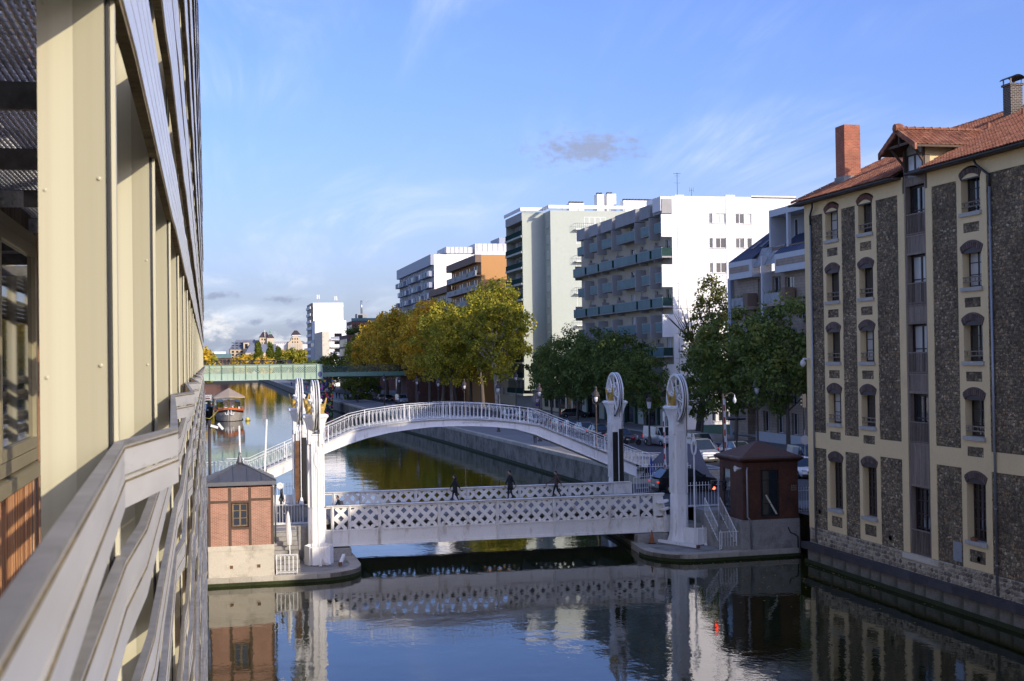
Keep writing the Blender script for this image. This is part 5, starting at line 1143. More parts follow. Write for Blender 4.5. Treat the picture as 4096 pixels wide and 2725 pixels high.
# traffic light
tl = thing('traffic_light', 'canal traffic light with two black heads, the left one glowing red', 'traffic light', (28.7, 72.0, PZ_))
MB().tube([(28.72, 72.0, PZ_), (28.72, 72.0, 4.55)], .06, 8).build('pole', 'zinc_pipe', tl, True)
for x, red in ((28.4, 1), (29.05, 0)):
    m = MB().box(x - .13, x + .13, 71.9, 72.1, 3.86, 4.44); h = m.build('signal_head', 'black_iron', tl)
    for z in (4.3, 4.02):
        MB().lathe([(.105, -.14), (.105, 0), (.1, 0), (.1, -.14)], 10, (x, 71.9, z), 'y', (0, PI)).build('visor', 'black_iron', h); MB().lathe([(.0, -.03), (.085, -.02), (.09, 0)], 10, (x, 71.897, z), 'y').build('lens', 'lamp_red' if red and z < 4.1 else 'glass_dark', h, True)
    MB().box(min(x, 28.72), max(x, 28.72), 71.97, 72.03, 4.36, 4.42).build('arm', 'black_iron', h)
cone = thing('traffic_cone', 'faded orange cone on the right pier beside the long beam', 'traffic cone', (25.9, 75.9, PZ_)); pm('cone_orange', (.30, .1, .045), .8, var=.3, dirt=(.2, .18, .13), dirt_amt=.3, dirt_scale=4)
MB().lathe([(.16, .03), (.03, .8)], 10, (25.9, 75.7, PZ_)).build('body', 'cone_orange', cone); MB().box(25.7, 26.1, 75.5, 75.9, PZ_, PZ_ + .03).build('base', 'black_iron', cone)
# barrier arms
pm('barrier_white', (.74, .74, .73), .5, var=.08, dirt=(.4, .35, .3), dirt_amt=.15, dirt_scale=4)
def barrier(label, x, y, h, red=True, tilt=0.):
    t = thing('barrier_arm', label, 'barrier', (0, 0, 0), 'raised bridge barriers'); MB().box(-.16, .16, -.14, .14, 0, 1.0).build('post_box', 'white_paint', t)
    a = MB().box(-.055, .055, -.05, .05, .9, h).build('arm', 'barrier_white', t)
    if red:
        k = 1.3
        while k < h - .6: MB().box(-.058, .0, -.053, .053, k, k + .38).build('red_band', 'rust_red', a); k += .76
    t.location = (x, y, STREET); t.rotation_euler = (0, tilt, 0); return t
barrier('tall red and white barrier arm raised beside the rusty kiosk', 31.0, 76.2, 6.6, tilt=-.02); barrier('red and white barrier arm raised in front of the grey tent', 31.25, 88.1, 5.4, tilt=-.02)
barrier('tall white barrier arm raised behind the brick house', 3.55, 88.6, 5.5, False, .05); barrier('shorter white barrier arm raised behind the brick house roof', 2.2, 91.0, 5.0, False, -.02)
cp = thing('camera_pole', 'dark pole with two white security cameras behind the brick house', 'pole', (.1, 78, 2.4)); MB().tube([(.12, 78, 2.4), (.12, 78, 8.35)], .085, 8).build('pole', 'brown_lamp', cp, True)
for x, y, rz in ((.4, 77.8, .3), (.75, 77.9, .9)):
    m = MB().box(-.22, .22, -.07, .07, -.07, .07); m.xf(Matrix.Translation((x, y, 8.0)) @ Matrix.Rotation(rz, 4, 'Y')); m.build('camera', 'plastic_white', cp)
MB().box(.12, .8, 77.95, 78.0, 7.9, 7.95).build('arm', 'brown_lamp', cp)
# ---------------------------------------------------------------- apartment blocks along the right quay
pm('render_white', (.80, .79, .77), .8, var=.03, scale=.15, fine=2, dirt=(.66, .64, .6), dirt_amt=.0, dirt_scale=.12)
pm('render_grey', (.42, .455, .395), .8, var=.04, scale=.2, fine=2, dirt=(.36, .37, .33), dirt_amt=.05, dirt_scale=.2)
pm('render_cream', (.50, .43, .31), .8, var=.08, scale=.4)
pm('render_orange', (.52, .265, .10), .8, var=.05, scale=.2, dirt=(.44, .22, .09), dirt_amt=.1, dirt_scale=.15)
pm('concrete', (.34, .335, .33), .8, var=.12, scale=.5, dirt=(.2, .2, .2), dirt_amt=.15, dirt_scale=.4, objvar=.08)
pm('concrete_brown', (.21, .14, .10), .8, var=.12, scale=.5)
pm('bal_glass', (.12, .205, .21), .35, var=.2, scale=.5, spec=.03)
pm('bal_glass_dark', (.03, .06, .055), .4, var=.2, spec=.0)
pm('metal_blue', (.26, .29, .36), .5, metal=.2, var=.12, stretch=(1, 3, .2), objvar=.06)
pm('slate_blue', (.075, .10, .17), .45, metal=.3, var=.15, stretch=(.5, 3, .5))
pm('tile_white', (.52, .53, .55), .5, var=.06); pm('conc_stain', (.34, .35, .36), .85, var=.25, scale=1.2, dirt=(.12, .12, .12), dirt_amt=.35, dirt_scale=1.4)
pm('shutter', (.5, .49, .47), .6, var=.06, stretch=(1, 1, 14))
random.seed(17)
def win_simple(par, kind, c, u0, u1, w0, w1, n=-.12, frame='window_white', mull=(.5,), glass=None, trans=()):
    g = glass or random.choice(['glass_blue', 'glass_dark', 'glass_blue', 'curtain', 'shutter'])
    return window(par, kind, c, u0, u1, w0, w1, n, frame, g, .07, mull, trans, ft=.06)
def shell(par, x0, x1, y0, y1, z0, z1, mat, name='wall', skip=()):
    m = MB()
    if 'x-' not in skip: m.quad((x0, y0, z0), (x0, y1, z0), (x0, y1, z1), (x0, y0, z1))
    if 'y-' not in skip: m.quad((x0, y0, z0), (x1, y0, z0), (x1, y0, z1), (x0, y0, z1))
    m.quad((x1, y0, z0), (x1, y1, z0), (x1, y1, z1), (x1, y0, z1)).quad((x0, y1, z0), (x1, y1, z0), (x1, y1, z1), (x0, y1, z1)).quad((x0, y0, z1), (x1, y0, z1), (x1, y1, z1), (x0, y1, z1))
    return m.build(name, mat, par)
GX0 = 57.5
# --- A: white block with staggered glass balconies
A = thing('apartment_block', 'white apartment block with rows of staggered glass balconies and a blank sunlit end wall', 'building', (66, 180, 2.4))
YA, YA2, XA2, ZA = 158.4, 200.0, 74.5, 31.85
shell(A, GX0, XA2, YA, YA2, 2.4, ZA, 'render_white', 'roof_and_back', ('x-', 'y-'))
hs_ = []
for c0, c1 in ((62.5, 64.75), (66.1, 68.3)):
    for r_ in range(9): hs_.append((c0, c1, 28.55 - r_ * 3.15, 29.85 - r_ * 3.15))
e = FB('y-', YA); e.holes(GX0, XA2, 2.4, ZA, hs_, 0, .16); e.build('end_wall', 'render_white', A)
for h in hs_:
    i = hs_.index(h); pier_ = .33 if i < 9 else .6
    a, b = h[0], h[1]; cut = a + (b - a) * (.30 if i < 9 else .62)
    FB('y-', YA).fbox(cut - .2, cut + .2, h[2], h[3], -.15, -.0).build('window_pier', 'render_white', A)
    win_simple(A, 'y-', YA, a, cut - .2, h[2], h[3], mull=() if i < 9 else (.5,), glass='glass_dark' if i % 2 else 'glass_blue'); win_simple(A, 'y-', YA, cut + .2, b, h[2], h[3], mull=(.5,) if i < 9 else (), glass='glass_dark' if i % 3 else 'curtain')
for k in range(10): FB('y-', YA).fbox(GX0 + .3, 62.3, 30.3 - k * 3.15, 30.34 - k * 3.15, -.02, .012).build('joint_strip', 'concrete', A); FB('y-', YA).fbox(68.5, XA2, 30.3 - k * 3.15, 30.34 - k * 3.15, -.02, .012).build('joint_strip', 'concrete', A)
for h in hs_: FB('y-', YA).fbox(h[0] - .05, h[1] + .05, h[2] - .09, h[2] - .002, -.1, .05).build('sill', 'concrete', A)
FB('y-', YA).fbox(GX0 - .05, XA2, ZA, ZA + .12, -.3, .06).build('coping_strip', 'render_white', A)
FB('y-', YA).fbox(64.78, 66.05, 2.4, ZA + .35, -.2, .07).build('pilaster', 'render_white', A); FB('y-', YA).fbox(68.3, XA2, ZA, ZA + .3, -.3, .06).build('parapet', 'render_white', A)
rowsA = [28.69, 25.5, 22.35, 19.2, 16.05, 12.9, 9.75]; bays1 = [(158.45, 161.2), (163.1, 166.6), (169.0, 177.3), (179.5, 184.4), (186.6, 190.6), (193.4, 197.3)]; bays2 = [(156.95, 162.4), (163.2, 168.2), (168.9, 178.6), (179.5, 185.8), (186.6, 192.4), (193.4, 199.9)]
holesA = []
for zt in rowsA:
    for k, (a, b) in enumerate(bays1):
        holesA.append((a + .5 if k else 159.3, a + 1.9 if k else 160.9, zt - 1.15, zt + 1.1))
        if b - a > 6: holesA.append((a + 4.2, a + 6.2, zt - .35, zt + 1.1))
f = FB('x-', GX0); f.holes(YA, YA2, 2.4, ZA, holesA, 0, .2); f.build('canal_wall', 'render_cream', A)
for h in holesA: win_simple(A, 'x-', GX0, h[0], h[1], h[2], h[3], -.14, mull=(.5,))
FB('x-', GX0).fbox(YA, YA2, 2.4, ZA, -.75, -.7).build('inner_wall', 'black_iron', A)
for ri, zt in enumerate(rowsA):
    odd = ri % 2 == 0
    for bi, (a, b) in enumerate(bays1 if odd else bays2):
        a2 = max(a, YA + .05); d = 1.35
        sl_ = FB('x-', GX0).fbox(a2, b, zt - 1.32, zt - 1.12, 0, d).build('balcony', 'concrete', A)
        n = max(2, round((b - a2) / 1.5))
        for k in range(n): u0 = a2 + (b - a2) * k / n; FB('x-', GX0).fbox(u0 + .02, u0 + (b - a2) / n - .02, zt - 1.18, zt - .1, d + .01, d + .05).build('glass_panel', 'bal_glass', sl_)
        FB('x-', GX0).fbox(a2, b, zt - .1, zt, d - .04, d + .07).build('rail', 'concrete', sl_)
        if odd: FB('x-', GX0).fbox(a2 - .22, a2, zt - 1.9, zt + .95, 0, d + .12).build('fin', 'concrete' if bi else 'render_white', sl_)  # white corner fin and grey others carry sun and shade in their colour
        else:
            FB('x-', GX0).fbox(a2, a2 + .04, zt - 1.12, zt - .1, .1, d).build('side_glass', 'bal_glass_dark', sl_); FB('x-', GX0).fbox(b - .15, b, zt - 1.7, zt + .5, 0, d * .8).build('divider', 'concrete', sl_)
for (a, b), zz in zip(bays1, (31.3, 31.1, 30.9, 30.7, 30.5, 30.3)): FB('x-', GX0).fbox(a - .2, b + .5, 29.75, 31.3 + random.uniform(0, .5), .0, 1.35).build('roof_box', 'concrete', A)
FB('y-', YA).fbox(GX0 - 1.5, GX0, 30.1, 31.9, -3, .03).build('roof_box', 'render_white', A)
for (x0, x1, y0, y1, z1) in ((59.5, 61.4, 170, 174, 33.2), (61.6, 64, 164, 170, 32.7), (58.2, 59.4, 159, 162, 32.2)): MB().box(x0, x1, y0, y1, ZA - .1, z1).build('roof_house', 'render_white', A)
an = MB().tube([(58.9, 160, ZA), (58.9, 160, ZA + 3.3)], .035, 5)
for z, w in ((3.2, .5), (2.9, .35), (2.0, .45)): an.bar((58.9 - w, 160, ZA + z), (58.9 + w, 160, ZA + z), .025, .025); 
for k in range(5): an.bar((58.5 + k * .2, 159.7, ZA + 3.2), (58.5 + k * .2, 160.3, ZA + 3.2), .02, .02)
an.build('antenna', 'black_iron', A); an = MB().tube([(61.2, 161, ZA), (61.2, 161, ZA + 1.4)], .03, 5)
for k in (-.25, 0, .25): an.bar((61.2 + k, 161, ZA + 1.0), (61.2 + k, 161, ZA + 1.6), .025, .025)
an.bar((60.9, 161, ZA + 1.2), (61.5, 161, ZA + 1.2), .025, .025).build('antenna', 'black_iron', A)
# ground floor shops: green columns and panels
pm('shop_green', (.035, .075, .062), .5, var=.12); 
for k in range(9):
    u = YA + 1 + k * 4.6; FB('x-', GX0).fbox(u, u + .8, 2.4, 6.6, 0, .4).build('shop_column', 'shop_green', A); FB('x-', GX0).fbox(u + 1.0, u + 4.4, 2.6, 6.0, .0, .06).build('shop_front', 'glass_dark' if k % 2 else 'render_grey', A)
FB('x-', GX0).fbox(YA, YA2, 6.6, 7.1, 0, 1.3).build('canopy', 'shop_green', A)

# --- B: grey-green tower
B = thing('apartment_block', 'pale grey-green tower with a deep shadow strip and dark loggias, tallest on the quay', 'building', (66, 245, 2.4))
YB, YB2, ZB_ = 239.3, 253.0, 38.85; XB2 = 61.75; YB0 = 234.9
shell(B, GX0, 82, YB, YB2, 5.8, ZB_, 'render_grey', 'tower_wall', ('x-',)); MB().box(GX0 + 1.5, 82, YB + .6, YB2, 2.4, 5.85).build('ground_storey', 'concrete', B)
s0 = MB().box(XB2, 84, YB0, YB, 2.4, ZB_).build('tower_wing', 'render_grey', B)
MB().box(GX0 - .1, XB2 + .3, YB - .1, YB2, ZB_, ZB_ + .1).build('roof_slab', 'render_grey', B)
def fascia(x0, x1, y0, y1): MB().box(x0 - .25, x1, y0 - .3, y0 - .15, ZB_ + .35, ZB_ + .95).box(x0 - .4, x0 - .25, y0 - .3, y1, ZB_ + .35, ZB_ + .95).build('roof_rail', 'render_white', B)
fascia(GX0, XB2 - .1, YB, YB2); fascia(XB2, 84, YB0, YB)
for x in range(58, 84, 3): MB().box(x, x + .15, (YB if x < 61 else YB0) - .05, (YB if x < 61 else YB0) + .1, ZB_, ZB_ + .4).build('rail_post', 'concrete', B)
f = FB('x-', XB2)
for r_ in range(11):
    z = 36.6 - r_ * 2.95; win_simple(B, 'x-', XB2, 236.2, 237.7, z - .75, z + .75, .03, mull=(.5,)); FB('x-', XB2).fbox(236.0, 237.9, z - .9, z - .75, .0, .1).build('sill', 'concrete', B)
for r_ in range(11):    # loggias on the canal side
    zs = 37.5 - r_ * 2.95
    lg = FB('x-', GX0).fbox(YB + .15, YB2, zs - .02 - 2.95 - .22 + .0, zs - 2.95 + .12, -1.6, .25).build('loggia_slab', 'render_grey', B)
    FB('x-', GX0).fbox(YB + .2, YB2, zs - 2.83, zs - 1.85, .12, .17).build('balustrade', 'bal_glass_dark', lg)
    FB('x-', GX0).rect(YB, YB2, zs - 2.9, zs, -1.6).build('back_wall', 'concrete', lg)
    for u in (241.0, 243.6, 246.4, 249.5): win_simple(B, 'x-', GX0, u, u + 1.5, zs - 2.7, zs - .5, -1.5)
FB('x-', GX0).fbox(YB + .006, YB + .2, 5.8, ZB_ - .01, -1.6, .02).build('wing_edge', 'render_grey', B); FB('x-', GX0).fbox(YB + .01, YB2, 37.4, ZB_ - .006, -1.6, .1).build('crown', 'concrete', B)
for r_ in range(4):     # black railed balconies on the sunlit wall
    z = 35.4 - r_ * 5.9
    b = MB().box(66.2, 69.6, YB0 - 1.3, YB0, z - .15, z).build('balcony', 'render_white', B); m = MB()
    for k in range(10): x = 66.2 + k * .37; m.bar((x, YB0 - 1.3, z), (x, YB0 - 1.3, z + 1.0), .03, .03)
    m.bar((66.2, YB0 - 1.3, z + 1), (69.6, YB0 - 1.3, z + 1), .05, .05).bar((66.2, YB0, z + 1), (66.2, YB0 - 1.3, z + 1), .05, .05); m.build('railing', 'black_iron', b); win_simple(B, 'y-', YB0, 66.6, 68.6, z - 2.6, z - .3, .02, glass='glass_dark')
for k in range(4): win_simple(B, 'y-', YB0, 68.2 + k * 1.05, 69.15 + k * 1.05, 36.2, 37.7, .03, glass='glass_blue', mull=())
for x0, x1, y, z1 in ((68.5, 71.6, 246, 41.6), (73.2, 74.6, 243, 43.0), (75.2, 77.0, 243, 43.1), (77.5, 84, 240, 41.5)):
    c = MB().box(x0, x1, y, y + 2, ZB_, z1).build('roof_stack', 'render_white', B)
    for k in range(int((x1 - x0) / .6)): MB().box(x0 + .15 + k * .6, x0 + .5 + k * .6, y + .3, y + 1.2, z1, z1 + .35).build('flue', 'coping_dark', c)
for k in range(6): win_simple(B, 'y-', YB + .6, 57.9 + 1.5 + k * 2.0, 58.9 + 1.5 + k * 2.0, 3.6, 5.2, .03, glass='glass_dark')
# --- C: orange block
C = thing('apartment_block', 'apartment block with a plain orange sunlit end wall and brown balconies', 'building', (64, 295, 2.4))
shell(C, GX0, 72, 277.4, 312.6, 2.4, 34.1, 'render_orange'); 
FB('x-', GX0).fbox(277.4, 312.6, 32.5, 34.12, 0, 1.3).build('attic_band', 'concrete_brown', C)
for r_ in range(6):
    z = 29.8 - r_ * 3.0; bl = FB('x-', GX0).fbox(277.6, 312.4, z - .25, z + 1.0, 1.0, 1.3).build('balcony', 'concrete', C); FB('x-', GX0).fbox(277.6, 312.4, z - .3, z, 0, 1.0).build('slab', 'concrete_brown', bl)
    for k in range(5): FB('x-', GX0).fbox(279 + k * 7, 281.2 + k * 7, z + .15, z + .75, 1.3, 1.36).build('glass_panel', 'bal_glass' if k % 2 == 0 else 'black_iron', bl)
    for k in range(12): win_simple(C, 'x-', GX0, 278.4 + k * 2.85, 279.6 + k * 2.85, z + .1, z + 2.3, .05, 'window_wood', (), 'glass_dark' if k % 3 else 'concrete')
MB().box(66, 71, 280, 284, 34.1, 35.2).build('roof_house', 'render_orange', C)
# --- D: white block with blue metal cladding
D = thing('apartment_block', 'white block with ribbed blue-grey metal balconies and white plant boxes on the roof', 'building', (68, 368, 2.4))
shell(D, GX0, 84, 337.4, 400, 2.4, 39.0, 'render_white'); FB('x-', GX0).rect(337.4, 400, 2.4, 39.0, .03).build('canal_wall', 'metal_blue', D); FB('x-', GX0).fbox(337.4, 400, 36.3, 39.05, 0, .9).build('attic_band', 'metal_blue', D)
for r_ in range(7):
    z = 34.7 - r_ * 2.9
    for k in range(14):
        u = 338 + k * 4.45; st_ = (k + r_) % 5 < 4
        if st_: b = FB('x-', GX0).fbox(u + .2, u + 4.2, z - 1.3, z + .1, .1, 1.3).build('balcony', 'metal_blue', D); FB('x-', GX0).fbox(u + .8, u + 2.4, z - 1.1, z + .0, 1.3, 1.38).build('glass_panel', 'bal_glass' if k % 3 else 'window_white', b)
        win_simple(D, 'x-', GX0, u + .6, u + 1.9, z - .3, z + 1.4, .08, glass='glass_dark'); win_simple(D, 'x-', GX0, u + 2.5, u + 3.6, z - .3, z + 1.4, .08)
p = MB().box(60.9, 68.0, 339, 352, 39.5, 41.1).box(61.3, 67.6, 339.5, 351, 39.0, 39.5).build('plant_box', 'tile_white', D); p2 = MB().box(68.9, 82, 340, 356, 39.0, 42.1).build('plant_box', 'tile_white', D); MB().box(76.5, 80, 345, 356, 42.1, 44.2).build('plant_box', 'metal_blue', D)
for k in range(7): MB().box(60.95 + k * 1.15, 61.05 + k * 1.15, 338.9, 339.0, 39.5, 41.1).build('seam', 'concrete', p)
for k in range(9): MB().box(69.4 + k * 1.4, 69.5 + k * 1.4, 339.9, 340, 40.0, 42.1).build('seam', 'concrete', p2)
MB().box(59.2, 60.7, 341, 343, 39.0, 39.6).build('roof_vent', 'concrete', D)
E_ = thing('apartment_block', 'low brown-banded block between the orange and the white blocks, half behind trees', 'building', (64, 325, 2.4)); shell(E_, GX0, 70, 312.8, 337.2, 2.4, 28.6, 'render_cream'); FB('x-', GX0).fbox(312.8, 337.2, 28.0, 29.6, 0, 1.2).build('attic_band', 'concrete_brown', E_)
for k in range(8): win_simple(E_, 'x-', GX0, 313.5 + k * 2.9, 315 + k * 2.9, 25.5, 27.6, .05, glass='glass_dark')
# --- further blocks down the quay, mostly behind trees
F1 = thing('apartment_block', 'low plain cream block behind the plane trees in the gap after the grey tower', 'building', (64, 265, 2.4)); shell(F1, GX0 + 3, 74, 254, 277, 2.4, 19, 'render_cream')
for r_ in range(5):
    for k in range(6): win_simple(F1, 'x-', GX0 + 3, 255 + k * 3.6, 256.6 + k * 3.6, 4.2 + r_ * 3, 5.9 + r_ * 3, .05)
F2 = thing('apartment_block', 'low block with ground-floor shops between the two towers behind the round green trees', 'building', (66, 218, 2.4)); shell(F2, GX0 + 2, 74, 202, 234, 2.4, 7.0, 'render_cream')
for k in range(8): win_simple(F2, 'x-', GX0 + 2, 203 + k * 3.8, 205.6 + k * 3.8, 3.0, 5.8, .05, 'shop_green', glass='glass_dark')

# --- G: beige tiled block with blue mansard
G = thing('apartment_block', 'beige tiled block with blue metal mansard and concrete balconies beside the warehouse', 'building', (66, 125, 2.4))
YG0, YG1 = 96.0, 139.0; ZG = 20.4
hG = []
for zb, zt in ((3.6, 5.8), (6.6, 8.6), (9.4, 11.4), (12.4, 14.3)):
    for u in (136.6, 133.4, 129.6, 126.2, 122.6, 119, 115, 111): hG.append((u, u + 1.5, zb, zt))
for u in (134.9, 132.4): hG.append((u, u + .75, 15.4, 16.9))
hG += [(130.2, 132.0, 17.0, 19.8), (126.2, 128.2, 17.3, 19.8), (123.0, 125.2, 17.0, 19.6), (126.2, 129.4, 14.9, 17.0), (120.5, 121.8, 15.2, 16.9)]
f = FB('x-', GX0); f.holes(YG0, YG1, 2.4, ZG, hG, 0, .35); f.build('tiled_wall', 'tile_beige', G)
for h in hG: win_simple(G, 'x-', GX0, h[0], h[1], h[2], h[3], -.25, glass=random.choice(['glass_dark', 'glass_blue']))
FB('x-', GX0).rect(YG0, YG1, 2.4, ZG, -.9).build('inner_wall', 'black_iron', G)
shell(G, GX0, 74, YG0, YG1, 2.4, ZG, 'tile_beige', 'side_walls', ('x-',)); FB('x-', GX0).fbox(YG0, YG1 - .5, 2.4, 3.55, 0, .04).build('white_tiles', 'tile_white', G)
for (a, b) in ((131.2, 137.6), (117.5, 125.4)):
    FB('x-', GX0).fbox(a, b, 20.0, 21.9, 0, 1.0).build('parapet', 'tile_white', G); FB('x-', GX0).fbox(a + .8, b - .4, 20.7, 21.35, 1.0, 1.04).build('parapet_inset', 'tile_beige', G)
    m = MB(); m.quad((GX0 - 1.0, a, 21.9), (GX0 - 1.0, b, 21.9), (GX0 + 3.6, b - (2.6 if a > 130 else 0), 25.6), (GX0 + 3.6, a - (.0), 25.6)); mo_ = m.build('mansard', 'slate_blue', G)
    m2 = MB().quad((GX0 - 1.0, b, 21.9), (GX0 + 8, b, 21.9), (GX0 + 3.6, b - 2.6, 25.6)).build('mansard_side', 'slate_blue', G)
    n = 12
    for k in range(n + 1): t = k / n; u = a + (b - a) * t; u2 = a + (b - a - (2.6 if a > 130 else 0)) * t; MB().bar((GX0 - 1.0, u, 21.93), (GX0 + 3.6, u2, 25.63), .06, .06).build('seam', 'slate_blue', mo_)
    for u in (a + 1.2, a + 3.4): MB().bar((GX0 + .6, u, 23.22), (GX0 + 1.7, u, 24.1), .9, .12).build('roof_window', 'black_iron', mo_)
MB().quad((GX0 + 3.6, YG0, 25.6), (GX0 + 3.6, 135.0, 25.6), (74, 135, 25.6), (74, YG0, 25.6)).build('roof_top', 'slate_blue', G)
# framed double dormer
dm = MB().box(GX0 - .2, GX0 + 5, 119.6, 128.4, 26.0, 26.7).box(GX0 - .2, GX0 + 5, 128.05, 128.4, 22.9, 26.0).box(GX0 - .2, GX0 + 5, 119.6, 119.95, 22.9, 26.0).box(GX0 - .2, GX0 + .15, 123.8, 124.2, 22.6, 26.0).build('dormer_frame', 'tile_white', G)
MB().box(GX0 + 1.6, GX0 + 1.7, 119.9, 128.1, 22.5, 26.0).build('dormer_back', 'concrete', G)
for u in (120.6, 122.4, 125.2, 126.9): win_simple(G, 'x-', GX0 + 1.6, u, u + .8, 23.1, 25.6, .04, glass='glass_dark', mull=())
MB().box(GX0 - .1, GX0 + 1.6, 120, 128, 22.3, 22.8).build('dormer_sill', 'concrete_brown', G)
MB().quad((GX0 - .9, 125.4, 21.0), (GX0 - .9, 131.2, 21.0), (GX0 + .2, 131.2, 23.0), (GX0 + .2, 125.4, 23.0)).build('terrace_wall', 'conc_stain', G)
FB('x-', GX0).fbox(128.3, 128.65, 8.0, 22.0, 0, 1.1).build('tiled_pier', 'tile_white', G)
for a, b, z, m_ in ((131.8, 136.2, 17.0, 'conc_stain'), (122.4, 127.6, 17.1, 'conc_stain'), (129.0, 132.6, 14.0, 'conc_stain'), (125.4, 128.2, 14.0, 'conc_stain')):
    b_ = FB('x-', GX0).fbox(a, b, z - .45, z - .1, 0, 1.3).build('balcony', 'tile_beige', G); FB('x-', GX0).fbox(a + 1.2, b, z - .1, z + .9, 1.15, 1.3).build('parapet_panel', m_, b_); FB('x-', GX0).fbox(a, a + 1.1, z - .1, z + 1.3, .2, 1.3).build('corner_box', 'concrete_brown', b_)
    m = MB()
    for k in range(40): p_ = Vector((GX0 - 1.2, random.uniform(a + 1, b), z + .9)); q_ = p_ + Vector((random.uniform(-.3, .3), random.uniform(-.3, .3), random.uniform(.1, .6))); m.quad(p_, p_ + Vector((0, .15, 0)), q_)
    m.build('balcony_plants', 'leaf_green', b_)
for k in range(5): FB('x-', GX0).fbox(133.2, 137.6, 12.2 - k * 3, 14.9 - k * 3, 0, .9).build('bay_window', 'tile_beige', G)
MB().box(GX0 - .4, GX0 + .6, 138.6, 139.4, 2.4, 20.3).build('corner_glazing', 'metal_blue', G)
# --- blocks out of frame to the right that shade the street
H = thing('apartment_block', 'plain cream block standing behind the warehouse', 'building', (60, 35, 2.4)); shell(H, 47.5, 70, -10, 62, 2.4, 21, 'render_cream')
# ---------------------------------------------------------------- railway bridge, barge, far buildings
pm('rail_green', (.36, .47, .36), .6, var=.07, scale=.3, dirt=(.28, .30, .2), dirt_amt=.1, dirt_scale=.5)
pm('rail_green_dark', (.16, .29, .22), .6, var=.1)
def graffiti_mat(name, base, sc=1.2, thr=.45, cols=None):
    m, nt, b, lk, N = custom(name); b.inputs['Roughness'].default_value = .7
    tc = N('ShaderNodeTexCoord'); v = N('ShaderNodeTexVoronoi'); v.inputs['Scale'].default_value = sc; lk.new(tc.outputs['Object'], v.inputs['Vector']); sp = N('ShaderNodeSeparateXYZ'); lk.new(v.outputs['Color'], sp.inputs[0])
    cr = ramp_node(N, cols or [(0, (.5, .04, .03)), (.2, (.04, .25, .06)), (.4, (.5, .3, .03)), (.6, (.04, .12, .4)), (.8, (.45, .1, .3)), (1, (.5, .5, .48))]); cr.color_ramp.interpolation = 'CONSTANT'; lk.new(sp.outputs[0], cr.inputs[0])
    mr = N('ShaderNodeMath'); mr.operation = 'GREATER_THAN'; mr.inputs[1].default_value = thr; lk.new(sp.outputs[1], mr.inputs[0])
    mx = N('ShaderNodeMixRGB'); lk.new(mr.outputs[0], mx.inputs[0]); mx.inputs[1].default_value = (*base, 1); lk.new(cr.outputs[0], mx.inputs[2]); lk.new(mx.outputs[0], b.inputs['Base Color'])
graffiti_mat('graffiti_black', (.012, .012, .014), 2.2, .55)
rb = thing('railway_bridge', 'pale green riveted railway bridge with lattice girder crossing the far canal', 'bridge', (5, 298, 0))
YR, Z0, Z1 = 296.5, 7.96, 11.2
MB().box(-40, 25.1, YR, YR + .05, Z0, 9.3).build('web_plate', 'rail_green', rb); MB().box(-40, 25.1, YR - .02, YR + .06, 10.68, Z1).build('upper_plate', 'rail_green', rb)
MB().box(-40, 23.9, YR - .3, YR + .3, Z1, Z1 + .08).build('top_chord', 'rail_green', rb); MB().box(-40, 25.0, YR - .3, YR + .3, Z0 - .08, Z0).build('bottom_chord', 'rail_green', rb); MB().box(-40, 25, YR - .06, YR + .1, 9.0, 9.1).build('mid_rail', 'rail_green', rb)
pts = [(23.9, Z0)] + [(25.1, Z0)] + [(25.1 - 1.2 + 1.2 * math.cos(a), Z1 - 1.0 + 1.0 * math.sin(a)) for a in [PI / 2 * k / 6 for k in range(7)]]
MB().prism(pts, YR - .03, YR + .12, 'y').build('end_plate', 'rail_green', rb)
ps = [-40 + .69 + .0 + 2.575 * k for k in range(16)]; ps = [.69 + 2.575 * k for k in range(-8, 10)]
for x in ps: MB().box(x - .07, x + .07, YR - .25, YR + .2, Z0, Z1).build('post', 'rail_green_dark', rb)
for x in ps: MB().box(x + 1.2, x + 1.28, YR - .08, YR - .002, Z0, 9.0).build('stiffener', 'rail_green', rb)
for a, b in zip(ps, ps[1:]):
    if a < -6: continue
    l, r = a + .07, b - .07; z0, z1 = 9.3, 10.68; sp_ = .46; zc = (z0 + z1) / 2
    for fam in (1, -1):
        for k in range(-4, 5):
            off = k * sp_; md = (l + r) / 2; lo, hi = z0, z1
            if fam == 1: lo = max(lo, zc + l - md - off); hi = min(hi, zc + r - md - off)
            else: lo = max(lo, zc - (r - md - off)); hi = min(hi, zc - (l - md - off))
            if hi - lo > .08: MB().bar((md + off + fam * (lo - zc), YR + .02 * fam, lo), (md + off + fam * (hi - zc), YR + .02 * fam, hi), .02, .13, up=(-fam, 0, 1)).build('lattice_bar', 'rail_green', rb)
MB().box(-40, 46, YR + .3, YR + 9, 8.6, 9.0).build('track_deck', 'deck', rb); MB().box(25.1, 46, YR + .1, YR + .3, 8.35, 9.15).build('approach_girder', 'rail_green_dark', rb); MB().box(-40, 46, YR + 9, YR + 9.3, 8, 9.25).build('far_girder', 'rail_green', rb)
for k in range(9): x = 25.6 + k * 2.4; MB().box(x - .04, x + .04, YR + .1, YR + .2, 9.15, 11.0).build('fence_post', 'black_iron', rb)
pm('mesh_fence', (.05, .1, .09), .6, alpha=.45); MB().quad((25.2, YR + .15, 9.15), (46, YR + .15, 9.15), (46, YR + .15, 10.9), (25.2, YR + .15, 10.9)).build('fence_mesh', 'mesh_fence', rb)
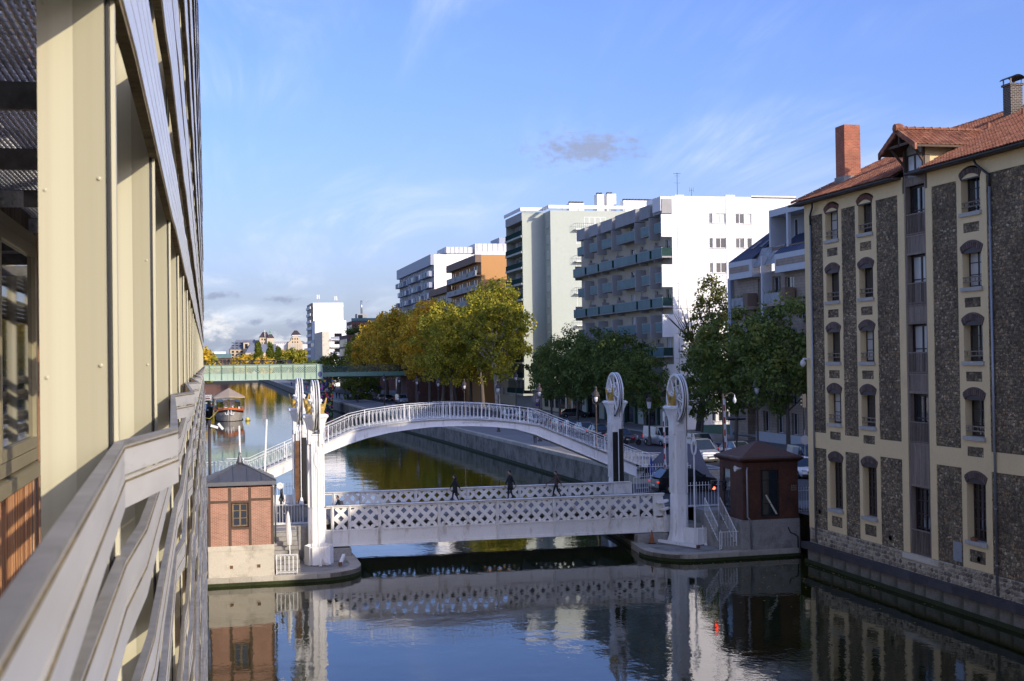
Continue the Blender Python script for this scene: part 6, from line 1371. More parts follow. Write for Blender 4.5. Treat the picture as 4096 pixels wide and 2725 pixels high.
# second, dark bridge behind
rb2 = thing('railway_bridge', 'black truss parapet of a second bridge above the green railway bridge', 'bridge', (0, 306, 0)); MB().box(-40, 18.6, 306, 306.3, 11.15, 11.3).box(-40, 18.6, 306, 306.3, 12.05, 12.25).build('chords', 'black_iron', rb2)
for k in range(22): x = -36 + k * 2.55; MB().bar((x, 306.1, 12.1), (x + .9, 306.1, 11.2), .12, .2).bar((x + 2.3, 306.1, 12.1), (x + 1.4, 306.1, 11.2), .12, .2).build('truss_panel', 'black_iron', rb2); MB().box(x - .18, x + .18, 306.0, 306.35, 11.1, 12.3).build('truss_post', 'black_iron', rb2)
MB().box(18.0, 19.0, 305.9, 306.4, 11.1, 12.35).build('end_box', 'black_iron', rb2)
# piers under the bridge
MB().box(24.4, 27.4, YR + .4, YR + 8.8, 0, 8.6).build('bridge_pier', 'graffiti_black', rb); MB().box(44, 60, YR, YR + 10, 2, 9).build('abutment_wall', 'brick_far', rb)
# painted mask on the end plate: an oval of purple with blue and red strokes
pm('paint_purple', (.12, .09, .25), .7); pm('paint_blue', (.05, .12, .3), .7)
mk = MB().lathe([(.62, -.02), (.62, 0)], 16, (24.55, YR - .06, 8.95), 'y', sx=.75); mk.build('painted_oval', 'paint_purple', rb); MB().lathe([(.45, -.01), (.45, 0)], 14, (24.55, YR - .09, 8.95), 'y', sx=.7).build('painted_inner', 'paint_blue', rb)
MB().box(24.3, 24.8, YR - .12, YR - .105, 9.05, 9.13).box(24.5, 24.6, YR - .12, YR - .105, 8.85, 9.2).build('painted_strokes', 'rust_red', rb)
# --- moored barge
pm('hull_grey', (.30, .275, .245), .6, var=.12, scale=.6, dirt=(.18, .15, .12), dirt_amt=.2, dirt_scale=.8); pm('hull_black', (.015, .015, .016), .4); pm('hull_orange', (.55, .12, .03), .5, var=.08); pm('canvas_tan', (.38, .30, .215), .8, var=.1)
pm('sign_yellow', (.6, .5, .1), .6)
bg_ = thing('barge', 'moored grey-hulled barge with orange band, twin anchors and tan tent canopy', 'boat', (4.4, 290, 0))
BW = 2.85; cx = 4.4
secs = []
for y, w, zs in ((271.2, .25, 2.75), (272.0, 1.2, 2.6), (273.2, 2.1, 2.45), (275.0, 2.7, 2.3), (278, BW, 2.2), (300, BW, 2.1), (305, BW * .8, 2.3)): secs.append((y, w, zs))
def hull(z_of, mat, name, flare=1.):
    m = MB(); n = len(secs)
    for y, w, zs in secs:
        za, zb = z_of(zs); m.v += [(cx - w * flare * (.86 if za < .4 else 1), y, za), (cx - w * flare, y, zb), (cx + w * flare, y, zb), (cx + w * flare * (.86 if za < .4 else 1), y, za)]
    for i in range(n - 1):
        for j in range(3): m.f.append((i * 4 + j, i * 4 + j + 1, i * 4 + 5 + j, i * 4 + 4 + j))
    m.f.append((0, 1, 2, 3)); m.f.append((n * 4 - 4, n * 4 - 3, n * 4 - 2, n * 4 - 1)); return m.build(name, mat, bg_)
hull(lambda zs: (-.4, zs - .75), 'hull_grey', 'hull'); hull(lambda zs: (zs - .75, zs - .36), 'hull_black', 'bow_band', 1.01); hull(lambda zs: (zs - .36, zs), 'hull_orange', 'gunwale', 1.02); hull(lambda zs: (-.1, .08), 'moss', 'waterline', 1.005)
# flat name boards either side of the stem
for s_ in (-1, 1):
    t = MB(); 
    for k in range(7): u = .35 + k * .13; x = cx + s_ * u; y = 271.2 + (u - .25) * .84 - .06; t.bar((x, y, 2.36), (x + .05, y, 2.36 + (.16 if k in (0, 3, 5) else .1)), .03, .03)
    t.build('bow_lettering', 'sign_yellow', bg_)
for s_ in (-1, 1):
    a = MB().tube([(cx + s_ * .25, 271.0, 2.25), (cx + s_ * .45, 271.1, 1.35)], .08, 6).tube([(cx + s_ * .1, 270.95, 1.7), (cx + s_ * .3, 270.95, 1.35), (cx + s_ * .7, 271.1, 1.3), (cx + s_ * .85, 271.3, 1.75)], .09, 6); a.build('anchor', 'plastic_white', bg_)
MB().box(cx - .03, cx + .03, 271.1, 271.25, 0, 2.0).build('stem', 'hull_black', bg_)
MB().box(cx - 2.4, cx + 2.4, 282, 303, 2.0, 3.6).build('deckhouse', 'hull_black', bg_); MB().box(cx - 1.2, cx + 1.2, 279, 282, 2.0, 4.1).build('wheelhouse', 'car_white', bg_)
cv = MB(); ap = (cx, 278.5, 6.6)
ring = [(cx - 3.1, 274.5, 4.75), (cx, 273.4, 4.95), (cx + 3.1, 274.5, 4.75), (cx + 3.2, 282.5, 4.75), (cx - 3.2, 282.5, 4.75)]
for a, b in zip(ring, ring[1:] + ring[:1]): cv.quad(a, b, ap); cv.quad(a, b, (b[0], b[1], b[2] - .2), (a[0], a[1], a[2] - .2))
cvo = cv.build('canopy', 'canvas_tan', bg_)
for s_ in (-1, 1): MB().quad((cx + s_ * .5, 275.25, 5.35), (cx + s_ * 1.6, 275.6, 5.0), (cx + s_ * .75, 276.6, 5.75)).xf(Matrix.Translation((0, -.25, .0))).build('canopy_vent', 'black_iron', cvo)
for x, y in ((cx - 3, 274.6), (cx + 3, 274.6), (cx - 3.1, 282.4), (cx + 3.1, 282.4), (cx, 273.5)): MB().tube([(x, y, 2.2), (x, y, 4.75)], .05, 5).build('canopy_pole', 'brown_lamp', bg_)
random.seed(31)
for x, y, h in ((cx - 3.0, 275.5, 1.9), (cx - 2.1, 274.4, 1.2), (cx - .2, 273.2, 1.6), (cx + 1.2, 273.8, .9), (cx + 2.5, 275, 1.7), (cx + 2.8, 276.3, 2.0), (cx - 1.2, 273.8, .8)):
    t = MB().lathe([(.2, 2.3), (.27, 2.75)], 8, (x, y, 0)); pt = t.build('plant_tub', 'roof_tile', bg_); m = MB()
    for k in range(90): p = Vector((x, y, 2.7)) + Vector((random.gauss(0, .2), random.gauss(0, .2), random.uniform(0, h))); d = Vector((random.uniform(-.2, .2), random.uniform(-.2, .2), random.uniform(-.05, .25))); m.quad(p, p + d.cross(Vector((0, 1, .3))).normalized() * .1, p + d)
    m.build('plant', 'leaf_fresh', pt)
for k in range(5): x = cx - 2 + k * .95; MB().box(x, x + .7, 274.2 + abs(k - 2) * .5, 274.9 + abs(k - 2) * .5, 2.3, 2.3 + .5).build('deck_box', ['old_wood', 'plastic_white', 'cone_orange', 'old_wood', 'plastic_white'][k], bg_)
MB().tube([(cx - 2.2, 273.6, 2.2), (0.5, 262, 1.0), (-2.8, 245, 2.4)], .05, 5).build('mooring_rope', 'sign_yellow', bg_)
by = thing('buoy', 'small yellow round buoy floating right of the barge bow', 'buoy', (7.9, 272, 0)); MB().ball((7.9, 272, .35), .4, 8, 6).build('float', 'sign_yellow', by, True); MB().box(7.4, 8.5, 271.9, 272.1, .0, .1).build('crossbar', 'rust_iron', by)
def small_boat(label, x, y, L, w, hullm, cabm):
    b = thing('boat', label, 'boat', (x, y, 0), 'boats moored behind the barge'); m = MB().prism([(x - w, y + 1.5), (x - w * .6, y + .5), (x, y), (x + w * .6, y + .5), (x + w, y + 1.5), (x + w, y + L), (x - w, y + L)], -.3, 1.5, 'z'); m.build('hull', hullm, b)
    MB().box(x - w * .8, x + w * .8, y + L * .3, y + L * .85, 1.5, 3.0).build('cabin', cabm, b); MB().box(x - w * .85, x + w * .85, y + L * .28, y + L * .87, 3.0, 3.12).build('cabin_roof', 'car_white', b); MB().box(x - w * .6, x + w * .6, y + L * .3 - .05, y + L * .3 - .01, 2.1, 2.8).build('window', 'glass_dark', b); MB().tube([(x, y + 3, 1.5), (x, y + 3, 4.6)], .05, 5).build('mast', 'brown_lamp', b)
small_boat('green-cabined boat moored left behind the barge canopy', -.6, 318, 12, 1.9, 'hull_black', 'shop_green'); small_boat('dark red boat with white roof beyond the barge', -.9, 338, 15, 2.2, 'car_red', 'car_red'); small_boat('white boat farthest behind the barge under the green bridge', -.6, 362, 14, 2.2, 'hull_black', 'car_white'); small_boat('dark blue low boat beside the left bank near the barge', -1.4, 292, 10, 1.7, 'hull_black', 'car_blue')

# --- far white tower and its neighbours
T = thing('white_tower', 'blank white tower with phone antennas rising above the railway bridge', 'building', (50, 565, 2.4)); MB().box(43.8, 56.4, 560, 585, 2.4, 36.5).build('tower', 'render_white', T); MB().box(43.1, 43.8, 560.5, 585, 2.4, 36.4).build('balcony_stack', 'black_iron', T)
for k in range(11): MB().box(42.6, 43.2, 561, 584, 5 + k * 2.9, 6.1 + k * 2.9).build('balcony', 'render_white', T)
MB().box(43.75, 56.45, 559.9, 560, 34.6, 36.5).build('attic_band', 'render_white', T)
for x, z in ((46.2, 40.0), (53.6, 39.4)):
    a = MB().tube([(x, 562, 36.5), (x, 562, z - 1)], .1, 5).build('antenna_mast', 'concrete', T)
    for dx in (-.45, .3): MB().box(x + dx - .17, x + dx + .17, 561.7, 562, z - 1.8, z).build('antenna_panel', 'plastic_white', a)
T2 = thing('white_block', 'stepped white block in front of the blank white tower', 'building', (48, 530, 2.4)); MB().box(42.9, 55.5, 540, 556, 2.4, 28.4).build('rear_wing', 'render_white', T2); MB().box(42.3, 42.9, 536, 556, 2.4, 20.7).build('canal_wing', 'metal_blue', T2); MB().box(42.4, 45.0, 500, 538, 2.4, 23.1).build('stair_wing', 'cream_stone', T2); MB().box(45.0, 50.5, 503, 540, 2.4, 23.0).build('balcony_wing', 'render_white', T2)  # canal wing's blue-grey colour stands for its shaded face
for k in range(6):
    z = 21.2 - k * 2.9; b = MB().box(45.6, 50.4, 501.2, 503, z - 1.2, z - 1.0).build('balcony', 'render_white', T2); MB().box(45.6, 50.4, 501.2, 501.3, z - 1.0, z - .1).build('balustrade', 'render_white' if k % 2 else 'metal_blue', b); FB('y-', 503).rect(47.2, 50.0, z - .9, z + 1.2, .03).build('window', 'glass_dark', T2)
for k in range(3): FB('x-', 42.3).rect(540 + k * 5, 543 + k * 5, 18.0, 19.4, .05).build('window', 'glass_dark', T2)
# --- brick block with roof garden
K = thing('brick_block', 'dark brick block with terrace garden and a tall steel flue', 'building', (48, 435, 2.4)); MB().box(46.1, 60, 430, 447, 2.4, 24.8).build('upper_block', 'brick_far', K); MB().box(42.9, 58, 415, 440, 2.4, 20.0).build('lower_block', 'brick_far', K)
for r_ in range(5):
    for k in range(6): FB('x-', 42.9).rect(416 + k * 3.9, 418.2 + k * 3.9, 16.4 - r_ * 3, 18.8 - r_ * 3, .03).build('window', 'glass_dark', K)
for k in range(5): FB('x-', 46.1).rect(431 + k * 3, 433 + k * 3, 21.6, 23.6, .03).build('window', 'glass_dark', K)
win_simple(K, 'y-', 430, 48.0, 50.6, 22.2, 23.8, .03, 'black_iron', (.33, .66), 'glass_blue'); win_simple(K, 'y-', 430, 48.0, 50.0, 20.3, 21.0, .03, 'black_iron', (.5,), 'glass_blue')
for k in range(4): b = MB().box(44.8, 46.6, 413.8, 415, 15.6 - k * 3.6, 15.8 - k * 3.6).build('balcony', 'render_white', K); MB().box(44.9, 46.5, 413.8, 413.9, 15.8 - k * 3.6, 16.8 - k * 3.6).build('railing', 'metal_blue', b); FB('y-', 415).rect(44.8, 46.3, 15.8 - k * 3.6, 18.2 - k * 3.6, .03).build('window', 'glass_dark', K)
MB().box(48.0, 51.1, 432, 438, 24.8, 27.2).build('penthouse', 'concrete', K); FB('y-', 432).rect(48.3, 49.8, 25, 26.8, .03).build('penthouse_window', 'glass_blue', K); MB().tube([(49.7, 434, 27), (49.7, 434, 31.6)], .33, 8).build('flue', 'alloy', K, True); MB().box(45.9, 59, 429.8, 430, 24.8, 25.7).build('glass_rail', 'bal_glass', K)
random.seed(41)
for x, y, s_ in ((43.6, 417, 1.0), (44.6, 418, .8), (45.8, 419, 1.6), (47, 418, 1.0), (48.5, 417, .9)):
    m = MB()
    for k in range(220):
        p = Vector((x, y, 20.2)) + Vector((random.gauss(0, .5 * s_), random.gauss(0, .5 * s_), abs(random.gauss(.6, .6)) * s_)); d = Vector((random.uniform(-1, 1), random.uniform(-1, 1), random.uniform(-1, 1))).normalized() * .3; e = d.cross(Vector((.3, .5, 1))).normalized() * .3; m.quad(p, p + d, p + d + e, p + e)
    m.build('terrace_shrub', 'leaf_fresh' if s_ > 1 else 'leaf_green', K)
# --- old flour mill on the skyline
pm('mill_brick', (.50, .40, .27), .85, var=.06, scale=.1); pm('mill_slate', (.17, .19, .235), .6, var=.1, scale=.1, stretch=(3, 1, 1)); pm('mill_brown', (.055, .038, .042), .7, var=.15); pm('copper_green', (.2, .33, .25), .7)
ML = thing('flour_mill', 'old cream-brick flour mill with steep dark roofs and turret on the skyline', 'building', (50, 1160, 2.4)); Ym = 1150
def frust(x0, x1, y0, y1, z0, u0, u1, v0, v1, z1, name, mat):
    m = MB(); m.v = [(x0, y0, z0), (x1, y0, z0), (x1, y1, z0), (x0, y1, z0), (u0, v0, z1), (u1, v0, z1), (u1, v1, z1), (u0, v1, z1)]; m.f = [(0, 1, 5, 4), (1, 2, 6, 5), (2, 3, 7, 6), (3, 0, 4, 7), (4, 5, 6, 7)]; return m.build(name, mat, ML)
MB().box(19.7, 45, Ym, Ym + 40, 2.4, 23.4).build('wing_wall', 'mill_brick', ML); rf_ = frust(19.2, 45, Ym - .5, Ym + 40, 23.4, 25.0, 45, Ym + 12, Ym + 30, 31.3, 'wing_roof', 'mill_slate'); MB().box(25.5, 41, Ym + 12, Ym + 28, 31, 32.0).build('roof_lantern', 'mill_slate', ML)
for r_ in range(3):
    for k in range(3): MB().box(21 + k * 3.6, 23 + k * 3.6, Ym + .5 + r_ * 3, Ym + 2.5 + r_ * 3, 24.4 + r_ * 2.2, 25.0 + r_ * 2.2).build('roof_window', 'glass_dark', ML)
for r_ in range(4):
    for k in range(3): FB('y-', Ym).rect(21 + k * 3.6, 22.9 + k * 3.6, 20.5 - r_ * 2.6, 22.3 - r_ * 2.6, .1).build('window', 'glass_dark', ML)
MB().box(30.7, 35.5, Ym - 3, Ym + 12, 2.4, 29.1).build('pavilion', 'mill_brick', ML); frust(30.5, 35.7, Ym - 3.2, Ym + 12, 29.1, 32.5, 33.5, Ym + 4, Ym + 6, 31.0, 'pavilion_roof', 'mill_slate'); FB('y-', Ym - 3).rect(32, 34.2, 24.5, 28, .1).build('window', 'glass_dark', ML)
frust(31.5, 58, Ym - 30, Ym, 20.2, 36, 57, Ym - 20, Ym, 27.3, 'low_roof', 'mill_slate'); MB().box(31.5, 58, Ym - 30, Ym, 2.4, 20.2).build('low_wall', 'mill_brick', ML)
MB().box(44.2, 52.3, Ym, Ym + 9, 2.4, 33.4).build('tower_wall', 'mill_brick', ML); frust(43.9, 52.6, Ym - .3, Ym + 9.3, 33.4, 47.2, 50.6, Ym + 3, Ym + 6, 38.1, 'tower_roof', 'mill_brown'); MB().box(48.6, 49.0, Ym - 1, Ym - .6, 34, 39.8).build('chimney_pipe', 'plastic_white', ML)
for r_ in range(3):
    for k in range(2): FB('y-', Ym).rect(46 + k * 2.1, 47 + k * 2.1, 31 - r_ * 3.2, 32.4 - r_ * 3.2, .1).build('window', 'glass_dark', ML)
MB().box(50.4, 56.6, Ym - 3, Ym + 3, 2.4, 32.7).build('turret_wall', 'render_cream', ML); frust(50.2, 56.8, Ym - 3.2, Ym + 3.2, 32.7, 52.5, 54.5, Ym - 1, Ym + 1, 36.1, 'turret_roof', 'mill_brown'); MB().box(52.6, 54.4, Ym - .9, Ym + .9, 36.1, 37.5).build('turret_lantern', 'copper_green', ML); MB().lathe([(1.4, 37.5), (.4, 38.8), (.05, 40.3)], 4, (53.5, Ym, 0)).build('turret_cap', 'copper_green', ML)
MB().box(56.5, 69.4, Ym + 4, Ym + 12, 2.4, 29.0).build('link_wall', 'tile_white', ML); MB().box(56.4, 69.4, Ym + 3.8, Ym + 12, 29.0, 29.6).build('link_roof', 'mill_slate', ML)
for k in range(7): FB('y-', Ym + 4).rect(57.2 + k * 1.6, 57.9 + k * 1.6, 28.0, 28.5, .1).build('window', 'glass_dark', ML)
MB().prism([(68.2, 2.4), (80.5, 2.4), (80.5, 28.4), (78.0, 31.2), (77.5, 33.0), (74.5, 35.2), (71.3, 33.0), (70.9, 31.0), (68.2, 28.3)], Ym - 2, Ym + 12, 'y').build('gable_block', 'mill_brick', ML); MB().box(80.5, 85.1, Ym, Ym + 12, 2.4, 27.6).build('side_wing', 'tile_white', ML); frust(80, 85.4, Ym - .5, Ym + 12, 27.6, 80, 81, Ym + 2, Ym + 10, 30.0, 'side_roof', 'mill_slate'); MB().box(71.4, 79, Ym - 2.3, Ym + 10, 34.2, 35.3).build('cornice', 'tile_white', ML); frust(71.2, 79.2, Ym - 2.6, Ym + 10, 35.3, 74, 76.3, Ym + 2, Ym + 6, 39.2, 'pavilion_roof', 'mill_brown')
for r_ in range(2):
    for k in range(3): FB('y-', Ym - 2).rect(71.6 + k * 2.1, 72.5 + k * 2.1, 31.2 - r_ * 2.8, 32.5 - r_ * 2.8, .1).build('window', 'glass_dark', ML)
for k in range(5): FB('y-', Ym - 2).rect(69.4 + k * 2.1, 70.3 + k * 2.1, 20, 27.2, .1).build('window', 'concrete', ML)
OF = thing('office_block', 'low glass and red-brick office block at the far end of the canal', 'building', (12, 1010, 2.4)); MB().box(-8, 19, 1000, 1030, 2.4, 15.6).build('brick_storeys', 'brick_far', OF); MB().box(-8, 18, 999, 1030, 15.6, 18.8).build('glass_storey', 'bal_glass', OF); MB().box(2, 14, 1004, 1020, 18.8, 20.4).build('roof_sign_box', 'render_white', OF)
for k in range(8): FB('y-', 1000).rect(-6 + k * 3, -4 + k * 3, 12, 14.6, .1).build('window', 'glass_dark', OF)
# ---------------------------------------------------------------- trees
def crown_mesh(name, mat, rx, ry, rz, ncl, per, cs, leaf, seed, shape='round', hollow=.35):
    rnd = random.Random(seed); m = MB()
    for c in range(ncl):
        while True:
            p = Vector((rnd.uniform(-1, 1), rnd.uniform(-1, 1), rnd.uniform(-1, 1)))
            if p.length < 1 and p.length > hollow: break
        if shape == 'cone': k = 1 - (p.z + 1) / 2 * .72; p.x *= k; p.y *= k
        elif shape == 'plane': k = 1.0 - max(0, p.z) ** 2 * .35; p.x *= k; p.y *= k
        c0 = Vector((p.x * rx, p.y * ry, p.z * rz)); r0 = cs * rnd.uniform(.6, 1.25)
        for k in range(per):
            d = Vector((rnd.gauss(0, 1), rnd.gauss(0, 1), rnd.gauss(0, .8))).normalized() * r0 * rnd.random() ** .4; q = c0 + d
            n = (d.normalized() * .6 + Vector((rnd.uniform(-1, 1), rnd.uniform(-1, 1), rnd.uniform(-.2, 1)))).normalized(); t = n.orthogonal().normalized(); t.rotate(Matrix.Rotation(rnd.uniform(0, 6.28), 3, n)); b = n.cross(t); s_ = leaf * rnd.uniform(.6, 1.3)
            i = len(m.v); m.v += [tuple(q - t * s_ * .5), tuple(q + b * s_ * .32), tuple(q + t * s_ * .5), tuple(q - b * s_ * .32)]; m.f.append((i, i + 1, i + 2, i + 3))
    me = bpy.data.meshes.new(name); me.from_pydata(m.v, [], m.f); me.materials.append(MATS[mat]); return me
def trunk_mesh(name, mat, h, r, nb, spread, seed, lean=(0, 0)):
    rnd = random.Random(seed); m = MB(); top = Vector((lean[0], lean[1], h)); mid = Vector((lean[0] * .3 + rnd.uniform(-.15, .15), lean[1] * .3, h * .5))
    m.tube([(0, 0, -.1), (0, 0, .25), mid, top], [r * 1.35, r, r * .82, r * .55], 8)
    for k in range(nb):
        a = 2 * PI * k / nb + rnd.uniform(-.4, .4); s0 = mid.lerp(top, rnd.uniform(.15, .95)); L = spread * rnd.uniform(.6, 1.1); up = rnd.uniform(.7, 1.5)
        e = s0 + Vector((math.cos(a) * L, math.sin(a) * L, L * up)); m1 = s0.lerp(e, .5) + Vector((rnd.uniform(-.3, .3), rnd.uniform(-.3, .3), -.2)); m.tube([s0, m1, e], [r * .42, r * .28, r * .06], 5)
        for j in range(3): e2 = m1.lerp(e, rnd.uniform(0, .8)) + Vector((rnd.uniform(-1, 1), rnd.uniform(-1, 1), rnd.uniform(.3, 1.2))) * L * .45; m.tube([m1.lerp(e, .2 * j), e2], [r * .16, r * .03], 4, False)
    return m.mesh(name, mat, True)
def tree(name, label, loc, crown, trunk, cz, cs=(1, 1, 1), rz=0., group=None, ts=(1, 1, 1), off=(0, 0)):
    t = thing(name, label, 'tree', loc, group); put('trunk', trunk, t, loc, (0, 0, rz), ts); put('crown', crown, t, (loc[0] + off[0], loc[1] + off[1], loc[2] + cz), (0, 0, rz), cs); return t
rnd = random.Random(9)
CP = [crown_mesh('crown', 'leaf_plane', 6.2, 6.2, 9.0, 150, 75, 1.35, .52, s, 'plane') for s in (1, 2, 3)]; CGd = [crown_mesh('crown', 'leaf_gold', 5.4, 5.4, 8.4, 130, 70, 1.3, .55, s, 'plane') for s in (4, 5)]
CGr = [crown_mesh('crown', 'leaf_green', 4.2, 4.2, 4.9, 105, 85, .95, .36, s) for s in (6, 7, 8)]; CMx = crown_mesh('crown', 'leaf_mixed', 5.2, 5.0, 7.2, 115, 48, .95, .36, 12, 'cone', .15)
TP = [trunk_mesh('trunk', 'bark', 9.5, .42, 8, 4.2, s, (rnd.uniform(-1.6, 1.6), rnd.uniform(-1, 1))) for s in (1, 2, 3)]; TPale = trunk_mesh('trunk', 'bark_pale', 12.5, .5, 10, 4.6, 5, (-1.6, -.4)); TG = [trunk_mesh('trunk', 'bark', 5.2, .2, 7, 2.6, s, (rnd.uniform(-.5, .5), rnd.uniform(-.3, .3))) for s in (7, 8, 9)]; TMx = trunk_mesh('trunk', 'bark_dark', 10.5, .38, 12, 4.2, 15, (2.4, .4))
GP = 'autumn plane trees along the quay'
tree('plane_tree', 'tall yellow-green plane tree with a pale sunlit trunk, nearest of the autumn row', (50.6, 231, STREET), CP[0], TPale, 14.6, (1.02, 1.05, 1.0), .3, GP)
pls = [(45.0, 246, 1, 'leaf', 19.4), (51.0, 246, 0, '', 22.5), (45.2, 258, 2, '', 21.0), (51.2, 259, 3, '', 19.5), (45.0, 271, 3, '', 22.6), (51.0, 273, 1, '', 20), (44.4, 285, 4, '', 21), (50.6, 287, 2, '', 22.5), (44.0, 312, 4, '', 22.5), (50.0, 313, 1, '', 22), (43.6, 326, 3, '', 22), (49.6, 329, 0, '', 22), (43.2, 342, 4, '', 21.5), (49.2, 346, 2, '', 21.5), (43.0, 360, 3, '', 20), (48.6, 366, 1, '', 20), (42.8, 380, 0, '', 17.5), (47, 392, 2, '', 16)]
rows_ = ['canal-side', 'house-side']
allc = CP + CGd
ords = ['first', 'second', 'third', 'fourth', 'fifth', 'sixth', 'seventh', 'eighth', 'ninth', 'tenth']
for i, (x, y, ci, _, h) in enumerate(pls):
    k = h / 23.0; tree('plane_tree', '%s %s plane tree of the %s row, counted from the pale-trunked tree away' % (ords[i // 2], 'golden' if ci > 2 else 'olive-green', rows_[i % 2]), (x, y, STREET), allc[ci], TP[i % 3], 14.0 * k, (k * 1.0, k * 1.0, k), i * 1.3, GP, (k,) * 3)
GG = 'dark green street trees right of the towers'
for i, (x, y, k, lb) in enumerate(((53.6, 205, .92, 'dark green street tree at the foot of the grey tower, leftmost of its row'), (52.6, 196, 1.0, 'dark green street tree second from the left of its row'), (52.8, 187, 1.08, 'tall dark green street tree left of the far lifting wheel'), (53.2, 178, 1.06, 'dark green street tree standing behind the far lifting wheel'), (53.6, 168, 1.0, 'dark green street tree between the two lifting wheels'), (53.4, 158, .84, 'small dark green street tree just left of the near lifting wheel'), (53.4, 128.8, 1.12, 'dark green street tree beside the beige block, left of two'), (54.0, 117.4, 1.16, 'dark green street tree closest to the warehouse corner'), (53.8, 139.5, .8, 'small dark green street tree left of the beige block'))):
    tree('street_tree', lb, (x, y, STREET + .13), CGr[i % 3], TG[i % 3], 7.6 * k, (k, k, k), i * 1.1, GG, (k,) * 3)
tree('leaning_tree', 'sparse leaning tree with bare branch tips in front of the blank white end wall', (58.4, 152.5, STREET), CMx, TMx, 11.6, (1.0, 1.0, 1.12), .0, None, (1.1, 1.1, 1.25), (1.8, 0))
# far trees: poplars and autumn masses told apart one by one
CPo = crown_mesh('crown', 'leaf_fresh', 3.2, 3.2, 10.5, 90, 55, 1.6, 1.0, 21, 'cone', .1); CFa = [crown_mesh('crown', 'leaf_gold', 6.5, 6.5, 5.5, 60, 55, 1.8, 1.1, 22), crown_mesh('crown', 'leaf_plane', 6.5, 6.5, 5.5, 60, 55, 1.8, 1.1, 23), crown_mesh('crown', 'leaf_mixed', 6.5, 6.5, 5.5, 60, 55, 1.8, 1.1, 24)]; TFa = trunk_mesh('trunk', 'bark', 6, .35, 5, 3, 25)
for x, z, lb in ((36.0, 28.5, 'tallest columnar poplar left of the mill towers'), (44.3, 27.8, 'columnar poplar in front of the mill turret'), (50.0, 24.7, 'columnar poplar below the white mill wing'), (58.9, 23.2, 'slender poplar in front of the gabled mill block')):
    h = z - STREET; k = h / 22; tree('poplar_tree', lb, (x, 960, STREET), CPo, TFa, 12.0 * k, (k * .95, k * .95, k), x, 'poplars before the flour mill')
fa = [(20, 13.5, 0), (25.9, 18.6, 0), (31.0, 18.0, 1), (40.5, 17, 0), (47.5, 18.5, 2), (54.0, 21.8, 0), (62.0, 21.5, 1), (65.5, 21.4, 0), (70.5, 21.2, 2), (76, 20.5, 0), (82, 20, 1), (-4, 19.5, 0), (-1.5, 16, 1)]
for i, (x, z, c) in enumerate(fa):
    k = (z - STREET) / 13.5; yy = 955 + (i % 3) * 8
    if x < 0: yy = 520; 
    tree('autumn_tree', ('%s autumn tree from the left in the far line below the flour mill' % (ords + ['eleventh', 'twelfth', 'thirteenth'])[i]) if x > 0 else ('golden autumn tree at the left edge beyond the ribboned facade' if i == 11 else 'lower autumn tree at the left edge beyond the ribboned facade'), (x, yy, STREET), CFa[c], TFa, 7.6 * k, (k, k, k), i, 'far autumn trees')
CSh = crown_mesh('crown', 'leaf_green', 5.5, 4.5, 3.6, 70, 60, 1.3, .6, 31); CSf = crown_mesh('crown', 'leaf_fresh', 4.6, 4.6, 4.4, 80, 60, 1.2, .55, 32)
for x, y, z, c, lb in ((36, 480, 12.2, CSh, 'dark round shrub behind the black truss, left one'), (41, 490, 13.0, CSh, 'dark round shrub below the white tower'), (38.8, 418, 13.4, CSf, 'bright yellow-green tree above the end of the railway bridge'), (34.2, 400, 10.6, CSf, 'low yellow-green bush beside the railway bridge end'), (36.5, 322, 8.5, CSf, 'small green tree behind the bridge fence')):
    tree('bushy_tree', lb, (x, y, STREET), c, TG[0], z - STREET - 3.6, (1, 1, 1), x)
# ---------------------------------------------------------------- street lamps
def lamp_proto():
    t = thing('street_lamp', '', 'street lamp', (0, 0, 0)); h = 4.6
    MB().lathe([(.26, 0), (.26, .12), (.17, .2), (.17, .85), (.2, .9), (.13, 1.0), (.085, 1.2), (.075, h - .1), (.1, h - .05), (.1, h), (.06, h + .05), (.06, h + .2)], 10).build('post', 'brown_lamp', t, True)
    m = MB()
    for k in range(2): a = PI * k; m.tube([(0, 0, h + .15), (math.cos(a) * .28, 0, h + .35), (math.cos(a) * .36, 0, h + .75), (math.cos(a) * .34, 0, h + .98)], .025, 5)
    m.build('cradle', 'brown_lamp', t); MB().lathe([(.03, h + .38), (.14, h + .5), (.2, h + .72), (.21, h + .95)], 10).build('globe', 'lamp_glass', t, True)
    MB().lathe([(.22, h + .93), (.38, h + .98), (.4, h + 1.03), (.34, h + 1.08), (.31, h + 1.25), (.2, h + 1.42), (.13, h + 1.48), (.13, h + 1.7), (.17, h + 1.74), (.1, h + 1.82), (.06, h + 1.9), (0, h + 1.95)], 12).build('hood', 'brown_lamp', t, True); return t
lp = lamp_proto(); LY = [121.6, 143.7, 165.2, 187.9, 210.0, 232.1, 254.4, 276.5, 321.9, 343.4]
for i, y in enumerate(LY):
    dup(lp, (36.2, y, STREET), 0, '%s dark street lamp along the quay promenade, counting from the far lifting column' % ords[i], 'quay street lamps')
dup(lp, (50.5, 116.5, STREET), 0, 'large street lamp rising just behind the rusty kiosk roof', 'quay street lamps', 1.12); dup(lp, (52.5, 225, STREET), 0, 'street lamp beside the pale-trunked plane tree at the tower foot', 'quay street lamps', 1.1)
drop(lp)
lo = thing('street_lamp', 'older lamp with square glazed lantern and crown between the two lifting wheels', 'street lamp', (44.8, 131.2, STREET)); x, y, z = 44.8, 131.2, STREET
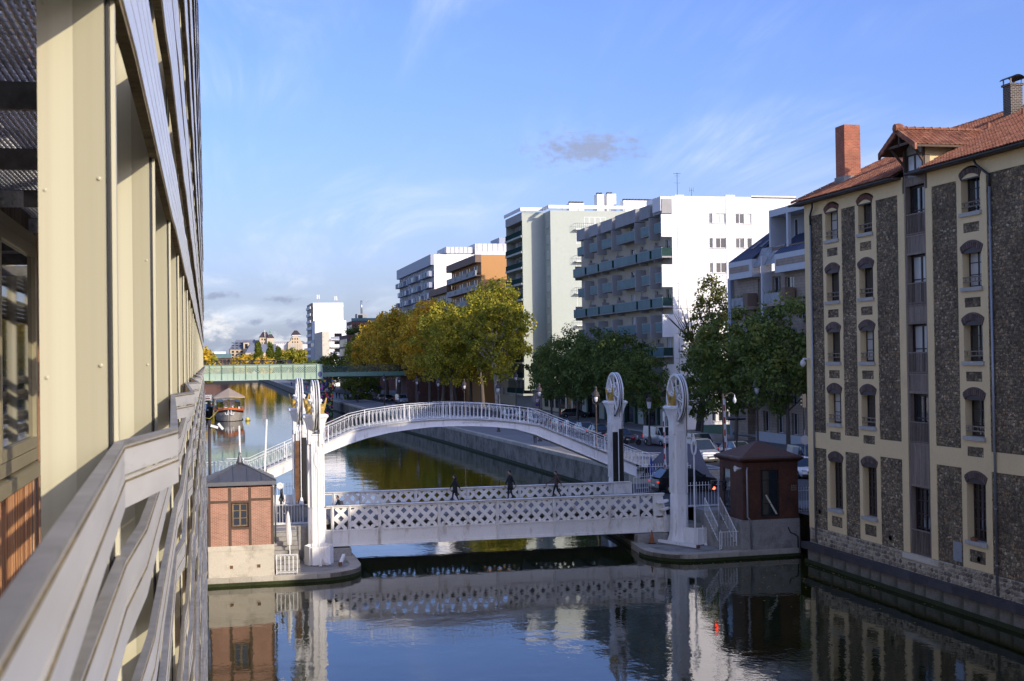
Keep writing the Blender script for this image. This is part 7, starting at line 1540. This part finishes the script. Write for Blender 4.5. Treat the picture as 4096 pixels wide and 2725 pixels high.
MB().lathe([(.3, 0), (.3, .2), (.2, .5), (.22, .9), (.14, 1.0), (.11, 1.2), (.09, 3.3), (.15, 3.4), (.07, 3.5), (.05, 3.9)], 10, (x, y, z)).build('post', 'brown_lamp', lo, True); MB().lathe([(.16, 3.9), (.27, 4.6)], 4, (x, y, z), arc=(PI / 4, PI / 4 + 2 * PI)).build('lantern', 'lamp_glass', lo); MB().lathe([(.33, 4.6), (.3, 4.7), (.31, 4.85), (.12, 5.02), (.08, 5.1), (.14, 5.25)], 8, (x, y, z)).build('hood', 'brown_lamp', lo)
ml = thing('mast_lamp', 'tall dark mast with a curved arm and hanging lamp left of the kiosk roof', 'street lamp', (42.5, 110, STREET)); MB().tube([(40.6, 100.5, STREET), (40.6, 100.5, 8.6)], .09, 8).build('mast', 'brown_lamp', ml); MB().tube([(40.6, 100.5, 8.2), (40.9, 100.5, 8.5), (41.3, 100.5, 8.65), (41.6, 100.5, 8.5)], .05, 5).build('arm', 'brown_lamp', ml); MB().lathe([(.0, 7.75), (.14, 7.9), (.15, 8.1), (.06, 8.3), (.03, 8.5)], 8, (41.6, 100.5, 0)).build('lamp', 'lamp_glass', ml, True)

# ---------------------------------------------------------------- vehicles (nose towards -y, built at the origin)
def plate(x, y, z, par, ry=1):
    MB().box(x - .26, x + .26, y - .012, y, z - .055, z + .055).build('number_plate', 'plastic_white', par)
def car_parts(t, paint, L, W, H, kind='hatch', lights=False):
    w = W / 2; hl = L / 2
    zb = .22; belt = H * .60 if kind != 'van' else H * .52
    if kind == 'van': top = [(-hl, .62), (-hl + .05, .95), (-hl + .75, 1.12), (-hl + 1.0, 1.2), (hl - .02, 1.2), (hl, .8)]
    elif kind == 'suv': top = [(-hl, .6), (-hl + .06, .82), (-hl + .5, .98), (-hl + 1.25, 1.08), (hl - .3, 1.1), (hl, .95)]
    else: top = [(-hl, .5), (-hl + .08, .68), (-hl + .5, .82), (-hl + 1.15, .92), (hl - .25, .95), (hl, .78)]
    m = MB(); n = 8
    for y, zt in top:
        e = 1 - .10 * max(0, (abs(y) - hl + .5) / .5); ww = w * e
        m.v += [(-ww * .9, y, zb), (-ww, y, zb + .18), (-ww, y, zt * .72), (-ww * .95, y, zt - .03), (ww * .95, y, zt - .03), (ww, y, zt * .72), (ww, y, zb + .18), (ww * .9, y, zb)]
    for i in range(len(top) - 1):
        for j in range(n): j2 = (j + 1) % n; m.f.append((i * n + j, i * n + j2, i * n + n + j2, i * n + n + j))
    m.f.append(tuple(range(n))); m.f.append(tuple(range(len(top) * n - n, len(top) * n))); body = m.build('body', paint, t, 40)
    # greenhouse
    if kind == 'van': g = [(-hl + .85, 1.16, .92), (-hl + 1.65, H - .06, .84), (-hl + 2.0, H, .84), (hl - .1, H, .86), (hl - .01, 1.15, .96)]
    elif kind == 'suv': g = [(-hl + 1.15, 1.04, .9), (-hl + 1.95, H - .05, .74), (-hl + 2.4, H, .74), (hl - .75, H - .02, .74), (hl - .12, 1.08, .88)]
    else: g = [(-hl + .95, .88, .9), (-hl + 1.75, H - .05, .74), (-hl + 2.2, H, .74), (hl - .85, H - .05, .74), (hl - .1, .92, .86)]
    zb2 = g[0][1]; m = MB()
    for y, z_, k in g: m.v += [(-w * .93, y, zb2 if y not in (g[0][0], g[-1][0]) else z_ - .02), (-w * k, y, z_), (w * k, y, z_), (w * .93, y, zb2 if y not in (g[0][0], g[-1][0]) else z_ - .02)]
    for i in range(len(g) - 1):
        for j in range(3): m.f.append((i * 4 + j, i * 4 + j + 1, i * 4 + 5 + j, i * 4 + 4 + j))
    m.f += [(0, 1, 2, 3), (len(g) * 4 - 4, len(g) * 4 - 3, len(g) * 4 - 2, len(g) * 4 - 1)]; gh = m.build('glasshouse', 'glass_blue', t)
    r = MB(); k1 = g[1]; k3 = g[3] if kind != 'van' else g[3]
    r.v = [(-w * k1[2] - .01, k1[0] - .02, k1[1] + .012), (w * k1[2] + .01, k1[0] - .02, k1[1] + .012), (w * g[2][2] + .01, g[2][0], g[2][1] + .02), (w * k3[2] + .01, k3[0] + .03, k3[1] + .014), (-w * k3[2] - .01, k3[0] + .03, k3[1] + .014), (-w * g[2][2] - .01, g[2][0], g[2][1] + .02)]; r.f = [(0, 1, 2, 5), (5, 2, 3, 4)]; r.build('roof', paint, gh)
    if kind == 'van':
        for s_ in (-1, 1): MB().quad((s_ * (w * .94 + .012), -hl + 2.05, 1.15), (s_ * (w * .94 + .012), hl - .04, 1.15), (s_ * (w * .865 + .012), hl - .1, H + .005), (s_ * (w * .85 + .012), -hl + 2.0, H + .005)).build('side_panel', paint, gh)
        MB().quad((-w * .95, hl + .004, 1.13), (w * .95, hl + .004, 1.13), (w * .86, hl - .09, H), (-w * .86, hl - .09, H)).build('rear_panel', paint, gh)
    p = MB()
    for s_ in (-1, 1):
        p.bar((s_ * w * .925, g[0][0], g[0][1]), (s_ * (w * g[1][2] + .005), g[1][0], g[1][1]), .05, .06)
        ym = (g[1][0] + g[3][0]) / 2 + .1
        if kind != 'van': p.bar((s_ * w * .935, ym, zb2), (s_ * (w * .745), ym, H - .02), .03, .07); p.bar((s_ * w * .9, g[-1][0] - .1, zb2 + .02), (s_ * (w * .75), g[3][0], g[3][1]), .05, .12)
    p.build('pillars', paint, gh)
    for s_ in (-1, 1):
        MB().box(s_ * (w + .02) - .07, s_ * (w + .02) + .07, -hl + 1.2, -hl + 1.32, zb2 + .02, zb2 + .17).build('mirror', 'black_iron', t)
        MB().prism([(s_ * w * .5, .58), (s_ * w * .9, .62), (s_ * w * .92, .74), (s_ * w * .55, .72)], -hl - .0, -hl + .16, 'y').build('headlight', 'lamp_glass', t); MB().box(min(s_ * w * .62, s_ * w * .93), max(s_ * w * .62, s_ * w * .93), hl - .05, hl + .012, .72, .84 if kind != 'van' else 1.05).build('tail_light', 'tail_red', t)
        for yw in (-hl + .82, hl - .78):
            wh_ = MB().lathe([(.2, -.09), (.3, -.1), (.325, -.06), (.325, .06), (.3, .1), (.2, .09)], 16, (s_ * (w - .08), yw, .325), 'x').build('wheel', 'tyre', t, 40); MB().lathe([(.03, -.03), (.2, 0), (.21, .02)], 10, (s_ * (w + .0), yw, .325), 'x').build('rim', 'alloy', wh_)
    MB().box(-w * .45, w * .45, -hl - .012, -hl + .02, .42, .6).build('grille', 'black_iron', t); MB().box(-w * .92, w * .92, -hl - .015, -hl + .05, .2, .36).build('bumper', 'black_iron', t); MB().box(-w * .9, w * .9, hl - .05, hl + .015, .22, .4).build('rear_bumper', 'black_iron', t)
    plate(0, -hl - .014, .42, t); plate(0, hl + .03, .55, t)
def car(label, paint, loc, rz, kind='hatch', L=4.1, W=1.75, H=1.48, name='parked_car', cat='car', group=None):
    t = thing(name, label, cat, (0, 0, 0), group); car_parts(t, paint, L, W, H, kind); t.location = loc; t.rotation_euler = (0, 0, rz); return t
GC = 'cars parked along the quay'
van = car('silver delivery van parked nose to camera behind the barrier', 'car_silver', (41.9, 110.0, STREET + .01), R(10), 'van', 5.0, 1.95, 1.98, 'parked_van', 'van')
dup(van, (45.2, 118.5, STREET), R(6), 'second silver-white van with roof bars behind the silver delivery van'); dup(van, (46.2, 131.5, STREET), R(8), 'pale van half hidden behind the shaded near column')
for v_, m_ in ((2, 'car_white'),): pass
SUV = car('black car with red tail lights driving off the right end of the lift bridge', 'car_black', (31.7, 85.6, STREET + .02), R(94), 'suv', 4.6, 1.9, 1.64, 'car', 'car')
car('white hatchback at the kerb half hidden by the warehouse corner', 'car_white', (43.7, 92.6, STREET + .02), R(-4), 'hatch', group=GC); car('blue van parked behind the white hatchback beside the warehouse', 'car_blue', (47.4, 99.5, STREET), R(-3), 'van', 4.6, 1.85, 1.85, 'parked_van', 'van')
c1 = car('silver hatchback between the silver van and the kiosk roof', 'car_silver', (46.8, 112.5, STREET), R(8), group=GC)
c2_ = car('dark grey saloon nose to camera beside the motorcycle', 'car_grey', (43.9, 138.5, STREET), R(6), 'hatch', 4.5, 1.8, 1.45, group=GC)
c3_ = car('black parked car just left of the far lifting column', 'car_black', (44.2, 147.5, STREET), R(4), group=GC)
for i, (src, x, y, rz, lb) in enumerate(((c1, 44.6, 154.5, .06, 'pale parked car seen through the footbridge railing, second from the column'), (c3_, 45.0, 161.5, .05, 'dark parked car seen through the footbridge railing, third from the column'), (c2_, 45.4, 168.5, .04, 'grey parked car seen through the footbridge railing, fourth from the column'), (c1, 45.8, 184, .05, 'pale car parked behind the crown of the footbridge, right one'), (c3_, 45.8, 192, .05, 'black car parked behind the crown of the footbridge, middle one'), (c1, 45.6, 200, .05, 'pale car parked behind the crown of the footbridge, left one'), (c2_, 55.0, 196.5, 1.5, 'dark grey hatchback parked sideways under the green street trees'), (c3_, 40.6, 303, .0, 'black car beyond the footbridge, right of three under the plane trees'), (c1, 40.0, 310, .0, 'pale car beyond the footbridge, middle of three under the plane trees'), (c2_, 39.6, 317, .0, 'grey car beyond the footbridge, left of three under the plane trees'))): dup(src, (x, y, STREET + (.13 if x > 53 else 0)), rz, lb, GC)
dup(SUV, (38.2, 338, STREET), R(180), 'dark car with red brake lights driving away on the far quay road'); dup(van, (41.2, 286, STREET), R(4), 'grey van parked left of the footbridge crown under the planes'); dup(van, (42.5, 345, STREET), R(70), 'white van crossing under the far plane trees')
# motorcycle
mt = thing('motorcycle', 'black motorcycle with red tank parked by the older lamp', 'motorcycle', (44.1, 133.0, STREET)); x, y, z = 43.4, 132.8, STREET
for dx in (-.72, .72): w_ = MB().lathe([(.22, -.06), (.31, -.05), (.32, 0), (.31, .05), (.22, .06)], 14, (x + dx, y, z + .32), 'y').build('wheel', 'tyre', mt, 40); MB().lathe([(.02, -.03), (.21, 0), (.02, .03)], 8, (x + dx, y, z + .32), 'y').build('rim', 'alloy', w_)
MB().box(x - .3, x + .25, y - .14, y + .14, z + .3, z + .62).build('engine', 'black_iron', mt); MB().ball((x + .15, y, z + .78), .26, 8, 6, (1.2, .7, .7)).build('tank', 'car_red', mt, True); MB().tube([(x - .2, y, z + .78), (x - .75, y, z + .88)], [.14, .09], 6).build('seat', 'black_iron', mt); MB().tube([(x + .72, y, z + .32), (x + .45, y, z + 1.0), (x + .4, y, z + 1.08)], .04, 5).tube([(x + .4, y - .35, z + 1.08), (x + .4, y + .35, z + 1.08)], .025, 5).build('fork_and_bars', 'alloy', mt); MB().ball((x + .6, y, z + .9), .11, 8, 6).build('headlight', 'lamp_glass', mt, True)
# parked scooters along the kerb
for i in range(4):
    s = thing('scooter', '%s dark scooter in the row parked left of the far three cars' % ords[i], 'scooter', (39.6, 324 + i * 2.2, STREET), 'parked scooters'); x, y, z = 39.6, 324 + i * 2.2, STREET
    for dy in (-.55, .55): MB().lathe([(.12, -.06), (.24, -.05), (.24, .05), (.12, .06)], 10, (x, y + dy, z + .24), 'x').build('wheel', 'tyre', s)
    MB().box(x - .14, x + .14, y - .1, y + .6, z + .35, z + .75).build('body', 'car_black', s); MB().box(x - .2, x + .2, y - .55, y - .45, z + .3, z + 1.0).build('fairing', 'car_grey', s)
# ---------------------------------------------------------------- signs, signals, tent, bollards
def sign_disc(label, x, y, h, discs):
    t = thing('road_sign', label, 'road sign', (x, y, STREET)); MB().tube([(x, y, STREET), (x, y, STREET + h)], .03, 6).build('pole', 'zinc_pipe', t)
    for z_, r_, m1, m2 in discs: d = MB().lathe([(r_, -.02), (r_, 0)], 16, (x, y - .04, STREET + z_), 'y').build('disc', m1, t); MB().lathe([(r_ * .74, -.004), (r_ * .74, 0)], 16, (x, y - .062, STREET + z_), 'y').build('face', m2, d)
    return t
pm('sign_blue', (.03, .06, .3), .5)
sign = sign_disc('round white limit sign with red rim above a blue sign by the tower foot', 47.5, 190, 3.4, ((3.1, .34, 'rust_red', 'plastic_white'), (2.45, .26, 'rust_red', 'sign_blue')))
tx = MB(); bx_ = 47.5 - .17
for i, seg in enumerate((((0, .16), (.09, .16), (.09, -.0), (0, 0)), ((.13, .0), (.15, .0)), ((.27, .16), (.18, .16), (.18, .08), (.27, .08), (.27, 0), (.18, 0)), ((.32, .16), (.32, 0), (.36, 0)))): tx.tube([(bx_ + a, 189.93, STREET + 3.03 + b) for a, b in seg], .016, 3, False)
tx.build('lettering', 'black_iron', sign)
sign_disc('round white sign with red rim left of the kerbside vans', 49.0, 138, 3.2, ((2.9, .32, 'rust_red', 'plastic_white'),)); sign_disc('back of a round road sign right of the kiosk roof', 45.3, 95.5, 3.4, ((2.6, .36, 'zinc_pipe', 'zinc_pipe'),)); sign_disc('blue parking sign under the far plane trees', 41.0, 322, 3.2, ((2.9, .36, 'sign_blue', 'sign_blue'),)); sign_disc('small round sign below the plane trees beyond the footbridge', 42.0, 268, 3.0, ((2.7, .34, 'rust_red', 'paint_purple'),))
def signal(label, x, y, h, rz=0.):
    t = thing('traffic_light', label, 'traffic light', (x, y, STREET)); MB().tube([(x, y, STREET), (x, y, STREET + h)], .06, 8).build('pole', 'black_iron', t); b = MB().box(x - .15, x + .15, y - .12, y + .12, STREET + h - .2, STREET + h + .85).build('signal_head', 'black_iron', t)
    for k in range(3): MB().lathe([(.1, -.16), (.1, 0)], 8, (x - .15, y, STREET + h + k * .3), 'x', (0, PI)).build('visor', 'black_iron', b)
    return t
signal('tall black traffic light seen from behind right of the kiosk roof', 45.6, 96.2, 5.3); signal('dark signal post covered in stickers in front of the silver van', 34.9, 95.0, 4.6); signal('traffic light at the far quay crossing under the railway bridge', 37.4, 330, 3.0)
tw = thing('traffic_light', 'black double traffic light arm just above the kiosk roof', 'traffic light', (38.2, 90, STREET)); MB().tube([(38.2, 92, STREET), (38.2, 92, 7.1)], .07, 6).build('pole', 'black_iron', tw); MB().lathe([(.14, -.7), (.16, -.2), (.1, 0), (.16, .2), (.14, .7)], 8, (38.2, 92, 7.0), 'x').build('signal_heads', 'black_iron', tw)
tn = thing('tent', 'grey tarpaulin tent pitched under the right end of the footbridge', 'tent', (33, 91.5, STREET)); pm('tarp', (.105, .105, .125), .75, var=.2, scale=.8, bump=.4, bscale=3); pm('tarp_blue', (.03, .07, .3), .7)
m = MB(); z = STREET
A0 = [(30.7, 90.2, z + 1.5), (31.9, 90.0, z + 2.7), (33.6, 90.2, z + 3.0), (34.6, 90.6, z + 2.7), (35.3, 91.0, z + .2)]; A1 = [(31.0, 89.3, z + .9), (31.8, 89.1, z + 1.6), (33.4, 89.0, z + 1.7), (34.6, 89.2, z + 1.2), (35.5, 89.6, z + .0)]; A2 = [(31.3, 88.9, z + .2), (32.0, 88.8, z + .3), (33.4, 88.7, z + .0), (34.8, 88.7, z + 0), (35.8, 88.9, z + .0)]; A3 = [(p[0] + .1, p[1] + 2.5, z + .3) for p in A0]
rowsT = [A3, A0, A1, A2]
for r_ in rowsT: m.v += r_
for i in range(3):
    for j in range(4): m.f.append((i * 5 + j, i * 5 + j + 1, i * 5 + 6 + j, i * 5 + 5 + j))
to = m.build('tarpaulin', 'tarp', tn, True); MB().quad((30.6, 89.9, z + 1.0), (31.0, 89.5, z + .9), (30.8, 90.0, z + 2.2)).build('blue_corner', 'tarp_blue', tn)
for x_, y_ in ((31.9, 90.0), (34.6, 90.6)): MB().tube([(x_, y_, z), (x_, y_, z + 2.6)], .04, 5).build('tent_pole', 'timber_brown', tn)
random.seed(77)
ORD = 'first second third fourth fifth sixth seventh eighth ninth tenth eleventh twelfth thirteenth fourteenth fifteenth sixteenth seventeenth eighteenth nineteenth twentieth twenty-first twenty-second'.split()
for i in range(22):
    y_ = 300 + i * 3.2; b = MB().lathe([(.07, 0), (.06, .9), (.08, .95), (.0, 1.05)], 8, (qx(y_) + 7.9, y_, STREET)).build('bollard', 'shop_green'); tag(b, '%s green bollard along the far kerb, counted from the railway bridge away' % ORD[i], 'bollard', 'kerb bollards')
for i in range(5): y_ = 262 + i * 1.4; b = MB().lathe([(.3, 0), (.33, .25), (.22, .5), (0, .55)], 8, (36.8, y_, STREET)).build('kerb_stone', 'kerb', None, True); tag(b, '%s rounded stone block, nearest first, at the promenade edge beyond the footbridge' % ORD[i], 'stone block', 'promenade stone blocks')
fgr = thing('garden_fence', 'tall dark railing in front of the blank white end wall', 'fence', (60, 148, STREET)); MB().box(57.3, 67, 147.9, 148.1, STREET, STREET + 1.1).build('plinth', 'rail_green_dark', fgr); MB().bar((57.3, 148, STREET + 3.6), (67, 148, STREET + 3.6), .05, .05).build('top_rail', 'shop_green', fgr)
for k in range(60): MB().bar((57.4 + k * .16, 148, STREET + 1.1), (57.4 + k * .16, 148, STREET + 3.8), .025, .025).build('bar', 'shop_green', fgr)
# fallen leaves drifting on the water by the kiosk pier
random.seed(88); m = MB()
for k in range(260):
    x, y = random.uniform(24, 33), 70.5 - abs(random.gauss(0, 9)) ; x = min(x, 32.3); a = random.uniform(0, 6.28); s_ = random.uniform(.03, .07); z = .006
    if random.random() < .35: x, y = random.uniform(10, 31), random.uniform(88, 130)
    m.quad((x + math.cos(a) * s_, y + math.sin(a) * s_, z), (x - math.sin(a) * s_ * .6, y + math.cos(a) * s_ * .6, z + .004), (x - math.cos(a) * s_, y - math.sin(a) * s_, z), (x + math.sin(a) * s_ * .6, y - math.cos(a) * s_ * .6, z + .004))
tag(m.build('fallen_leaves', 'leaf_gold'), 'yellow fallen leaves floating on the canal water', 'leaves', kind='stuff')
# gulls
pm('gull_white', (.75, .75, .75), .7); pm('gull_grey', (.35, .36, .38), .7)
for lb, p, s_, rz in (('gull gliding low in front of the far plane trees', (25.5, 232, 16.4), 1.0, .3), ('gull gliding higher beside the plane tree tops', (27.2, 230, 21.9), .85, -.2)):
    t = thing('gull', lb, 'bird', (0, 0, 0), 'gulls over the canal'); MB().lathe([(.0, -.28), (.05, -.2), (.075, 0), (.05, .15), (.035, .24), (.0, .3)], 8, (0, 0, 0), 'y').build('body', 'gull_white', t, True)
    for d in (-1, 1): MB().quad((d * .04, -.1, .02), (d * .32, -.12, .2), (d * .32, .08, .2), (d * .04, .1, .02)).quad((d * .32, -.12, .2), (d * .78, .06, .26), (d * .76, .1, .26), (d * .32, .08, .2)).build('wing', 'gull_white' , t)
    t.location = p; t.scale = (s_ * 1.25,) * 3; t.rotation_euler = (0, 0, rz)
# ---------------------------------------------------------------- people
def person_mat(name, bands):
    m, nt, b, lk, N = custom(name); b.inputs['Roughness'].default_value = .8
    tc = N('ShaderNodeTexCoord'); sp = N('ShaderNodeSeparateXYZ'); lk.new(tc.outputs['Object'], sp.inputs[0]); dv = N('ShaderNodeMath'); dv.operation = 'DIVIDE'; dv.inputs[1].default_value = 1.8; lk.new(sp.outputs[2], dv.inputs[0])
    nz = N('ShaderNodeTexNoise'); nz.inputs['Scale'].default_value = 14; lk.new(tc.outputs['Object'], nz.inputs['Vector']); ad = N('ShaderNodeMath'); ad.operation = 'MULTIPLY_ADD'; ad.inputs[1].default_value = .012; lk.new(nz.outputs['Fac'], ad.inputs[0]); lk.new(dv.outputs[0], ad.inputs[2])
    cr = ramp_node(N, bands); cr.color_ramp.interpolation = 'CONSTANT'; lk.new(ad.outputs[0], cr.inputs[0]); lk.new(cr.outputs[0], b.inputs['Base Color']); return m
HAND = MB().box(-.038, .038, -.016, .016, -.09, .0)
for k, (dx, l) in enumerate(((-.028, .07), (-.010, .08), (.009, .075), (.027, .058))): HAND.tube([(dx, 0, -.088), (dx, .008, -.088 - l * .55), (dx, .024, -.088 - l)], [.0095, .009, .0065], 5)
HAND.tube([(.038, .004, -.03), (.06, .014, -.06), (.062, .024, -.092)], [.011, .010, .007], 5)
HAND_ME = HAND.mesh('hand', 'skin')
def person(label, loc, rz, bands, hair='hair', stride=.22, scale=1., coat=None, bag=None, hood=None, arms=(.18, -.18), longhair=False, lean=0., group=None, far=False):
    t = thing('person', label, 'person', (0, 0, 0), group)
    s = stride
    V = [(0, 0, .95), (0, -.01 - lean * .3, 1.16), (0, -.01 - lean * .8, 1.38), (0, -.02 - lean, 1.5), (0, -.03 - lean * 1.1, 1.58),
         (-.18, -lean * .85, 1.42), (-.235, -arms[0] * .45 - lean * .7, 1.17), (-.235, -arms[0] * 1.2 - lean * .5, .95), (-.23, -arms[0] * 1.3 - lean * .5, .90),
         (.18, -lean * .85, 1.42), (.235, -arms[1] * .45 - lean * .7, 1.17), (.235, -arms[1] * 1.2 - lean * .5, .95), (.23, -arms[1] * 1.3 - lean * .5, .90),
         (-.095, 0, .88), (-.10, -s * .6, .5), (-.10, -s * .9, .09), (-.11, -s * .9 - .16, .04), (.095, 0, .88), (.10, s * .35 - .04, .5), (.10, s * 1.1, .12), (.11, s * 1.1 - .14, .05)]
    Ed = [(0, 1), (1, 2), (2, 3), (3, 4), (2, 5), (5, 6), (6, 7), (7, 8), (2, 9), (9, 10), (10, 11), (11, 12), (0, 13), (13, 14), (14, 15), (15, 16), (0, 17), (17, 18), (18, 19), (19, 20)]
    Rr = [(.155, .115), (.14, .105), (.165, .115), (.07, .07), (.055, .055)] + [(.075, .075), (.056, .056), (.04, .04), (.035, .035)] * 2 + [(.1, .1), (.065, .065), (.047, .047), (.042, .035)] * 2
    me = bpy.data.meshes.new('body'); me.from_pydata(V, Ed, []); mname = 'clothes_' + str(len(MATS)); me.materials.append(person_mat(mname, bands))
    o = put('body', me, t); sk = o.modifiers.new('skin', 'SKIN'); sk.use_smooth_shade = True
    for i, r in enumerate(Rr): me.skin_vertices[0].data[i].radius = r
    me.skin_vertices[0].data[0].use_root = True; ss = o.modifiers.new('sub', 'SUBSURF'); ss.levels = 1; ss.render_levels = 1
    hx, hy, hz_ = 0, -.05 - lean * 1.3, 1.675
    h = MB().ball((hx, hy, hz_), .105, 10, 8, (.76, .92, 1.12)).build('head', 'skin' if not hood else hood, t, True)
    MB().prism([(-.014, hz_ - .03), (.014, hz_ - .03), (.006, hz_ + .02), (-.006, hz_ + .02)], hy - .118, hy - .085, 'y').build('nose', 'skin', h)
    if not far:
        for sx in (-1, 1): MB().ball((hx + sx * .03, hy - .088, hz_ + .012), .011, 6, 4).build('eye', 'hair', h); MB().ball((hx + sx * .08, hy, hz_), .02, 6, 4, (.5, .8, 1.3)).build('ear', 'skin', h)
        MB().box(-.022, .022, hy - .094, hy - .086, hz_ - .058, hz_ - .048).build('mouth', 'rust_red', h)
        for sx, k, a in ((-1, 8, arms[0]), (1, 12, arms[1])): put('hand', HAND_ME, t, (V[k][0], V[k][1], V[k][2] + .02), (R(-10), 0, R(90) * sx))
    hr = MB().ball((hx, hy + .018, hz_ + .028), .112, 10, 8, (.8, .9, 1.05)); 
    if longhair: hr.tube([(hx, hy + .05, hz_ + .05), (hx, hy + .085, hz_ - .1), (hx, hy + .1, hz_ - .3)], [.08, .105, .06], 8)
    hr.build('hood' if hood else 'hair', hood or hair, h, True)
    if coat: MB().lathe([(.235, .62), (.22, .8), (.19, 1.0), (.185, 1.2), (.2, 1.36), (.1, 1.5)], 12, (0, -lean * .5, 0), sy=.72).build('coat', coat, t, True)
    if bag: MB().box(-.15, .15, .08 - lean * .6, .24 - lean * .6, 1.02, 1.42).build('backpack', bag, t)
    t.location = loc; t.rotation_euler = (0, 0, rz); t.scale = (scale,) * 3; return t
BK, GY_, NV, BR, SK, DN, PL = (.012, .012, .014), (.06, .06, .066), (.018, .024, .045), (.075, .04, .032), (.42, .25, .17), (.03, .04, .075), (.35, .33, .31)
def bd(shoe, trous, top, tz=.5): return [(0, shoe), (.06, trous), (tz, top), (.86, SK)]
FW = 2.52
person('man in black coat and cap standing mid-bridge on the far footway', (19.06, 83.7, FW), R(-75), bd(BK, NV, BK), 'cloth_black', .12, 1.06, 'cloth_black', group='people crossing the lift bridge')
person('woman with long black hair and black jacket walking left on the lift bridge', (15.41, 83.6, FW), R(-80), bd(BK, DN, BK), 'hair', .2, .97, 'cloth_black', None, None, (.2, -.2), True, group='people crossing the lift bridge')
person('person in brown jacket and striped trousers nearest the right end of the lift bridge', (22.2, 83.9, FW), R(-85), bd(BK, BK, BR, .46), 'cloth_brown', .26, .97, None, 'cloth_brown', None, (.5, -.2), group='people crossing the lift bridge')
person('boy in patterned black jacket with grey backpack at the left end of the lift bridge', (7.6, 78.6, 2.2), R(-80), bd(BK, NV, (.03, .028, .035)), 'hair', .2, .84, None, 'cloth_grey', None, (.3, -.1), lean=.12, group='people crossing the lift bridge')
person('person in grey hooded tracksuit walking on the left approach behind the brick house', (4.36, 81.5, 2.42), R(-95), bd(PL, GY_, GY_), 'cloth_grey', .2, 1.0, None, None, 'cloth_grey', (.12, -.1))
person('person in dark clothes on the quay seen below the footbridge arch', (34.6, 139.5, STREET + .02), R(170), bd(BK, BK, BK), 'hair', .15, 1.03)
qp = [((31.1, 338.3), BK, GY_), ((31.6, 333.0), BK, NV), ((32.0, 330.1), NV, BK), ((32.2, 311.8), BK, BK), ((32.8, 311.3), DN, PL), ((33.6, 306.5), BK, NV), ((32.9, 296.9), BK, BK), ((32.2, 522.9), BK, BK), ((32.4, 446.2), (.4, .05, .1), (.45, .05, .1))]
nm = ['in grey top walking left of a pair by the promenade lamp', 'in navy top in the small group by the promenade lamp', 'in black top rightmost in the small group by the promenade lamp', 'in black walking between the second group on the promenade', 'in pale jacket walking on the promenade beyond the footbridge', 'in navy jacket standing by the promenade kerb beyond the footbridge', 'in black nearest the footbridge on the promenade beyond it', 'in black far away below the railway bridge', 'in pink far away below the railway bridge']
for (p_, tr_, tp_), lb in zip(qp, nm): person('person ' + lb, (p_[0], p_[1], STREET + .02), random.uniform(-.5, .5) + (PI if random.random() < .5 else 0), bd(BK, tr_, tp_), 'hair', .2, 1.0 if p_[1] < 430 else 1.0, group='walkers on the far promenade', far=True)
